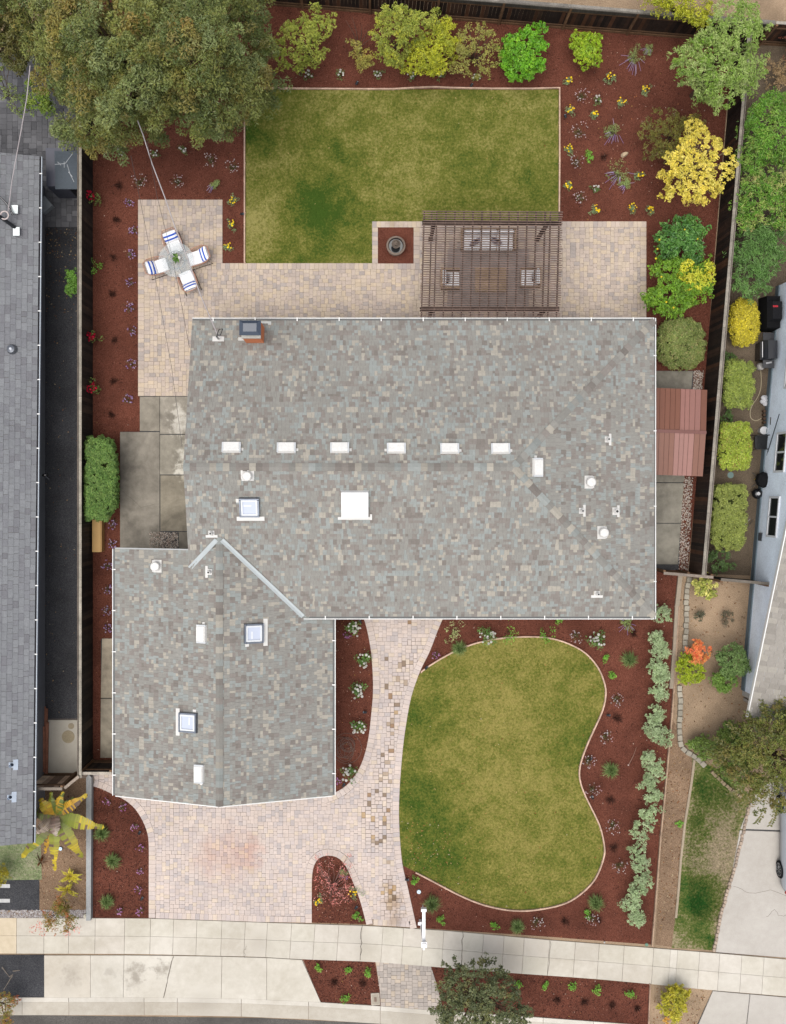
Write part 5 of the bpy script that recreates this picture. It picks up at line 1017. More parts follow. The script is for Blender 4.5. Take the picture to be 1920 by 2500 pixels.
def cz(ox, oy, pts, z=2.5455): return [(ox+x/z, oy+y/z) for x, y in pts]
# great feathery conifer over the upper left corner
bigp = [(-60, -60), (630, -60), (640, 40), (655, 85), (668, 130), (640, 170), (690, 205), (640, 262), (600, 290), (575, 340), (505, 358), (470, 330), (440, 315), (395, 322), (350, 335), (300, 352), (235, 390), (210, 378), (180, 355), (130, 310), (165, 290), (178, 260), (110, 215), (85, 165), (70, 100), (40, 60), (-60, 40)]
cpal = [(I(106, 110, 52), 4), (I(92, 106, 60), 4), (I(118, 130, 80), 3), (I(136, 140, 72), 3), (I(146, 122, 62), 1.5), (I(76, 90, 44), 2), (I(138, 150, 102), 1.2)]
tree('conifer_tree', 'huge feathery olive green conifer filling the upper left corner', 'tree', bigp, 2.6, 10.5, 330, .60, 640, .125, cpal, (330, 262), .38, aspect=.36, spray=True, flat=.3, flat_edge=260, limbs=60, low=.42, twig=.02, squash=1.05, even=23, mixf=.74, shell=.6, sub=9)
tree('conifer_tree', 'smaller ragged tree with browning foliage at the upper left edge', 'tree', [(-60, 40), (30, 60), (70, 110), (75, 165), (30, 180), (20, 130), (-60, 120)], 2, 5, 40, .4, 200, .16, [(I(104, 96, 50), 3), (I(84, 88, 44), 3)], (-20, 130), .15, aspect=.3, spray=True)
tree('vine_shrub', 'green leafy climber hanging below the conifer beside the grey patio', 'shrub', [(70, 200), (110, 215), (140, 240), (120, 290), (85, 262), (70, 290), (55, 250)], 1.4, 2.6, 26, .26, 70, .1, [(I(108, 134, 44), 3), (I(84, 108, 40), 3), (I(140, 152, 70), 2)], (110, 260), .03)
tree('vine_shrub', 'sparse pale climber reaching over the grey neighbouring patio', 'shrub', [(-20, 140), (30, 150), (50, 250), (70, 320), (50, 330), (20, 270), (-20, 230)], 1.4, 2.6, 22, .22, 30, .09, [(I(132, 144, 84), 3), (I(110, 124, 66), 3)], (10, 240), .03)
# fruit trees along the top fence
lp = [(I(146, 154, 60), 4), (I(128, 140, 52), 4), (I(166, 170, 76), 3), (I(104, 118, 44), 2)]
tree('fruit_tree', 'light green fruit tree beside the conifer against the top fence', 'tree', cz(640, 0, [(75, 300), (110, 200), (200, 140), (300, 60), (340, 10), (370, 90), (470, 110), (430, 230), (410, 300), (370, 420), (280, 390), (200, 460), (110, 440)]), 1.0, 2.5, 110, .2, 58, .095, lp, (765, 150), .05, gaps=.28)
tree('fruit_tree', 'small half bare fruit tree with twigs between two leafy ones', 'tree', cz(640, 0, [(500, 290), (560, 250), (650, 270), (665, 330), (690, 380), (690, 410), (630, 440), (590, 400), (590, 340), (510, 330)]), .7, 1.5, 20, .2, 50, .09, [(I(140, 138, 66), 3), (I(150, 138, 70), 2), (I(166, 150, 66), 1)], (880, 120), .035, limbs=8)
m = M(); b = V3(*g(876, 125), .3); tw = bpy.data.objects['fruit_tree.001']
for ex, ey in ((845, 50), (860, 42), (900, 72), (930, 78), (884, 60), (850, 130)):
    e = V3(*g(ex, ey, 1.9), 1.9); m.tube([tuple(b), tuple((b+e)/2+V3(.05, 0, .15)), tuple(e)], .018, I(120, 100, 90), 4, .006)
m.build('bare_twigs', MT['bark'], tw)
tree('fruit_tree', 'broad yellow green fruit tree rising against the top fence', 'tree', cz(640, 0, [(690, 210), (730, 90), (830, 30), (940, 60), (1060, 80), (1090, 60), (1080, 160), (1000, 260), (900, 330), (850, 440), (760, 420), (730, 360), (760, 290), (700, 270)]), 1.2, 3.0, 130, .21, 60, .095, lp+[(I(176, 172, 50), 1)], (960, 120), .06, gaps=.28)
tree('fruit_tree', 'bright lime fruit tree with vivid yellow tips at the middle of the top bed', 'tree', cz(640, 0, [(900, 330), (960, 260), (1010, 190), (1100, 140), (1210, 120), (1150, 190), (1220, 250), (1190, 400), (1140, 460), (1030, 470), (930, 470), (860, 430)]), .9, 2.3, 120, .21, 60, .095, [(I(170, 172, 40), 4), (I(150, 158, 48), 3), (I(192, 190, 52), 2), (I(124, 136, 44), 2)], (1040, 150), .05, gaps=.25)
tree('fruit_tree', 'sparse olive fruit tree next to the lime one along the top bed', 'tree', cz(640, 0, [(1200, 240), (1260, 170), (1400, 150), (1475, 240), (1470, 340), (1430, 450), (1370, 490), (1190, 470), (1180, 380)]), .8, 2.1, 75, .2, 36, .085, [(I(142, 140, 68), 4), (I(128, 130, 60), 3), (I(160, 152, 80), 2)], (1160, 150), .045, gaps=.3, limbs=30)
tree('citrus_tree', 'dense glossy bright green citrus bush near the corner of the back lawn', 'shrub', [(1222, 118), (1250, 85), (1300, 65), (1333, 66), (1332, 125), (1337, 160), (1310, 188), (1270, 197), (1232, 185)], .5, 1.7, 80, .24, 70, .13, [(I(92, 148, 30), 4), (I(112, 168, 40), 3), (I(136, 180, 48), 1.5), (I(66, 112, 26), 2)], (1280, 150), .05)
tree('citrus_tree', 'small rounded lime green citrus bush with a few yellow fruits', 'shrub', cz(1260, 0, [(350, 240), (400, 195), (460, 220), (550, 260), (520, 300), (530, 370), (470, 418), (390, 415), (350, 330)]), .4, 1.2, 45, .2, 60, .11, [(I(140, 168, 36), 4), (I(112, 144, 34), 3), (I(176, 186, 50), 1)], (1432, 140), .035)
tree('yellow_green_tree', 'yellow green tree overhanging the top fence from behind', 'tree', cz(1260, 0, [(740, -100), (1240, -100), (1230, 60), (1200, 170), (1130, 180), (1060, 150), (960, 90), (860, 60), (800, 20)]), 1.6, 3.2, 70, .28, 70, .1, [(I(164, 168, 36), 4), (I(140, 150, 44), 3), (I(186, 180, 56), 1.5)], (1640, 10), .06)
tree('leafy_tree', 'tall airy pale green tree in the upper right corner of the yard', 'tree', cz(1260, 0, [(965, 340), (1050, 270), (1100, 200), (1160, 150), (1240, 60), (1290, 10), (1400, -20), (1500, 90), (1575, 170), (1540, 240), (1490, 280), (1440, 330), (1550, 380), (1520, 480), (1470, 560), (1390, 600), (1350, 650), (1240, 690), (1180, 710), (1130, 620), (1050, 550), (980, 570), (990, 480)]), 2.2, 5.4, 190, .27, 62, .135, [(I(142, 162, 88), 4), (I(120, 150, 58), 3.5), (I(166, 178, 116), 3), (I(104, 142, 40), 2)], (1690, 235), .12, aspect=.32, spray=True, limbs=44, squash=.8, gaps=.3)
tree('olive_shrub', 'dull olive shrub tucked behind the golden yellow tree', 'shrub', cz(1260, 0, [(770, 840), (850, 720), (930, 680), (1010, 760), (1100, 700), (1170, 760), (1120, 850), (1040, 930), (950, 1000), (880, 960), (820, 1000), (850, 880)]), .8, 1.7, 50, .28, 60, .12, [(I(108, 104, 46), 4), (I(124, 120, 60), 3), (I(88, 86, 38), 2)], (1640, 330), .04, spray=True, aspect=.3)
tree('golden_tree', 'golden yellow autumn tree beside the right boundary fence', 'tree', cz(1260, 0, [(900, 1010), (960, 900), (1040, 840), (1060, 740), (1120, 760), (1180, 800), (1220, 870), (1300, 870), (1350, 920), (1390, 990), (1340, 1080), (1300, 1160), (1220, 1200), (1220, 1290), (1120, 1270), (1000, 1240), (880, 1240), (950, 1160), (890, 1130)]), 1.3, 3.2, 170, .19, 60, .095, [(I(222, 202, 84), 4), (I(206, 190, 72), 3), (I(232, 216, 120), 2.5), (I(172, 168, 66), 2)], (1680, 420), .07, limbs=60, gaps=.3, bark=I(150, 132, 110))
tree('lemon_tree', 'dark glossy lemon tree with a few fruits beside the patio corner', 'tree', [(1608, 560), (1640, 545), (1678, 535), (1700, 548), (1722, 560), (1726, 600), (1722, 628), (1690, 645), (1650, 638), (1602, 615)], .6, 1.8, 70, .26, 42, .17, [(I(74, 118, 54), 4), (I(92, 136, 58), 3), (I(58, 96, 46), 2), (I(110, 152, 70), 1)], (1660, 600), .05)
tree('lemon_tree', 'broad fruiting lemon tree just above the clipped round bush', 'tree', [(1573, 705), (1595, 670), (1597, 635), (1640, 628), (1680, 640), (1720, 640), (1741, 660), (1735, 700), (1728, 725), (1690, 745), (1650, 765), (1600, 760), (1575, 735)], .6, 2.2, 110, .26, 70, .12, [(I(104, 144, 40), 4), (I(122, 156, 44), 3), (I(84, 122, 38), 2)], (1650, 710), .06)
tree('lemon_shoots', 'bright yellow lemon shoots over the fence side of the fruiting tree', 'shrub', cz(1260, 480, [(1010, 460), (1080, 400), (1160, 420), (1225, 440), (1200, 540), (1130, 570), (1050, 590)]), 2.1, 2.5, 30, .2, 45, .11, [(I(188, 190, 52), 4), (I(164, 176, 48), 3)], (1700, 690), .035) if False else None
tw = bpy.data.objects['lemon_tree.001']; C, R = dome_clumps(np.array(cz(1260, 480, [(1010, 460), (1080, 400), (1160, 420), (1225, 440), (1200, 540), (1130, 570), (1050, 590)]), float), 1.9, 2.35, 26, .2); Q, c = leaf_quads(C, R, 46, .12, [(I(196, 192, 56), 4), (I(168, 178, 52), 3)]); m = M(); m.quads(Q, c); m.build('young_shoots', MT['leaf'], tw)
def fruits(par, pts, h, col, r=.05):
    for x, y in pts: c = g(x, y, h); m = M(); m.blob((*c, h), r, col, .9); m.build('lemon', MT['plastic'], bpy.data.objects[par], True)
LEM = I(240, 214, 40)
fruits('lemon_tree', cz(1260, 480, [(880, 325), (892, 268), (1000, 240), (1070, 318), (1128, 262), (1050, 205)]), 1.75, LEM); fruits('lemon_tree.001', cz(1260, 480, [(1130, 458), (1095, 422), (1122, 480), (1030, 520), (1078, 578), (1200, 470), (905, 498), (935, 655), (870, 385), (980, 690), (1060, 560), (1150, 520)]), 2.2, LEM)
# neighbouring shrub row beyond the right fence
hp = [(I(104, 150, 50), 4), (I(88, 132, 46), 3), (I(128, 166, 70), 2), (I(142, 150, 78), 1.5), (I(72, 110, 40), 2)]
tree('tall_shrub', 'lush bright green shrub behind the upper right fence', 'shrub', [(1830, 225), (1960, 225), (1960, 400), (1806, 400), (1815, 300)], 1.2, 2.6, 110, .3, 75, .14, hp, (1870, 310), .06, spray=True, aspect=.3)
tree('tall_shrub', 'mixed green shrub with dead tan patches behind the golden tree fence', 'shrub', [(1808, 395), (1960, 395), (1945, 560), (1800, 560), (1798, 480)], 1.1, 2.3, 110, .3, 75, .14, hp+[(I(186, 172, 118), 1.5)], (1860, 470), .06, spray=True, aspect=.3)
tree('tall_shrub', 'darker willowy green shrub next to the covered grill', 'shrub', [(1795, 555), (1925, 540), (1905, 620), (1885, 690), (1850, 730), (1800, 722), (1786, 640)], .9, 2.0, 80, .3, 75, .16, [(I(92, 128, 64), 4), (I(110, 142, 80), 3), (I(76, 108, 54), 2)], (1840, 630), .05, spray=True, aspect=.25)
# clipped hedges: leaves over a rounded solid
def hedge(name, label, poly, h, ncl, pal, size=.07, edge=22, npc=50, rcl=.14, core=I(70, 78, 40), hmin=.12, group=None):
    poly = np.array(poly, float); ctr = poly.mean(0); b = (*g(*ctr, h*.5), 0); t = T(name, label, 'hedge', b, group)
    C, R = dome_clumps(poly, hmin, h, int(ncl*2.1), rcl*.72, flat_edge=edge, low=.0); Q, c = leaf_quads(C, R, int(npc*.8), size*.92, pal, .5, False, .6, .24, .6, .05, mixf=.25); m = M(); m.quads(Q, c); m.build('foliage', MT['leaf'], t)
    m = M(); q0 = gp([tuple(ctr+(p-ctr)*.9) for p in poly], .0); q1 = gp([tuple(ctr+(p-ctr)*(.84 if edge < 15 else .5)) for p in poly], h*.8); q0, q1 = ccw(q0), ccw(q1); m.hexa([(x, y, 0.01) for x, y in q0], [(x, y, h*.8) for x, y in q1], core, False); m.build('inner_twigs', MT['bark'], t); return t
hedge('box_hedge', 'clipped long green hedge between left fence and concrete slab', [(206, 1082), (214, 1066), (250, 1066), (276, 1075), (285, 1100), (291, 1160), (288, 1230), (275, 1252), (262, 1270), (212, 1273), (205, 1255), (206, 1160)], 1.7, 330, [(I(92, 126, 58), 4), (I(112, 142, 70), 3), (I(134, 156, 84), 1.5), (I(70, 100, 46), 2)], .065, 12, 70, .12)
hedge('round_bush', 'large clipped round grey green bush at the house corner', ell(1662, 839, 59, 63, 20, 0, 2.4), 1.35, 260, [(I(122, 136, 70), 4), (I(104, 120, 62), 3), (I(150, 156, 96), 2), (I(176, 152, 110), .5)], .07, 50, 55)
ypal = [(I(136, 150, 66), 4), (I(120, 136, 60), 3), (I(158, 166, 84), 2), (I(98, 112, 54), 2)]
hedge('round_bush', 'clipped yellow ball bush beside the black grill', ell(1816, 788, 37, 58, 18, .05, 2.3), 1.3, 170, [(I(196, 182, 44), 4), (I(176, 164, 44), 3), (I(214, 200, 70), 2), (I(140, 128, 60), 1)], .08, 32, 45)
hedge('box_hedge', 'clipped square yellow hedge below the yellow ball bush', ell(1804, 938, 36, 58, 20, .04, 5), 1.15, 150, ypal, .08, 7, 54); hedge('box_hedge', 'clipped square hedge with bright yellow leaves beside the stacked black chair', ell(1794, 1088, 38, 57, 20, .04, 5), 1.15, 150, [(I(152, 168, 58), 4), (I(130, 148, 54), 3), (I(174, 186, 84), 2), (I(150, 112, 70), .6)], .09, 7, 50)
hedge('box_hedge', 'longest clipped olive yellow hedge opposite the lower blue wall window', ell(1781, 1262, 42, 80, 22, .05, 5), 1.15, 190, [(I(136, 146, 70), 4), (I(118, 130, 62), 3), (I(156, 164, 88), 2)], .08, 7, 54)
tree('low_shrub', 'dark green low shrub below the longest clipped hedge', 'shrub', [(1732, 1340), (1780, 1345), (1790, 1385), (1750, 1398), (1730, 1390)], .2, .6, 25, .16, 50, .09, [(I(70, 92, 50), 3), (I(84, 108, 58), 2)], None, .02)
tree('low_shrub', 'small dark shrub between ball bush and square hedge at the fence', 'shrub', [(1768, 862), (1795, 865), (1790, 885), (1768, 885)], .1, .4, 12, .12, 40, .08, [(I(78, 104, 52), 3)], None, .02)
tree('low_shrub', 'small dark shrub between two square hedges at the fence', 'shrub', [(1758, 1004), (1785, 1006), (1786, 1032), (1760, 1030)], .1, .5, 12, .12, 40, .08, [(I(78, 104, 52), 3)], None, .02)
# right hand front: neighbour's planting
tree('variegated_shrub', 'yellow variegated broad leaved shrub just below the fence corner', 'shrub', ell(1723, 1432, 28, 26), .3, .9, 26, .15, 30, .14, [(I(214, 206, 120), 3), (I(150, 158, 70), 3), (I(120, 134, 56), 2)], None, .02)
tree('dry_shrub', 'small dark sparse shrub on dry dirt nearer the block edging', 'shrub', ell(1711, 1508, 15, 16), .15, .4, 10, .1, 36, .07, [(I(98, 98, 76), 3), (I(84, 84, 66), 2)], None, .015); tree('dry_shrub', 'small dark sparse shrub on dry dirt nearer the blue wall', 'shrub', ell(1777, 1512, 18, 20), .15, .45, 12, .1, 36, .07, [(I(104, 92, 76), 3), (I(88, 88, 66), 2)], None, .015)
tree('red_shrub', 'orange red autumn shrub beside the yellow green one', 'shrub', ell(1705, 1590, 25, 28), .5, 1.2, 40, .16, 45, .09, [(I(222, 104, 70), 3), (I(214, 132, 80), 3), (I(200, 150, 80), 2)], (1712, 1600), .025)
tree('lime_shrub', 'yellow green shrub at the block edging below the orange one', 'shrub', [(1658, 1610), (1680, 1592), (1705, 1612), (1722, 1636), (1712, 1655), (1685, 1668), (1660, 1664), (1655, 1640)], .3, .9, 55, .16, 55, .09, [(I(158, 172, 34), 4), (I(140, 156, 36), 3), (I(120, 142, 44), 1)], None, .025)
tree('leafy_shrub', 'rounded dark green shrub against the blue wall', 'shrub', ell(1790, 1615, 38, 38), .6, 1.5, 60, .2, 60, .1, [(I(104, 130, 72), 4), (I(88, 114, 60), 3), (I(128, 150, 92), 1.5)], (1790, 1620), .035); tree('leafy_shrub', 'lower mid green shrub below the rounded dark green one', 'shrub', ell(1768, 1662, 28, 24), .3, .9, 40, .17, 60, .09, [(I(112, 142, 60), 4), (I(96, 124, 54), 3)], None, .025)
tree('groundcover_shrub', 'low spreading green shrub under the arching canopy', 'shrub', cz(1260, 1480, [(1060, 850), (1040, 800), (1100, 830), (1250, 790), (1300, 720), (1420, 760), (1500, 900), (1420, 1080), (1330, 1080), (1250, 1000), (1160, 940)]), .2, .8, 120, .22, 60, .11, [(I(104, 128, 56), 4), (I(122, 140, 68), 3), (I(86, 108, 50), 2)], None, .03)
arch = cz(1260, 1480, [(1470, 700), (1500, 640), (1520, 560), (1545, 640), (1590, 560), (1640, 560), (1680, 620), (1850, 600), (2000, 900), (1900, 1300), (1700, 1330), (1620, 1250), (1560, 1220), (1460, 1310), (1490, 1180), (1420, 1180), (1380, 1080), (1300, 1060), (1250, 980), (1170, 930), (1240, 880), (1300, 850), (1330, 760)])
tree('arching_tree', 'arching fine leaved tree over the neighbouring driveway edge', 'tree', arch, 1.6, 3.8, 260, .3, 85, .12, [(I(112, 116, 54), 4), (I(94, 104, 50), 3), (I(130, 130, 64), 2), (I(136, 112, 66), 1.5), (I(74, 92, 44), 2)], (1870, 1850), .1, aspect=.35, limbs=24)
tw = bpy.data.objects['arching_tree']; m = M(); Qs = []
for (sx, sy, ex, ey) in ((1870, 1800, 1855, 1700), (1880, 1800, 1897, 1705), (1850, 1830, 1775, 1765), (1830, 1850, 1725, 1840), (1850, 1900, 1800, 1985), (1870, 1930, 1845, 2010), (1890, 1920, 1880, 2015), (1830, 1880, 1765, 1890), (1840, 1850, 1740, 1800), (1860, 1810, 1820, 1735), (1830, 1900, 1775, 1940)):
    a = V3(*g(sx, sy, 3.2), 3.2); b = V3(*g(ex, ey, 2.3), 2.3); n = 80; f = np.sqrt(rng.random(n)); p = a+(b-a)*f[:, None]+np.array([0, 0, 1])*(np.sin(f*3.1)*.35)[:, None]; dd = (b-a)/np.linalg.norm(b-a); sd = np.array([-dd[1], dd[0], 0])
    sg_ = rng.choice([-1, 1], n)[:, None]; t_ = sd*sg_+dd*.5+rng.normal(size=(n, 3))*.2; t_ /= np.linalg.norm(t_, axis=1)[:, None]; nn = np.array([0, 0, 1])+rng.normal(size=(n, 3))*.3; bb = np.cross(nn, t_); s_ = rng.uniform(.09, .15, n)[:, None]
    m.quads(np.stack([p, p+t_*s_*.5+bb*s_*.18, p+t_*s_, p+t_*s_*.5-bb*s_*.18], 1), pick([(I(122, 122, 58), 3), (I(142, 130, 72), 2), (I(104, 112, 54), 3)], n))
m.build('sprays', MT['leaf'], tw)
tree('dry_brush', 'dry tan brush beyond the fence at the upper right', 'shrub', [(1862, 150), (1900, 135), (1960, 150), (1960, 215), (1870, 218)], .3, .9, 40, .2, 45, .1, [(I(150, 124, 90), 3), (I(170, 142, 104), 3), (I(128, 110, 70), 1)], None, .03, spray=True, aspect=.2); tree('red_shrub', 'dark reddish shrub at the very upper right edge', 'shrub', [(1905, 90), (1960, 85), (1960, 150), (1910, 140)], .4, 1.0, 20, .2, 40, .09, [(I(120, 64, 52), 3), (I(104, 80, 48), 2)], None, .02)
# street tree, verge shrub, left side plants
tree('street_tree', 'dark dense small leaved street tree over the parking strip', 'tree', cz(640, 1980, [(1140, 930), (1170, 960), (1240, 890), (1290, 920), (1340, 905), (1380, 940), (1430, 870), (1395, 960), (1440, 990), (1500, 970), (1530, 1040), (1590, 1120), (1600, 1180), (1660, 1230), (1640, 1400), (1300, 1450), (1060, 1400), (1110, 1290), (1045, 1190), (1120, 1150), (1075, 1080), (1150, 1030)]), 1.8, 4.0, 230, .23, 75, .095, [(I(94, 102, 68), 4), (I(108, 116, 80), 3), (I(76, 84, 56), 3), (I(122, 122, 74), 1.5), (I(134, 126, 66), .7)], (1150, 2430), .1, limbs=40, low=.25, gaps=.25, mixf=.7)
tree('lime_shrub', 'yellow green mounded shrub in the dry verge beside the sidewalk', 'shrub', cz(1260, 1980, [(880, 1180), (940, 1100), (1000, 1085), (1060, 1100), (1065, 1200), (1030, 1270), (1010, 1315), (950, 1270), (900, 1230)]), .3, .95, 70, .17, 60, .09, [(I(176, 168, 44), 4), (I(150, 152, 50), 3), (I(196, 180, 66), 1.5)], None, .03)
tree('dry_tuft', 'small orange dry tuft at the bottom edge beside the verge shrub', 'plant', ell(1625, 2492, 10, 9), .05, .2, 8, .08, 30, .06, [(I(226, 180, 84), 3), (I(200, 150, 70), 2)], None, .012)
tree('bamboo_shrub', 'green and red heavenly bamboo overhanging the sidewalk corner', 'shrub', cz(0, 1980, [(370, 530), (430, 530), (440, 600), (490, 660), (470, 720), (430, 770), (380, 720), (310, 750), (270, 740), (290, 620), (350, 570)]), .5, 1.4, 50, .18, 55, .08, [(I(124, 122, 52), 4), (I(108, 118, 48), 3), (I(166, 112, 70), 2), (I(196, 100, 76), 1)], (160, 2205), .025, spray=True, aspect=.3)
tw = bpy.data.objects['bamboo_shrub']; m = M()
for (cx_, cy_) in cz(0, 1980, [(205, 735), (245, 705), (485, 735), (415, 755), (270, 750), (440, 700)]):
    C = np.array([(*g(cx_, cy_, .8), .8)]); Q, c = leaf_quads(C, np.array([.17]), 26, .08, [(I(216, 96, 84), 3), (I(200, 120, 96), 2)], .28, True); m.quads(Q, c)
m.build('red_sprays', MT['leaf'], tw)
tree('bamboo_shrub', 'red tipped green shrub at the lower left corner by the kerb', 'shrub', cz(0, 1980, [(-60, 1110), (30, 1110), (80, 1130), (140, 1160), (90, 1190), (80, 1260), (60, 1330), (-60, 1340)]), .5, 1.3, 44, .18, 55, .08, [(I(120, 124, 54), 4), (I(150, 130, 60), 2), (I(196, 88, 70), 1.2)], (-5, 2450), .025, spray=True, aspect=.3)
tree('yellow_shrub', 'olive yellow shrub at the left edge on the pale lawn', 'shrub', cz(0, 1980, [(-60, 320), (30, 315), (65, 370), (55, 420), (10, 460), (-60, 440)]), .3, .9, 30, .16, 50, .09, [(I(164, 152, 36), 3), (I(136, 130, 40), 3)], None, .02, spray=True, aspect=.3)
tree('fence_vine', 'bright green shrub growing against the asphalt side of the left fence', 'shrub', cz(0, 480, [(420, 470), (478, 440), (482, 600), (450, 620), (415, 600), (430, 530)]), .5, 1.4, 34, .15, 50, .09, [(I(92, 134, 48), 4), (I(112, 150, 60), 2)], None, .02)
# silvery green hedge plants down the right side of the front bed
spal = [(I(164, 182, 138), 4), (I(148, 168, 122), 3), (I(182, 196, 158), 2), (I(130, 150, 104), 2)]
SILV = [(1616, 1500, 20, 17, 'topmost of its row, tucked at the house corner'), (1604, 1563, 22, 17, 'second from the house corner, nearer the lawn'), (1614, 1588, 19, 16, 'third from the house corner, nearer the stone blocks'), (1606, 1628, 22, 21, 'opposite the orange red shrub'), (1612, 1652, 20, 16, 'opposite the lime shrub'), (1608, 1692, 22, 17, 'opposite the start of the curved blocks'), (1602, 1745, 24, 20, 'last but two above the gap in the row'), (1594, 1783, 22, 18, 'just above the row gap, inner'), (1617, 1797, 24, 17, 'just above the row gap, outer'), (1582, 1850, 18, 20, 'just below the row gap, inner'), (1604, 1880, 21, 26, 'just below the row gap, outer'), (1580, 1912, 20, 20, 'third below the gap in the row, nearer the lawn'), (1594, 1940, 19, 19, 'fourth below the gap, nearer the bark strip'), (1588, 1982, 30, 22, 'broadest, opposite the patchy green lawn'), (1567, 2031, 25, 24, 'standing alone with mulch all round'), (1559, 2085, 24, 22, 'head of the long bottom clump'), (1566, 2120, 25, 24, 'second in the long bottom clump'), (1571, 2155, 20, 18, 'third in the long bottom clump'), (1555, 2180, 19, 20, 'fourth in the long bottom clump'), (1540, 2215, 24, 18, 'fifth in the long bottom clump'), (1556, 2240, 16, 16, 'lowest in the row, nearest the sidewalk')]
for i, (x, y, rx_, ry_, l) in enumerate(SILV):
    tree('silver_shrub', 'silvery green shrub, '+l, 'shrub', ell(x, y, rx_*1.05, ry_*1.08, 12, random.random()), .3, random.uniform(.6, .85), 22, .15, 55, .075, spal, None, .018, group='silvery shrubs along the front bed', limbs=5, twig=.006)
# small bedding plants
GRN = [(I(96, 120, 66), 4), (I(80, 104, 58), 3), (I(118, 142, 80), 2)]; BGR = [(I(112, 164, 56), 4), (I(92, 142, 48), 3), (I(140, 184, 76), 1.5)]; BLU_ = [(I(132, 154, 110), 4), (I(114, 138, 94), 3), (I(152, 166, 116), 1)]
def flowers(t, x, y, n, spread, z, col, r, dx=0, dy=0, name='blossoms'):
    m = M()
    for k in range(n):
        a = random.uniform(0, 6.28); q = spread*math.sqrt(random.random()); c = random.choice(col); kk = random.uniform(.9, 1.1); m.blob((x+dx+q*math.cos(a), y+dy+q*math.sin(a), z*random.uniform(.75, 1.1)), r*random.uniform(.7, 1.2), tuple(min(.95, v*kk) for v in c), .7)
    m.build(name, MT['petal'], t)
def tuft(t, x, y, n, l, pal, h=.25, w=.008, name='foliage', cone=1.0, dirx=None):
    a = rng.uniform(0, 6.283, n) if dirx is None else rng.normal(dirx, .5, n); q = rng.uniform(.35, 1, n)*l; d = np.stack([np.cos(a), np.sin(a), np.zeros(n)], 1); s = np.stack([-d[:, 1], d[:, 0], np.zeros(n)], 1)*w
    b = np.stack([x+rng.normal(size=n)*.04, y+rng.normal(size=n)*.04, np.full(n, .02)], 1); hh = h*rng.uniform(.6, 1.1, n); up_ = np.array([0, 0, 1.0]); mid = b+d*(q*.5)[:, None]+up_*hh[:, None]; tip = b+d*q[:, None]+up_*(hh*rng.uniform(.35, .9, n))[:, None]
    m = M(); c = pick(pal, n)*(1+rng.uniform(-.2, .2, (n, 1))); m.quads(np.stack([b-s, b+s, mid+s, mid-s], 1), c); m.quads(np.stack([mid-s, mid+s, tip], 1), c); return m.build(name, MT['grass'], t)
def leafy(t, x, y, r, n, size, pal, h, aspect=.45, spray=False, ncl=7):
    C = np.stack([x+rng.normal(size=ncl)*r*.45, y+rng.normal(size=ncl)*r*.45, rng.uniform(.4, 1, ncl)*h], 1); Q, c = leaf_quads(C, np.full(ncl, r*.5)*rng.uniform(.7, 1.2, ncl), n//ncl, size, pal, aspect, spray); m = M(); m.quads(Q, c)
    for k in range(ncl): m.tube([(x, y, 0.02), tuple(C[k])], .007, I(84, 82, 50), 3, .004)
    return m.build('foliage', MT['leaf'], t)
WHI = [I(250, 248, 240, 1.1), I(240, 236, 226)]; YEL = [I(250, 222, 50, 1.6), I(244, 206, 40, 1.6)]; LIL = [I(196, 164, 214), I(176, 140, 200), I(222, 200, 232)]; PNK = [I(216, 150, 206), I(196, 124, 188), I(230, 180, 220)]; GAU = [I(232, 214, 216), I(222, 184, 190), I(240, 232, 232)]
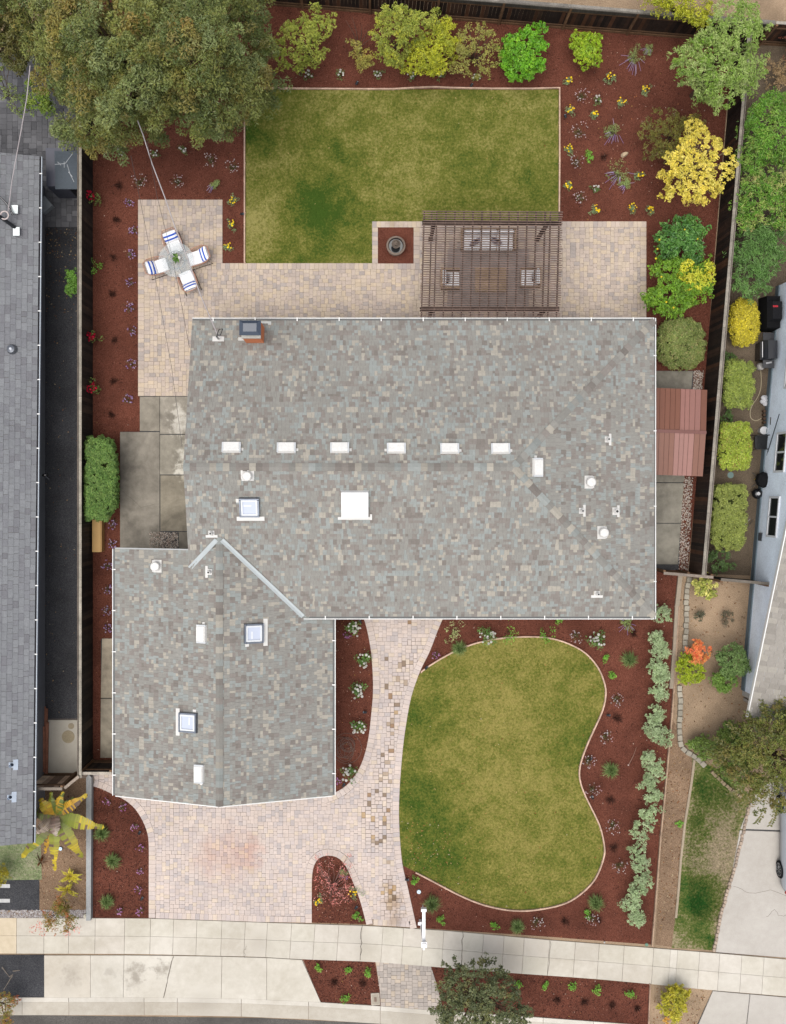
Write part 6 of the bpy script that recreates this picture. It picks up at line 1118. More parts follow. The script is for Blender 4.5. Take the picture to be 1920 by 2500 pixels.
def plant(kind, px, py, label, s=1.0, group=None):
    x, y = g(px, py, .15)
    nm, cat = {'rose': ('rose_bush', 'rose bush'), 'yellow': ('yellow_flower', 'flower'), 'vinca': ('lilac_flower', 'flower'), 'pink': ('pink_flower', 'flower'), 'gaura': ('gaura_plant', 'flower'), 'sage': ('sage_plant', 'plant'), 'grass': ('grass_tuft', 'ornamental grass'), 'green': ('green_seedling', 'plant'), 'dead': ('dormant_plant', 'plant'), 'red': ('red_rose_bush', 'rose bush'), 'rosew': ('rose_bush', 'rose bush'), 'varieg': ('variegated_shrub', 'shrub')}[kind]
    t = T(nm, label, cat, (x, y, 0), group)
    if kind == 'rose': leafy(t, x, y, .33*s, 260, .08, [(I(92, 128, 62), 4), (I(76, 110, 52), 3), (I(116, 150, 76), 2)], .45*s, .45, False, 10); flowers(t, x, y, int(16*s), .3*s, .52, WHI, .058)
    elif kind == 'rosew': leafy(t, x, y, .2*s, 100, .07, GRN, .3*s); flowers(t, x, y, 7, .17*s, .4, WHI, .045)
    elif kind == 'red': leafy(t, x, y, .26*s, 110, .085, [(I(96, 116, 54), 3), (I(112, 122, 62), 2)], .8*s); flowers(t, x, y, 26, .2*s, .95, [I(208, 30, 64), I(182, 20, 52)], .05, -.1, .06)
    elif kind == 'yellow': leafy(t, x, y, .2*s, 150, .075, BLU_, .22, .3, True); flowers(t, x, y, 8, .15*s, .32, YEL, .04, .02*random.choice((-1, 1)), .03)
    elif kind == 'vinca': leafy(t, x, y, .17*s, 46, .05, [(I(104, 104, 72), 3), (I(92, 86, 66), 2)], .14); flowers(t, x, y, 17, .21*s, .2, LIL, .031)
    elif kind == 'pink': leafy(t, x, y, .15*s, 46, .05, [(I(104, 108, 72), 3), (I(92, 86, 66), 2)], .14); flowers(t, x, y, 14, .17*s, .2, PNK, .03)
    elif kind == 'gaura': tuft(t, x, y, 34, .34*s, [(I(120, 116, 76), 3), (I(136, 112, 88), 2)], .3, .005); leafy(t, x, y, .12*s, 30, .05, [(I(112, 118, 70), 3)], .15); flowers(t, x, y, 26, .3*s, .36, GAU, .026)
    elif kind == 'sage':
        leafy(t, x, y, .3*s, 260, .1, [(I(140, 156, 92), 4), (I(122, 140, 82), 3)], .3, .2, True, 10); ang = random.uniform(3.4, 4.9); m = M()
        for k in range(int(10*s)):
            a = ang+random.gauss(0, .6) if random.random() < .9 else random.uniform(0, 6.28); l = random.uniform(.3, .6)*s; e = (x+math.cos(a)*l, y+math.sin(a)*l, random.uniform(.12, .4)); mm = (x+math.cos(a)*l*.45, y+math.sin(a)*l*.45, .36); m.tube([mm, e], .009, random.choice([I(178, 158, 200, 1.4), I(158, 136, 184, 1.4), I(196, 180, 208, 1.4)]), 4, .007); m.tube([(x, y, .1), mm], .005, I(150, 150, 120), 3)
        m.build('flower_spikes', MT['petal'], t)
    elif kind == 'grass': tuft(t, x, y, 300, .38*s, [(I(128, 152, 90, 1.3), 4), (I(108, 132, 74, 1.3), 3), (I(154, 170, 112, 1.3), 2)], .34*s, .007)
    elif kind == 'green': leafy(t, x, y, .19*s, 130, .08, BGR, .24*s, .4, True, 8)
    elif kind == 'dead': tuft(t, x, y, 46, .24*s, [(I(72, 44, 36), 4), (I(104, 66, 54), 2)], .12, .007)
    elif kind == 'varieg': leafy(t, x, y, .3*s, 220, .07, [(I(180, 182, 130), 3), (I(134, 148, 90), 3), (I(150, 120, 84), .6)], .4, .5, False, 12)
    return t
PL = []
def pl(kind, rows, base, group):
    for r in rows: plant(kind, r[0], r[1], base+' '+r[2], r[3] if len(r) > 3 else 1.0, group)
GY_ = 'yellow flowering plants in the red mulch'
pl('yellow', [(1388, 198, 'just outside the top corner of the back lawn'), (1491, 190, 'below the tail of the uppermost purple sage'), (1574, 220, 'farthest out towards the pale green corner tree', 1.1), (1518, 248, 'in the middle of the upper right bed', 1.15), (1392, 271, 'beside the lawn edging near a small spotlight', 1.1), (1452, 281, 'between two white flowered plants and middle sage'), (1388, 365, 'hugging the lawn edging beside pale gaura', 1.1), (1388, 456, 'hugging the lowest stretch of lawn edging'), (1562, 430, 'beside the lower purple sage, nearest the golden tree', 1.1), (1454, 513, 'nearest the pergola corner above the patio', 1.1), (1543, 509, 'above the middle of the right patio edge', 1.1), (1589, 517, 'above the far corner of the right patio'), (570, 493, 'topmost of three in the strip beside the lawn'), (566, 549, 'middle of three in the strip beside the lawn'), (558, 604, 'lowest of three in the strip beside the lawn', 1.1), (864, 2180, 'in the driveway island under the bare red shrub', 1.25)], 'yellow flowering plant', GY_)
pl('rosew', [(1461, 246, 'beside gaura near the top corner of the lawn'), (1451, 460, 'above the pergola corner in the right bed'), (297, 375, 'closest to the conifer trunk end of left bed'), (379, 375, 'second along under the conifer edge'), (450, 365, 'third along under the conifer edge'), (754, 187, 'below the fruit tree nearest the conifer'), (834, 183, 'between the first fruit trees above the lawn edging', 1.1), (922, 185, 'below the half bare fruit tree', 1.1), (1005, 189, 'below the broad yellow green fruit tree'), (1078, 187, 'below the lime fruit tree'), (1163, 192, 'below the sparse olive fruit tree')], 'small white flowered rose', 'small white roses of the back beds')
pl('rose', [(864, 1535, 'topmost by the garage wall'), (888, 1610, 'second, leaning over the walkway curve', .95), (874, 1686, 'third, midway along the garage bed', .9), (876, 1773, 'fourth, above the coiled hose'), (852, 1883, 'lowest, below the coiled hose', 1.05), (1188, 1551, 'at the top of the bean-shaped lawn edging', 1.1), (1456, 1559, 'dark leaved, outside the bean-shaped lawn shoulder', 1.1)], 'white rose bush', 'white rose bushes of the front beds')
pl('green', [(1241, 1541, 'plain leafy mound at the top of bean-shaped lawn edging', 1.9), (1333, 1547, 'light green mound straddling the bean-shaped lawn edging', 1.8), (1440, 380, 'dark, in the middle of the upper right bed'), (1480, 1606, 'at the right shoulder of the bean-shaped lawn'), (1498, 1647, 'below the shoulder plant beside the bean-shaped lawn'), (1009, 2149, 'in the point of mulch beside the walkway'), (1078, 2245, 'beside the white sign post'), (1204, 2257, 'below the bean-shaped lawn bottom curve'), (1433, 2232, 'beside the low grass tuft at bean-shaped lawn bottom'), (868, 2237, 'at the lower end of the driveway island'), (778, 2361, 'first in the small strip bed beside driveway apron'), (850, 2369, 'second in the small strip bed'), (899, 2373, 'third in the small strip bed beside paver path'), (844, 2434, 'lowest in the small strip bed near the kerb'), (1268, 2404, 'first beyond the street tree'), (1331, 2406, 'second beyond the street tree'), (1396, 2406, 'third beyond the street tree'), (1458, 2414, 'fourth beyond the street tree', 1.1), (1537, 2426, 'fifth beyond the street tree', 1.1), (1660, 2013, 'yellowish, in the bark strip beside patchy lawn', .7), (1365, 1512, 'under the front gutter of the house')], 'small green plant', 'small green plants in the mulch')
pl('gaura', [(1421, 236, 'near the top corner of the lawn'), (1415, 322, 'whitest, along the right lawn edging', 1.2), (1408, 397, 'between two yellow plants at the edging'), (1415, 483, 'nearly bare, above the pergola corner'), (515, 393, 'between conifer and left patio corner'), (568, 409, 'against the left lawn edging'), (342, 444, 'above the upper left patio corner', 1.1), (434, 444, 'above the middle of the left patio edge'), (1407, 1553, 'above the bean-shaped lawn shoulder'), (1506, 1708, 'at the waist of bean-shaped lawn, upper'), (1480, 1798, 'beside the bean-shaped lawn waist, middle'), (1437, 1857, 'beside the bean-shaped lawn waist, lower'), (1447, 1928, 'below the waist beside a spotlight', 1.1), (1496, 2015, 'beside the lower lobe of the bean-shaped lawn', 1.1), (1513, 2112, 'beside the long bottom silver clump', 1.1), (1445, 2240, 'under the bottom grass tuft'), (1311, 2251, 'at the sidewalk below bean-shaped lawn bottom', 1.1)], 'sparse pale gaura', 'pale gaura plants')
pl('sage', [(1549, 143, 'uppermost, near the top fence', 1.25), (1582, 121, 'smallest, near the top fence', .6), (1498, 322, 'in the middle of the upper right bed', 1.2), (1511, 424, 'lower, beside the pale stone', 1.25), (1527, 452, 'lowest small one below the pale stone', .7), (525, 452, 'small and green beside the left patio corner', .7), (1529, 1519, 'half hidden under the front eave', .9)], 'purple spiked sage', 'purple sage plants')
pl('vinca', [(316, 496, 'first beside the patio edge from the top'), (326, 560, 'second down the patio edge', 1.1), (322, 620, 'third down the patio edge'), (319, 690, 'fourth down the patio edge'), (316, 751, 'fifth down the patio edge', 1.1), (323, 808, 'sixth down the patio edge'), (322, 889, 'seventh down the patio edge', 1.1), (312, 975, 'last beside the patio edge'), (275, 1281, 'beside the tan planter box'), (275, 1326, 'below the tan planter box'), (261, 1381, 'below the planter at the garage eave corner', 1.1), (263, 1438, 'between fence and garage, upper'), (261, 1491, 'between fence and garage, middle'), (263, 1535, 'between fence and garage, lower')], 'lilac flowered plant', 'lilac plants down the left beds')
pl('pink', [(827, 1908, 'at the tip of the garage bed'), (1064, 1600, 'beside the walkway at bean-shaped lawn tip'), (329, 2019, 'highest along the driveway curve of left bed'), (342, 2070, 'second down the driveway curve of left bed'), (342, 2127, 'third down the straight drive edge'), (339, 2172, 'fourth down the straight drive edge'), (291, 2224, 'at the sidewalk, inner'), (342, 2224, 'at the sidewalk, drive corner'), (261, 1957, 'below the gate near low wall'), (302, 1971, 'under the garage roof corner'), (840, 2137, 'among the red twigs of the driveway island'), (848, 1550, 'just below the topmost garage rose')], 'pink flowered plant', 'pink plants of the front beds')
pl('grass', [(250, 2033, 'upper, beside the low grey wall', 1.1), (277, 2100, 'middle, in the left front bed', 1.1), (263, 2200, 'lower, in the left front bed'), (1535, 1610, 'at the bean-shaped lawn shoulder', 1.15), (1490, 1879, 'at the bean-shaped lawn waist', 1.15), (1454, 2202, 'below the bean-shaped lawn right lobe', 1.15), (1263, 2261, 'below the bean-shaped lawn bottom'), (1054, 2204, 'beside the white sign post', 1.2), (1121, 1582, 'hanging over the bean-shaped lawn edging', 1.05)], 'rounded green grass tuft', 'grass tufts of the front beds')
pl('dead', [(283, 535, 'top of the left bed beside fence'), (275, 627, 'second down the left bed'), (273, 716, 'third down the left bed'), (279, 830, 'fourth down the left bed'), (277, 930, 'fifth down the left bed'), (271, 1013, 'just above the long clipped hedge'), (1380, 2251, 'below bean-shaped lawn, bigger', 1.2), (1464, 2251, 'below bean-shaped lawn, smaller'), (1508, 1755, 'at the bean-shaped lawn waist', 1.5), (1492, 1955, 'below the waist grass tuft', 1.3), (1549, 1547, 'under the house front corner'), (815, 2400, 'small strip bed, nearer apron', 1.1), (886, 2402, 'small strip bed, nearer path', 1.1), (1362, 2444, 'right strip, first of four'), (1428, 2449, 'right strip, second of four', 1.2), (1496, 2457, 'right strip, third of four'), (1557, 2465, 'right strip, last of four'), (1500, 2072, 'flattened, beside the lower lobe of the bean-shaped lawn', 1.3), (290, 452, 'dark patch above patio left corner', 1.2)], 'dark dormant plant', 'dormant plants in the mulch')
pl('red', [(237, 492, 'highest on the left fence'), (238, 830, 'beside the middle of the patio'), (242, 955, 'lowest, near the end of the patio', 1.05)], 'crimson rose climbing the fence', 'roses on the left fence')
t = plant('green', 232, 655, 'leafy green rose without many blooms on the left fence', 1.9)
plant('varieg', 1110, 1540, 'cream variegated mound under the front eave', 1.1); plant('sage', 840, 2128, 'spiky lilac bloom inside the driveway island shrub', .5); plant('yellow', 778, 2200, 'pale yellow flowering plant at the inner drive edge of island', 1.0, GY_)
plant('dead', 1476, 381, 'dried tan tuft below the middle purple sage', .9)
# bare red-leaved shrub of the island
t = T('red_shrub', 'nearly bare shrub with pinkish red leaves in the driveway island', 'shrub', (*g(812, 2160), 0)); m = M(); bx, by = g(812, 2165); tips = []
for k in range(46):
    q = cz(640, 1980, [(random.uniform(310, 560), random.uniform(270, 600))])[0]; h = random.uniform(.3, .9); e = V3(*g(*q, h), h); s = V3(bx, by, .05); mid = (s+e)/2+V3(random.gauss(0, .1), random.gauss(0, .1), .2); m.tube([tuple(s), tuple(mid), tuple(e)], .01, I(150, 118, 110), 4, .004); tips += [e, (mid+e)/2]
m.build('twigs', MT['bark'], t); m = M(); C = np.array(tips); Q, c = leaf_quads(C, np.full(len(C), .13), 7, .055, [(I(206, 120, 112), 3), (I(220, 150, 140), 3), (I(178, 96, 84), 1)], .6); m.quads(Q, c); m.build('leaves', MT['leaf'], t)
# banana plant with great torn yellow and purple leaves, and its neighbours
ban = T('banana_plant', 'large banana plant with torn yellow and purple leaves', 'plant', (*g(140, 1975), 0)); bx, by = g(136, 1990, 1.3); bz = 1.3
m = M(); s = V3(*g(140, 1975), 0); m.tube([tuple(s), (bx, by, bz)], .11, I(96, 70, 50), 8, .08); m.build('stem', MT['bark'], ban)
def big_leaf(tip, w, cols, h0=1.5, h1=1.0, bow=.25, name='leaf', par=ban, org=None):
    o = V3(*(org or (bx, by, bz))); e = V3(*g(*tip, h1), h1); d = e-o; L = np.linalg.norm(d); d /= L; s_ = np.cross(V3(0, 0, 1), d); s_ /= np.linalg.norm(s_); n = 22; m = M(); prev = None
    for i in range(n+1):
        f = i/n; c = o+d*L*f+V3(0, 0, bow*math.sin(f*2.6)+0); ww_ = 1.5*w*math.sin(min(1, f*1.15+.06)*math.pi*.92)**.7*(1 if i < n else .1)*random.uniform(.86, 1.05); row = [c+s_*ww_+V3(0, 0, -.12*ww_/.2*.4), c+V3(0, 0, .0), c-s_*ww_+V3(0, 0, -.12*ww_/.2*.4)]
        if prev:
            q_ = f*(len(cols)-1); i_ = min(len(cols)-2, int(q_)); k = tuple(np.array(cols[i_])*(1-q_+i_)+np.array(cols[i_+1])*(q_-i_)) if random.random() < .93 else random.choice(cols); kk = random.uniform(.75, 1.12)*1.1; sh_ = random.uniform(0, .03)
            m.add([tuple(prev[0]), tuple(prev[1]), tuple(row[1]), tuple(row[0]-d*sh_)], [[0, 3, 2, 1]], tuple(v*kk for v in k)); m.add([tuple(prev[1]), tuple(prev[2]), tuple(row[2]-d*sh_), tuple(row[1])], [[0, 3, 2, 1]], tuple(v*kk*.93 for v in random.choice((k, k, cols[0]))))
        prev = row
    m.tube([tuple(o), tuple(o+d*L*.5+V3(0, 0, bow*.97+.01)), tuple(e+V3(0, 0, bow*.5))], .014, I(176, 150, 90), 5, .006); m.build(name, MT['leaf'], par)
YB, YG, GB, PU, OR = I(218, 192, 42), I(160, 164, 46), I(120, 136, 52), I(122, 98, 78), I(216, 168, 50)
org_ = lambda px, py: (*g(px, py, 1.3), 1.3)
for tip, w, cols, h1 in (((100, 1945), .2, [OR, OR, YB, YB], 1.6), ((218, 1936), .15, [PU, OR, OR, YB], 1.5), ((258, 2018), .2, [PU, GB, YG, YB, GB], 1.3), ((205, 2092), .2, [PU, GB, YG, YB, YG], 1.1), ((137, 2124), .15, [PU, GB, YG, YB, YB], 1.0), ((56, 2092), .2, [PU, PU, GB, YG, YB], 1.0), ((84, 1975), .22, [PU, GB, GB], 1.2), ((128, 1930), .12, [GB, GB, YG], 1.5), ((158, 1930), .14, [GB, OR, YB], 1.5), ((185, 1945), .16, [GB, GB, GB], 1.3), ((112, 2082), .12, [PU, OR, OR], .8), ((88, 2035), .17, [PU, I(190, 170, 150), I(206, 186, 170)], 1.2), ((140, 2040), .16, [I(176, 150, 140), I(206, 190, 178)], 1.6)): big_leaf(tip, w, cols, h1=h1)
m = M(); x, y = g(104, 2100); 
for k in range(20): a = random.uniform(0, 6.28); l = random.uniform(.1, .4); m.add([(x, y, .2), (x+math.cos(a)*l*.5, y+math.sin(a)*l*.5+.05, .3), (x+math.cos(a)*l, y+math.sin(a)*l, .1), (x+math.cos(a)*l*.5+.04, y+math.sin(a)*l*.5, .22)], [[0, 1, 2, 3]], I(120, 72, 40))
m.build('dead_leaf', MT['leaf'], ban)
cr = T('croton_plant', 'small yellow leaved plant between banana plant and heavenly bamboo', 'plant', (*g(168, 2150), 0))
for k in range(26):
    a = random.uniform(0, 6.28); l = random.uniform(16, 34); ox, oy = random.choice(((172, 2138), (165, 2172))); big_leaf((ox+math.cos(a)*l, oy+math.sin(a)*l*.8), .05, [I(196, 182, 44, 1.4), I(222, 206, 54, 1.4), I(160, 156, 50, 1.4)], h1=random.uniform(.2, .5), bow=.12, par=cr, org=(*g(ox, oy, .25), .25))
# ================================================================ SMALL THINGS
def spot(px, py, label, rot=0.0):
    x, y = g(px, py); t = T('path_light', label, 'garden light', (x, y, 0), 'small garden spotlights'); m = M(); c, s = math.cos(rot), math.sin(rot); a = Vector((c, s, .6)).normalized(); u = a.cross(Vector((0, 0, 1))).normalized(); v = u.cross(a)
    m.lathe([(.03, -.08), (.05, -.07), (.055, .06), (.048, .06), (.04, .03)], x, y, I(52, 54, 58), 12, .17, (u, v, a), cols=[I(52, 54, 58)]*3+[I(120, 130, 140)]*2); m.build('lamp_head', MT['gloss'], t); m = M(); m.tube([(x, y, 0), (x, y, .13)], .014, I(36, 36, 38), 6); m.build('stake', MT['metal'], t)
for px, py, l, r in ((1379, 287, 'beside yellow flowers at the right lawn edging', 2), (872, 206, 'above the back lawn below the half bare tree', 1), (1151, 211, 'above the back lawn below the olive tree', 1), (593, 525, 'at the left edging of the back lawn', 0), (880, 1517, 'at the top of the garage bed', 2), (891, 1737, 'between third and fourth garage roses', 3), (1041, 1629, 'at the bean-shaped lawn tip by the walkway', 1), (840, 1914, 'at the tip of the garage bed', 1), (1484, 1744, 'at the waist of the bean-shaped lawn', 0), (1441, 1850, 'below the waist, beside the bean-shaped lawn edging', 1), (1445, 1944, 'beside pale gaura under the waist', 2), (343, 2030, 'on the driveway curve of the left bed', 1), (349, 2190, 'on the straight drive edge of the left bed', 1), (870, 2212, 'inside the driveway island', 1), (994, 2144, 'at the mulch point beside the walkway', 0)): spot(px, py, 'small black spotlight '+l, r)
def disc(px, py, r, col, name, label, cat, mat='plastic', h=.03, z=.0):
    x, y = g(px, py); m = M(); m.lathe([(r, z), (r, z+h*.7), (r*.9, z+h), (r*.3, z+h), (r*.25, z+h*1.2)], x, y, col, 20); o = m.build(name, MT[mat]); setp(o, label=label, category=cat); return o
disc(1023, 2176, .09, I(176, 190, 200), 'utility_cap', 'round shiny grey metal cap in the mulch near the sign post', 'utility cap', 'metal', .06, .01); disc(1579, 2306, .07, I(110, 150, 128), 'valve_cover', 'round green valve cover at the sidewalk corner of the mulch', 'valve cover', 'plastic', .03, .01); disc(149, 2071, .08, I(150, 168, 186), 'irrigation_cap', 'small round blue grey cap below the banana leaves', 'utility cap', 'metal', .06, .01)
disc(168, 1798, .26, I(186, 172, 144), 'drain_cover', 'large round tan cover on the pale concrete pad', 'drain cover', 'rough', .015, .05); disc(175, 1772, .12, I(190, 176, 150), 'drain_cover', 'small round tan cover on the pale concrete pad', 'drain cover', 'rough', .015, .05); disc(211, 2234, .09, I(224, 218, 200), 'white_stone', 'single round cream stone at the end of the low grey wall', 'stone', 'rough', .12, .01)
x, y = g(917, 2438); t = T('meter_box', 'pale concrete meter box with oval lid in the small strip bed', 'meter box', (x, y, 0)); m = M(); m.box(x, y, .01, .36, .5, .05, I(206, 196, 180), .05, .02); m.build('frame', MT['rough'], t); m = M(); m.box(x, y, .0605, .25, .37, .012, I(188, 178, 162), .05, .004); l_ = m.build('lid', MT['rough'], t); m = M(); m.box(x, y, .073, .1, .18, .01, I(150, 130, 116), .05, .004); m.build('lid_window', MT['rough'], l_)
x, y = g(1524, 378); m = M()
v = [(x+.16*math.cos(a)*(1+.3*math.cos(a-1)), y+.11*math.sin(a)+.06*math.cos(a), z_) for z_, in ((.01,),) for a in np.arange(10)*.628]; tp = [(x+(p[0]-x)*.7, y+(p[1]-y)*.7, .09+.02*random.random()) for p in v]; m.hexa(v, tp, I(206, 184, 154)); o = m.build('stone', MT['rough']); setp(o, label='single tan stone beside the lower purple sage', category='stone')
x, y = g(844, 1822); m = M()
for k in range(9):
    r = random.uniform(.14, .42) if k else .62; ox, oy = random.gauss(0, .08), random.gauss(-.06, .09); e = random.uniform(.75, 1.0); ph = random.uniform(0, 6.28); m.tube([(x+ox+r*math.cos(a+ph)*e, y+oy+r*math.sin(a+ph), .03+.012*k) for a in np.arange(20)*.314], .007, I(126, 110, 100), 5, closed=True)
o = m.build('coiled_hose', MT['plastic']); setp(o, label='loosely coiled thin grey brown hose beside the garage', category='hose')
# tan planter box
x, y = g(245, 1308, .3); t = T('planter_box', 'tan wooden planter box at the end of the clipped left hedge', 'planter', (x, y, 0)); m = M(); m.box(x-.1, y, .45, .34, 1.3, .03, I(222, 178, 112)); m.build('lid', MT['matte'], t)
for k in range(4): m = M(); m.box(x+.09, y, .01+k*.112, .03, 1.28, .105, tuple(np.array(I(206, 162, 100))*random.uniform(.9, 1.08))); m.build('plank', MT['matte'], t)
m = M(); m.box(x-.1, y-.63, 0, .34, .03, .44, I(200, 156, 96)); m.box(x-.1, y+.63, 0, .34, .03, .44, I(200, 156, 96)); m.box(x-.27, y, 0, .03, 1.28, .44, I(200, 156, 96)); m.build('end_panel', MT['matte'], t)
# timber leaning by the asphalt yard
t = T('lumber_stack', 'reddish brown boards stacked along the neighbouring wall', 'lumber', (*g(106, 1800), 0))
for k, (ax, ay, bx_, by_, w) in enumerate(((109, 1724, 108, 1888, .16), (116, 1728, 112, 1885, .13), (105, 1760, 104, 1890, .14), (120, 1760, 118, 1885, .12), (112, 1770, 114, 1880, .1))):
    a, b = g(ax, ay), g(bx_, by_); L = math.hypot(b[0]-a[0], b[1]-a[1]); m = M(); m.box((a[0]+b[0])/2, (a[1]+b[1])/2, .05+.05*k, w, L, .045, tuple(np.array(I(150, 102, 82, 1.5))*random.uniform(.8, 1.15)), math.atan2(b[1]-a[1], b[0]-a[0])-math.pi/2); m.build('plank', MT['wood'], t)
a, b = g(116, 1795), g(115, 1826); m = M(); m.box((a[0]+b[0])/2, (a[1]+b[1])/2, .06, .05, abs(a[1]-b[1]), .04, I(190, 164, 130)); o = m.build('wood_offcut', MT['wood']); setp(o, label='short pale timber offcut beside the reddish boards', category='lumber')
# ladder on its side
t = T('ladder', 'white ladder lying on its edge along the neighbouring wall', 'ladder', (*g(106, 650), 0)); a, b = V3(*g(108, 573), 0), V3(*g(107, 730), 0); d = b-a; L = np.linalg.norm(d); d /= L; n_ = V3(-d[1], d[0], 0)
for z_ in (.04, .42): m = M(); m.obox(a, d, n_, V3(0, 0, 1), 0, L, -.05-(.12 if z_ > .1 else 0), .03-(.12 if z_ > .1 else 0), z_, z_+.05, I(206, 202, 194)); m.build('rail', MT['plastic'], t)
for k in range(8): p = a+d*(L*(k+.5)/8); m = M(); m.tube([tuple(p+V3(0, 0, .06)), tuple(p-n_*.12+V3(0, 0, .44))], .035, I(176, 174, 170), 5); m.build('rung', MT['plastic'], t)
# dark neighbour shed under the conifer
t = T('shed', 'small dark grey shed with white scratched roof beside the left fence', 'shed', (*g(162, 420), 0)); q0 = [(134, 369), (190, 369), (190, 462), (136, 462)]; m = M(); w = gp([(144, 395), (192, 395), (192, 485), (146, 485)]); m.prism(w, 0, 1.7, I(84, 86, 100)); m.build('wall', MT['plastic'], t)
zz = 1.75; m = M(); P4 = ccw(gp(q0, zz)); m.hexa([(x, y, zz-.05) for x, y in P4], [(x, y, zz+.03) for x, y in P4], I(92, 100, 108)); rf = m.build('roof', MT['rough'], t); m = M()
for a, b in (((178, 376), (160, 400)), ((160, 400), (135, 402)), ((165, 402), (172, 425)), ((172, 425), (182, 445)), ((158, 395), (158, 410)), ((168, 420), (178, 432)), ((142, 396), (150, 404))):
    A_, B_ = g(*a, zz), g(*b, zz); m.tube([(*A_, zz+.034), (*B_, zz+.034)], .012, I(206, 210, 214), 4)
m.build('scratches', MT['rough'], rf)
m = M(); m.box(*g(114, 505), .0, .5, .5, .35, I(176, 182, 186), .7); o = m.build('storage_bin', MT['plastic']); setp(o, label='pale grey bin poking out beneath the long roof edge', category='bin')
m = M(); m.lathe([(.1, 0), (.11, .2), (.09, .22)], *g(155, 247), I(200, 220, 220), 12, 2.2); o = m.build('bucket', MT['plastic']); setp(o, label='small white and green container showing through the conifer edge', category='container')
m = M(); a = V3(*g(105, 1160, 2.2), 2.2); m.tube([tuple(a), tuple(a+V3(.15, -.05, .1)), tuple(a+V3(.25, -.15, 0))], .05, I(24, 24, 28), 6); m.lathe([(.08, 0), (.07, .15), (.03, .18)], a[0]+.12, a[1], I(28, 28, 32), 10, 2.15); o = m.build('wall_lamp', MT['gloss'], lh)
m = M(); m.prism([(a-.18+random.uniform(-.02, .02), b) for a, b in [g(30, 2370)]*1]+[g(*p) for p in ((5, 2358), (14, 2360), (26, 2382), (38, 2366), (52, 2366), (36, 2374), (34, 2382), (20, 2412), (8, 2420), (22, 2390))][1:], .014, .03, I(140, 130, 122)) if False else None
m = M()
for p in (((6, 2360), (24, 2384)), ((24, 2384), (33, 2378)), ((33, 2370), (50, 2368)), ((32, 2380), (10, 2416))): m.tube([(*g(*p[0]), .03), (*g(*p[1]), .03)], .03, I(150, 140, 130), 5, .012)
o = m.build('fallen_branch', MT['bark']); setp(o, label='pale forked fallen branch on the dark verge', category='branch')
for i, (a, b) in enumerate((((16+0, 2162), (16, 2162)), ((16, 2198), (16, 2198)))): m = M(); m.box(*g(13, a[1]), .016, .42, .15, .03, I(214, 214, 214)); o = m.build('stepping_stone', MT['rough']); setp(o, label=('upper' if i == 0 else 'lower')+' narrow white slab set into the dark path', category='paving slab')
for px, py, l in ((1476, 2300, 'tiny white marker at the sidewalk edge of the mulch'),): m = M(); m.blob((*g(px, py), .03), .04, I(240, 240, 238)); o = m.build('marker', MT['plastic']); setp(o, label=l, category='marker')
m = M(); m.tube([(*g(1535, 1866), .04), (*g(1546, 1845), .05), (*g(1554, 1823), .04)], .01, I(196, 160, 144), 5, .004); m.blob((*g(1534, 1867), .05), .04, I(226, 200, 190)); o = m.build('dry_stalk', MT['bark']); setp(o, label='long dry stalk lying in mulch near the waist grass tuft', category='twig')
# ---------------------------------------------------------------- overhead wires
def wire(name, label, pts, r, col):
    P = [V3(*g(x, y, h), h) for x, y, h in pts]; m = M(); m.tube([tuple(p) for p in P], r, col, 6); o = m.build(name, MT['plastic']); setp(o, label=label, category='cable'); return o
wire('service_cable', 'thick pale twisted service cable running from conifer to roof mast', [(298, 192, 7.2), (320, 250, 6.8), (350, 330, 6.3), (372, 400, 5.9), (403, 482, 5.4), (430, 560, 5.0), (458, 630, 4.7), (490, 720, 4.2), (532, 818, 3.5)], .02, I(196, 188, 190))
wire('phone_cable', 'thin dark wire crossing the patio towards the house roof edge', [(360, 345, 6.4), (384, 480, 5.4), (424, 640, 4.6), (463, 848, 3.0)], .007, I(70, 66, 66)); wire('phone_cable', 'thin dark wire crossing the patio and concrete slabs', [(320, 380, 6.4), (345, 500, 5.6), (380, 680, 4.8), (420, 900, 4.0), (445, 1090, 3.4)], .007, I(70, 66, 66)); wire('service_cable', 'pale cable crossing the grey patio to the roof mast', [(74, 160, 6.4), (66, 240, 5.9), (50, 330, 5.2), (30, 440, 4.3), (20, 520, 3.4)], .018, I(200, 190, 192))
# ---------------------------------------------------------------- the neighbour's grills and clutter
def onp(px, py, z=0): return g(px, py, z)
x, y = g(1868, 772); t = T('covered_grill', 'tall grill under a black cover near the blue wall', 'grill', (x, y, 0)); m = M(); C_ = I(30, 30, 32)
m.hexa([(x-.28, y-.65, .03), (x+.3, y-.65, .03), (x+.3, y+.7, .03), (x-.28, y+.7, .03)], [(x-.24, y-.6, .85), (x+.28, y-.6, .85), (x+.28, y+.66, .85), (x-.24, y+.66, .85)], C_); m.hexa([(x-.24, y-.35, .851), (x+.28, y-.35, .851), (x+.28, y+.45, .851), (x-.24, y+.45, .851)], [(x-.12, y-.3, 1.15), (x+.24, y-.3, 1.15), (x+.24, y+.4, 1.15), (x-.12, y+.4, 1.15)], I(38, 38, 41)); m.build('cover', MT['fabric'], t)
m = M(); m.box(x-.02, y+.2, 1.152, .2, .07, .004, I(196, 60, 70)); m.build('emblem', MT['fabric'], t)
x, y = g(1858, 862); t = T('gas_grill', 'open black gas grill with steel handle and side shelves', 'grill', (x, y, 0)); G_ = I(52, 54, 60)
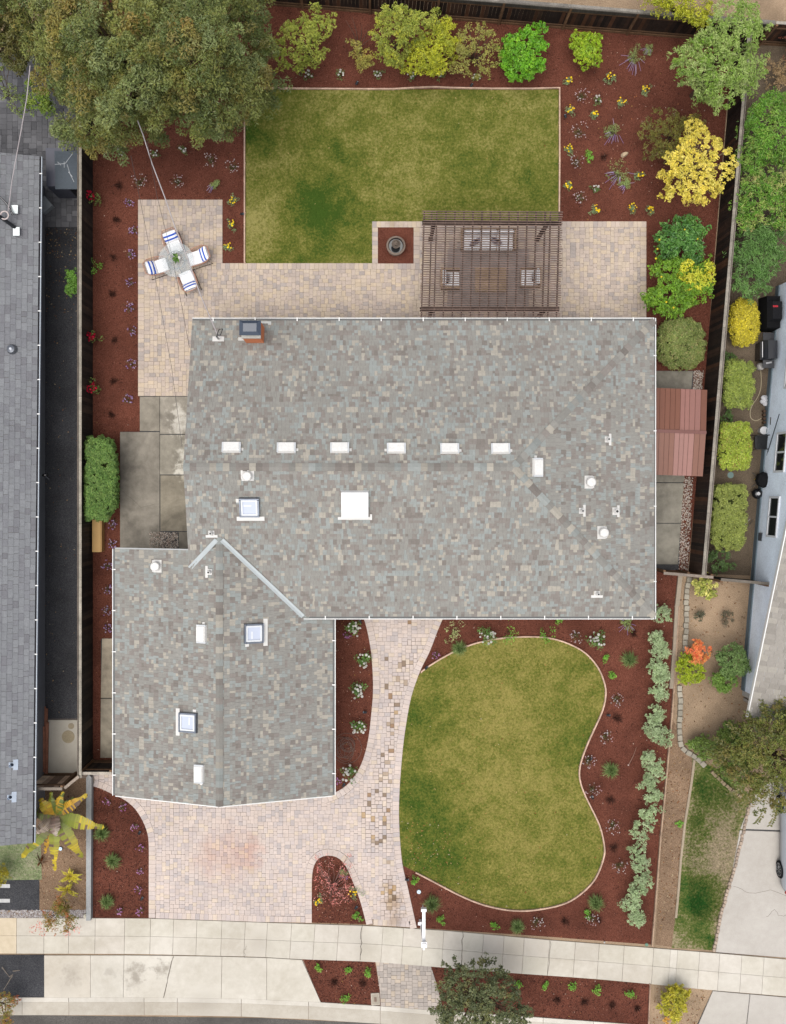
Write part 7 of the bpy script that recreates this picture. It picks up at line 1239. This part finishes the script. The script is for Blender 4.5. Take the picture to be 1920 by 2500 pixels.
m = M(); m.box(x, y, .05, .5, .7, .75, I(36, 36, 40), -.03); m.build('cabinet', MT['gloss'], t); m = M(); m.hexa([(x-.28, y-.38, .81), (x+.3, y-.38, .81), (x+.3, y+.38, .81), (x-.28, y+.38, .81)], [(x-.12, y-.36, 1.1), (x+.24, y-.36, 1.1), (x+.24, y+.36, 1.1), (x-.12, y+.36, 1.1)], G_); ld = m.build('lid', MT['gloss'], t); m = M(); m.tube([(x-.3, y-.3, .97), (x-.3, y+.32, .97)], .02, I(206, 206, 208), 8); m.build('handle', MT['metal'], ld)
for s_ in (1, -1): m = M(); m.box(x, y+s_*.55, .78, .46, .32, .05, I(58, 58, 62) if s_ > 0 else I(70, 70, 74), -.03, .01); m.build('side_shelf', MT['gloss'], t)
m = M(); m.box(x-.27, y, .62, .06, .7, .16, I(120, 122, 126)); m.build('control_panel', MT['metal'], t)
m = M(); m.box(x, y-.5, .832, .22, .06, .03, I(200, 200, 204), .2); o = m.build('tongs', MT['metal']); setp(o, label='shiny foil bundle on the lower shelf of the gas grill', category='foil')
x, y = g(1853, 896); t = T('gas_tank', 'white propane tank below the open black grill', 'gas tank', (x, y, 0)); m = M(); m.lathe([(.12, .01), (.15, .06), (.15, .28), (.1, .36), (.03, .38)], x, y, I(210, 206, 202), 16); m.build('tank', MT['plastic'], t, True); m = M(); m.tube([(x+.08*math.cos(a), y+.08*math.sin(a), .44) for a in np.arange(12)*.5236], .014, I(190, 188, 186), 5, closed=True); m.tube([(x, y, .37), (x, y, .44)], .02, I(120, 120, 120), 6); m.build('valve_collar', MT['plastic'], t)
m = M(); m.tube([(*g(px, py), .04) for px, py in smooth_line([(1857, 905), (1858, 930), (1856, 952), (1848, 972), (1836, 990), (1831, 1008), (1834, 1022), (1846, 1027), (1858, 1022)], 4)], .014, I(206, 192, 160), 6); o = m.build('garden_hose', MT['plastic']); setp(o, label='cream garden hose curling past the white plastic bag', category='hose')
x, y = g(1862, 976); m = M(); C = np.array([(x+random.gauss(0, .08), y+random.gauss(0, .1), random.uniform(.05, .22)) for _ in range(9)]); 
for p in C: m.blob(p, .12, I(232, 232, 236))
o = m.build('plastic_bag', MT['fabric']); setp(o, label='crumpled white plastic bag on the ground by the blue wall', category='bag')
x, y = g(1858, 1052); m = M(); m.lathe([(.13, 0), (.155, .33), (.165, .34), (.16, .36), (.14, .36), (.13, .34)], x, y, I(222, 222, 224), 20); o = m.build('bucket', MT['plastic']); setp(o, label='white lidded bucket beside the folded black chair', category='bucket')
x, y = g(1850, 1081); t = T('patio_chair', 'black patio chair facing the bright yellow square hedge', 'chair', (x, y, 0)); K = I(34, 34, 36)
m = M(); m.box(x, y, .38, .55, .52, .05, K, 0, .02); m.build('seat', MT['gloss'], t); m = M(); m.tube([(x+.24, y-.28, .4), (x+.36, y-.28, .9), (x+.36, y+.28, .9), (x+.24, y+.28, .4)], .02, K, 6); m.box(x+.31, y, .5, .03, .5, .36, K); m.build('backrest', MT['gloss'], t)
for s_ in (-.28, .28): m = M(); m.tube([(x-.26, y+s_, 0), (x-.26, y+s_, .6), (x+.28, y+s_, .62)], .02, K, 6); m.tube([(x+.26, y+s_, 0), (x+.26, y+s_, .4)], .02, K, 6); m.build('leg', MT['gloss'], t)
x, y = g(1852, 1172); t = T('kettle_grill', 'kettle grill under a black faceted cover with wire legs', 'grill', (x, y, 0)); m = M(); m.lathe([(.26, .3), (.33, .5), (.3, .72), (.16, .82), (.02, .84)], x, y, I(32, 32, 34), 8); m.build('cover', MT['fabric'], t)
for a in (2.3, 3.9, .3): m = M(); m.tube([(x+.1*math.cos(a), y+.1*math.sin(a), .35), (x+.4*math.cos(a), y+.4*math.sin(a), .02)], .014, I(176, 178, 180), 6); m.build('leg', MT['metal'], t)
m = M(); m.blob((x-.28, y+.02, .45), .05, I(230, 190, 40)); m.build('knob', MT['plastic'], t)
x, y = g(1843, 1205); t = T('small_grill', 'small round black grill with white emblem below the covered kettle', 'grill', (x, y, 0)); m = M(); m.lathe([(.12, .05), (.2, .2), (.215, .28), (.19, .36), (.1, .42), (.02, .43)], x, y, I(30, 30, 33), 20); m.build('bowl', MT['gloss'], t, True); m = M(); m.lathe([(.02, .4335), (.06, .434), (.07, .432)], x+.0, y, I(214, 214, 216), 14); m.build('emblem', MT['plastic'], t)
for a in (.5, 2.6, 4.7): m = M(); m.tube([(x+.12*math.cos(a), y+.12*math.sin(a), .1), (x+.2*math.cos(a), y+.2*math.sin(a), 0)], .012, K, 5); m.build('leg', MT['metal'], t)
p0, p1 = V3(*g(1864, 1138), .02), V3(*g(1903, 1011, 2.0), 2.0); m = M(); m.tube([tuple(p0), tuple(p1)], .02, I(96, 104, 124), 6); o = m.build('pole', MT['metal']); setp(o, label='long grey pole leaning on the blue wall', category='pole')
m = M(); x, y = g(1893, 1018, .8); m.box(x, y, .7, .06, .3, .3, I(170, 170, 174)); m.tube([(x-.1, y, .6), (x-.1, y-.3, .6)], .03, I(150, 152, 156), 6); o = m.build('gas_meter', MT['metal'], rh)
t = T('pipe_manifold', 'brown stacked valves standing beside the blue wall', 'valve', (*g(1862, 1018), 0))
for k in range(4): m = M(); x, y = g(1862, 1005+k*9); m.lathe([(.05, 0), (.06, .12), (.03, .2), (.06, .24)], x, y, I(120, 96, 80), 10); m.build('valve', MT['metal'], t)
m = M(); x, y = g(1784, 1160); m.lathe([(.13, .0), (.13, .012), (.02, .014)], x, y, I(120, 150, 146), 12); o = m.build('drain_grate', MT['plastic']); setp(o, label='round teal drain grate on dirt between two clipped hedges', category='drain')
t = T('wire_frame', 'small grey rectangular frame lying beside the longest hedge', 'frame', (*g(1829, 1275), 0)); m = M(); q = [(*g(*p), .02) for p in ((1832, 1266), (1838, 1270), (1826, 1285), (1820, 1281))]; m.tube(q, .012, I(170, 168, 164), 5, closed=True); m.build('rim', MT['metal'], t)
# ---------------------------------------------------------------- parked car, its rear corner in view
cx_, cyr = g(1955, 2158, 0); CB = I(206, 212, 222); car = T('parked_car', 'silver car parked on the right concrete driveway', 'car', (cx_, cyr, 0)); Wd = .9
x0, x1 = g(1896, 2100)[0], 0; x1 = x0+1.82; yr = g(0, 2172)[1]; xc = (x0+x1)/2
def sect(y, w, prof): return [(xc+s*w*a, y, z) for s, a, z in prof]
st = [(0.0, .62, .78), (.12, .78, .92), (.35, .88, 1.0), (.9, .91, 1.02), (1.6, .91, 1.0), (3.2, .91, .96), (4.1, .86, .84), (4.5, .68, .7)]
m = M(); rings = []
for dy, hw_2, hz in st: rings.append([(xc-hw_2*.96, yr+dy, .25), (xc-hw_2, yr+dy, .55), (xc-hw_2*.97, yr+dy, hz*.9), (xc-hw_2*.86, yr+dy, hz), (xc+hw_2*.86, yr+dy, hz), (xc+hw_2*.97, yr+dy, hz*.9), (xc+hw_2, yr+dy, .55), (xc+hw_2*.96, yr+dy, .25)])
v = sum(rings, []); f = [[i*8+k, i*8+(k+1) % 8, i*8+8+(k+1) % 8, i*8+8+k] for i in range(len(rings)-1) for k in range(8)]+[list(range(8))[::-1], list(range(len(v)-8, len(v)))]; m.add(v, f, I(196, 202, 212)); m.build('body', MT['gloss'], car, True)
m = M(); ca = [(.25, .72, 1.0), (.7, .66, 1.38), (1.6, .66, 1.45), (2.4, .66, 1.4), (3.1, .74, .97)]; rings = [[(xc-w*1.1, yr+dy, .95), (xc-w, yr+dy, z), (xc+w, yr+dy, z), (xc+w*1.1, yr+dy, .95)] for dy, w, z in ca]; v = sum(rings, []); f = [[i*4+k, i*4+(k+1) % 4, i*4+4+(k+1) % 4, i*4+4+k] for i in range(4) for k in range(4)]; m.add(v, f, I(38, 42, 48)); m.build('window_glass', MT['pane'], car)
m = M(); m.box(xc, yr+1.5, 1.452, 1.2, 1.7, .03, CB, 0, .01); m.build('roof_panel', MT['gloss'], car)
for sx in (-1, 1):
    m = M(); m.box(xc+sx*.72, yr+.12, .68, .3, .12, .2, I(196, 40, 44), sx*.5, .03); m.build('taillight', MT['gloss'], car)
    for dy in (.95, 3.6):
        wx_ = xc+sx*.86; ax = (Vector((0, 1, 0)), Vector((0, 0, 1)), Vector((sx, 0, 0))); m = M(); m.lathe([(.2, -.1), (.33, -.1), (.345, -.05), (.345, .05), (.33, .09), (.25, .09)], wx_, yr+dy, I(34, 34, 36), 24, .345, ax); w_ = m.build('wheel', MT['fabric'], car); m = M()
        for k in range(10): a = k*.628; m.tube([(wx_+sx*.085, yr+dy+.05*math.cos(a), .345+.05*math.sin(a)), (wx_+sx*.075, yr+dy+.25*math.cos(a), .345+.25*math.sin(a))], .018, I(176, 178, 182), 5)
        m.tube([(wx_+sx*.08, yr+dy+.25*math.cos(a), .345+.25*math.sin(a)) for a in np.arange(20)*.314], .02, I(170, 172, 176), 5, closed=True); m.build('rim', MT['metal'], w_)
def crack(par, pts, w=.007, z=.0515):
    P = []
    for a, b in zip(pts[:-1], pts[1:]):
        for k in range(4): f = k/4; P.append((a[0]+(b[0]-a[0])*f+random.gauss(0, 1.2), a[1]+(b[1]-a[1])*f+random.gauss(0, 1.2)))
    L = gp(P+[pts[-1]]); A, B = offset_line(L, w), offset_line(L, -w); m = M(); m.quads(np.array([[(*A[i], z), (*B[i], z), (*B[i+1], z), (*A[i+1], z)] for i in range(len(L)-1)]), I(118, 112, 104)); m.build('crack', MT['rough'], par)
crack(SW, [(598, 2336), (596, 2322), (602, 2308)]); crack(SW, [(884, 2258), (882, 2300), (880, 2342)], .012); crack(AP, [(424, 2333), (412, 2385), (401, 2434)], .009); crack(NDW, [(1790, 2162), (1830, 2180), (1880, 2172), (1930, 2190)], .006, .0465); crack(NDW, [(1870, 2240), (1890, 2218), (1905, 2236), (1930, 2228)], .006, .0465); crack(SY, [(300, 1200), (345, 1236), (388, 1230)], .005); crack(SW, [(1343, 2294), (1341, 2340), (1336, 2380)], .009); crack(SW, [(1130, 2272), (1128, 2318), (1125, 2364)], .01)
print('objects', len(bpy.data.objects), 'tris', sum(len(o.data.polygons) for o in bpy.data.objects if o.type == 'MESH'))
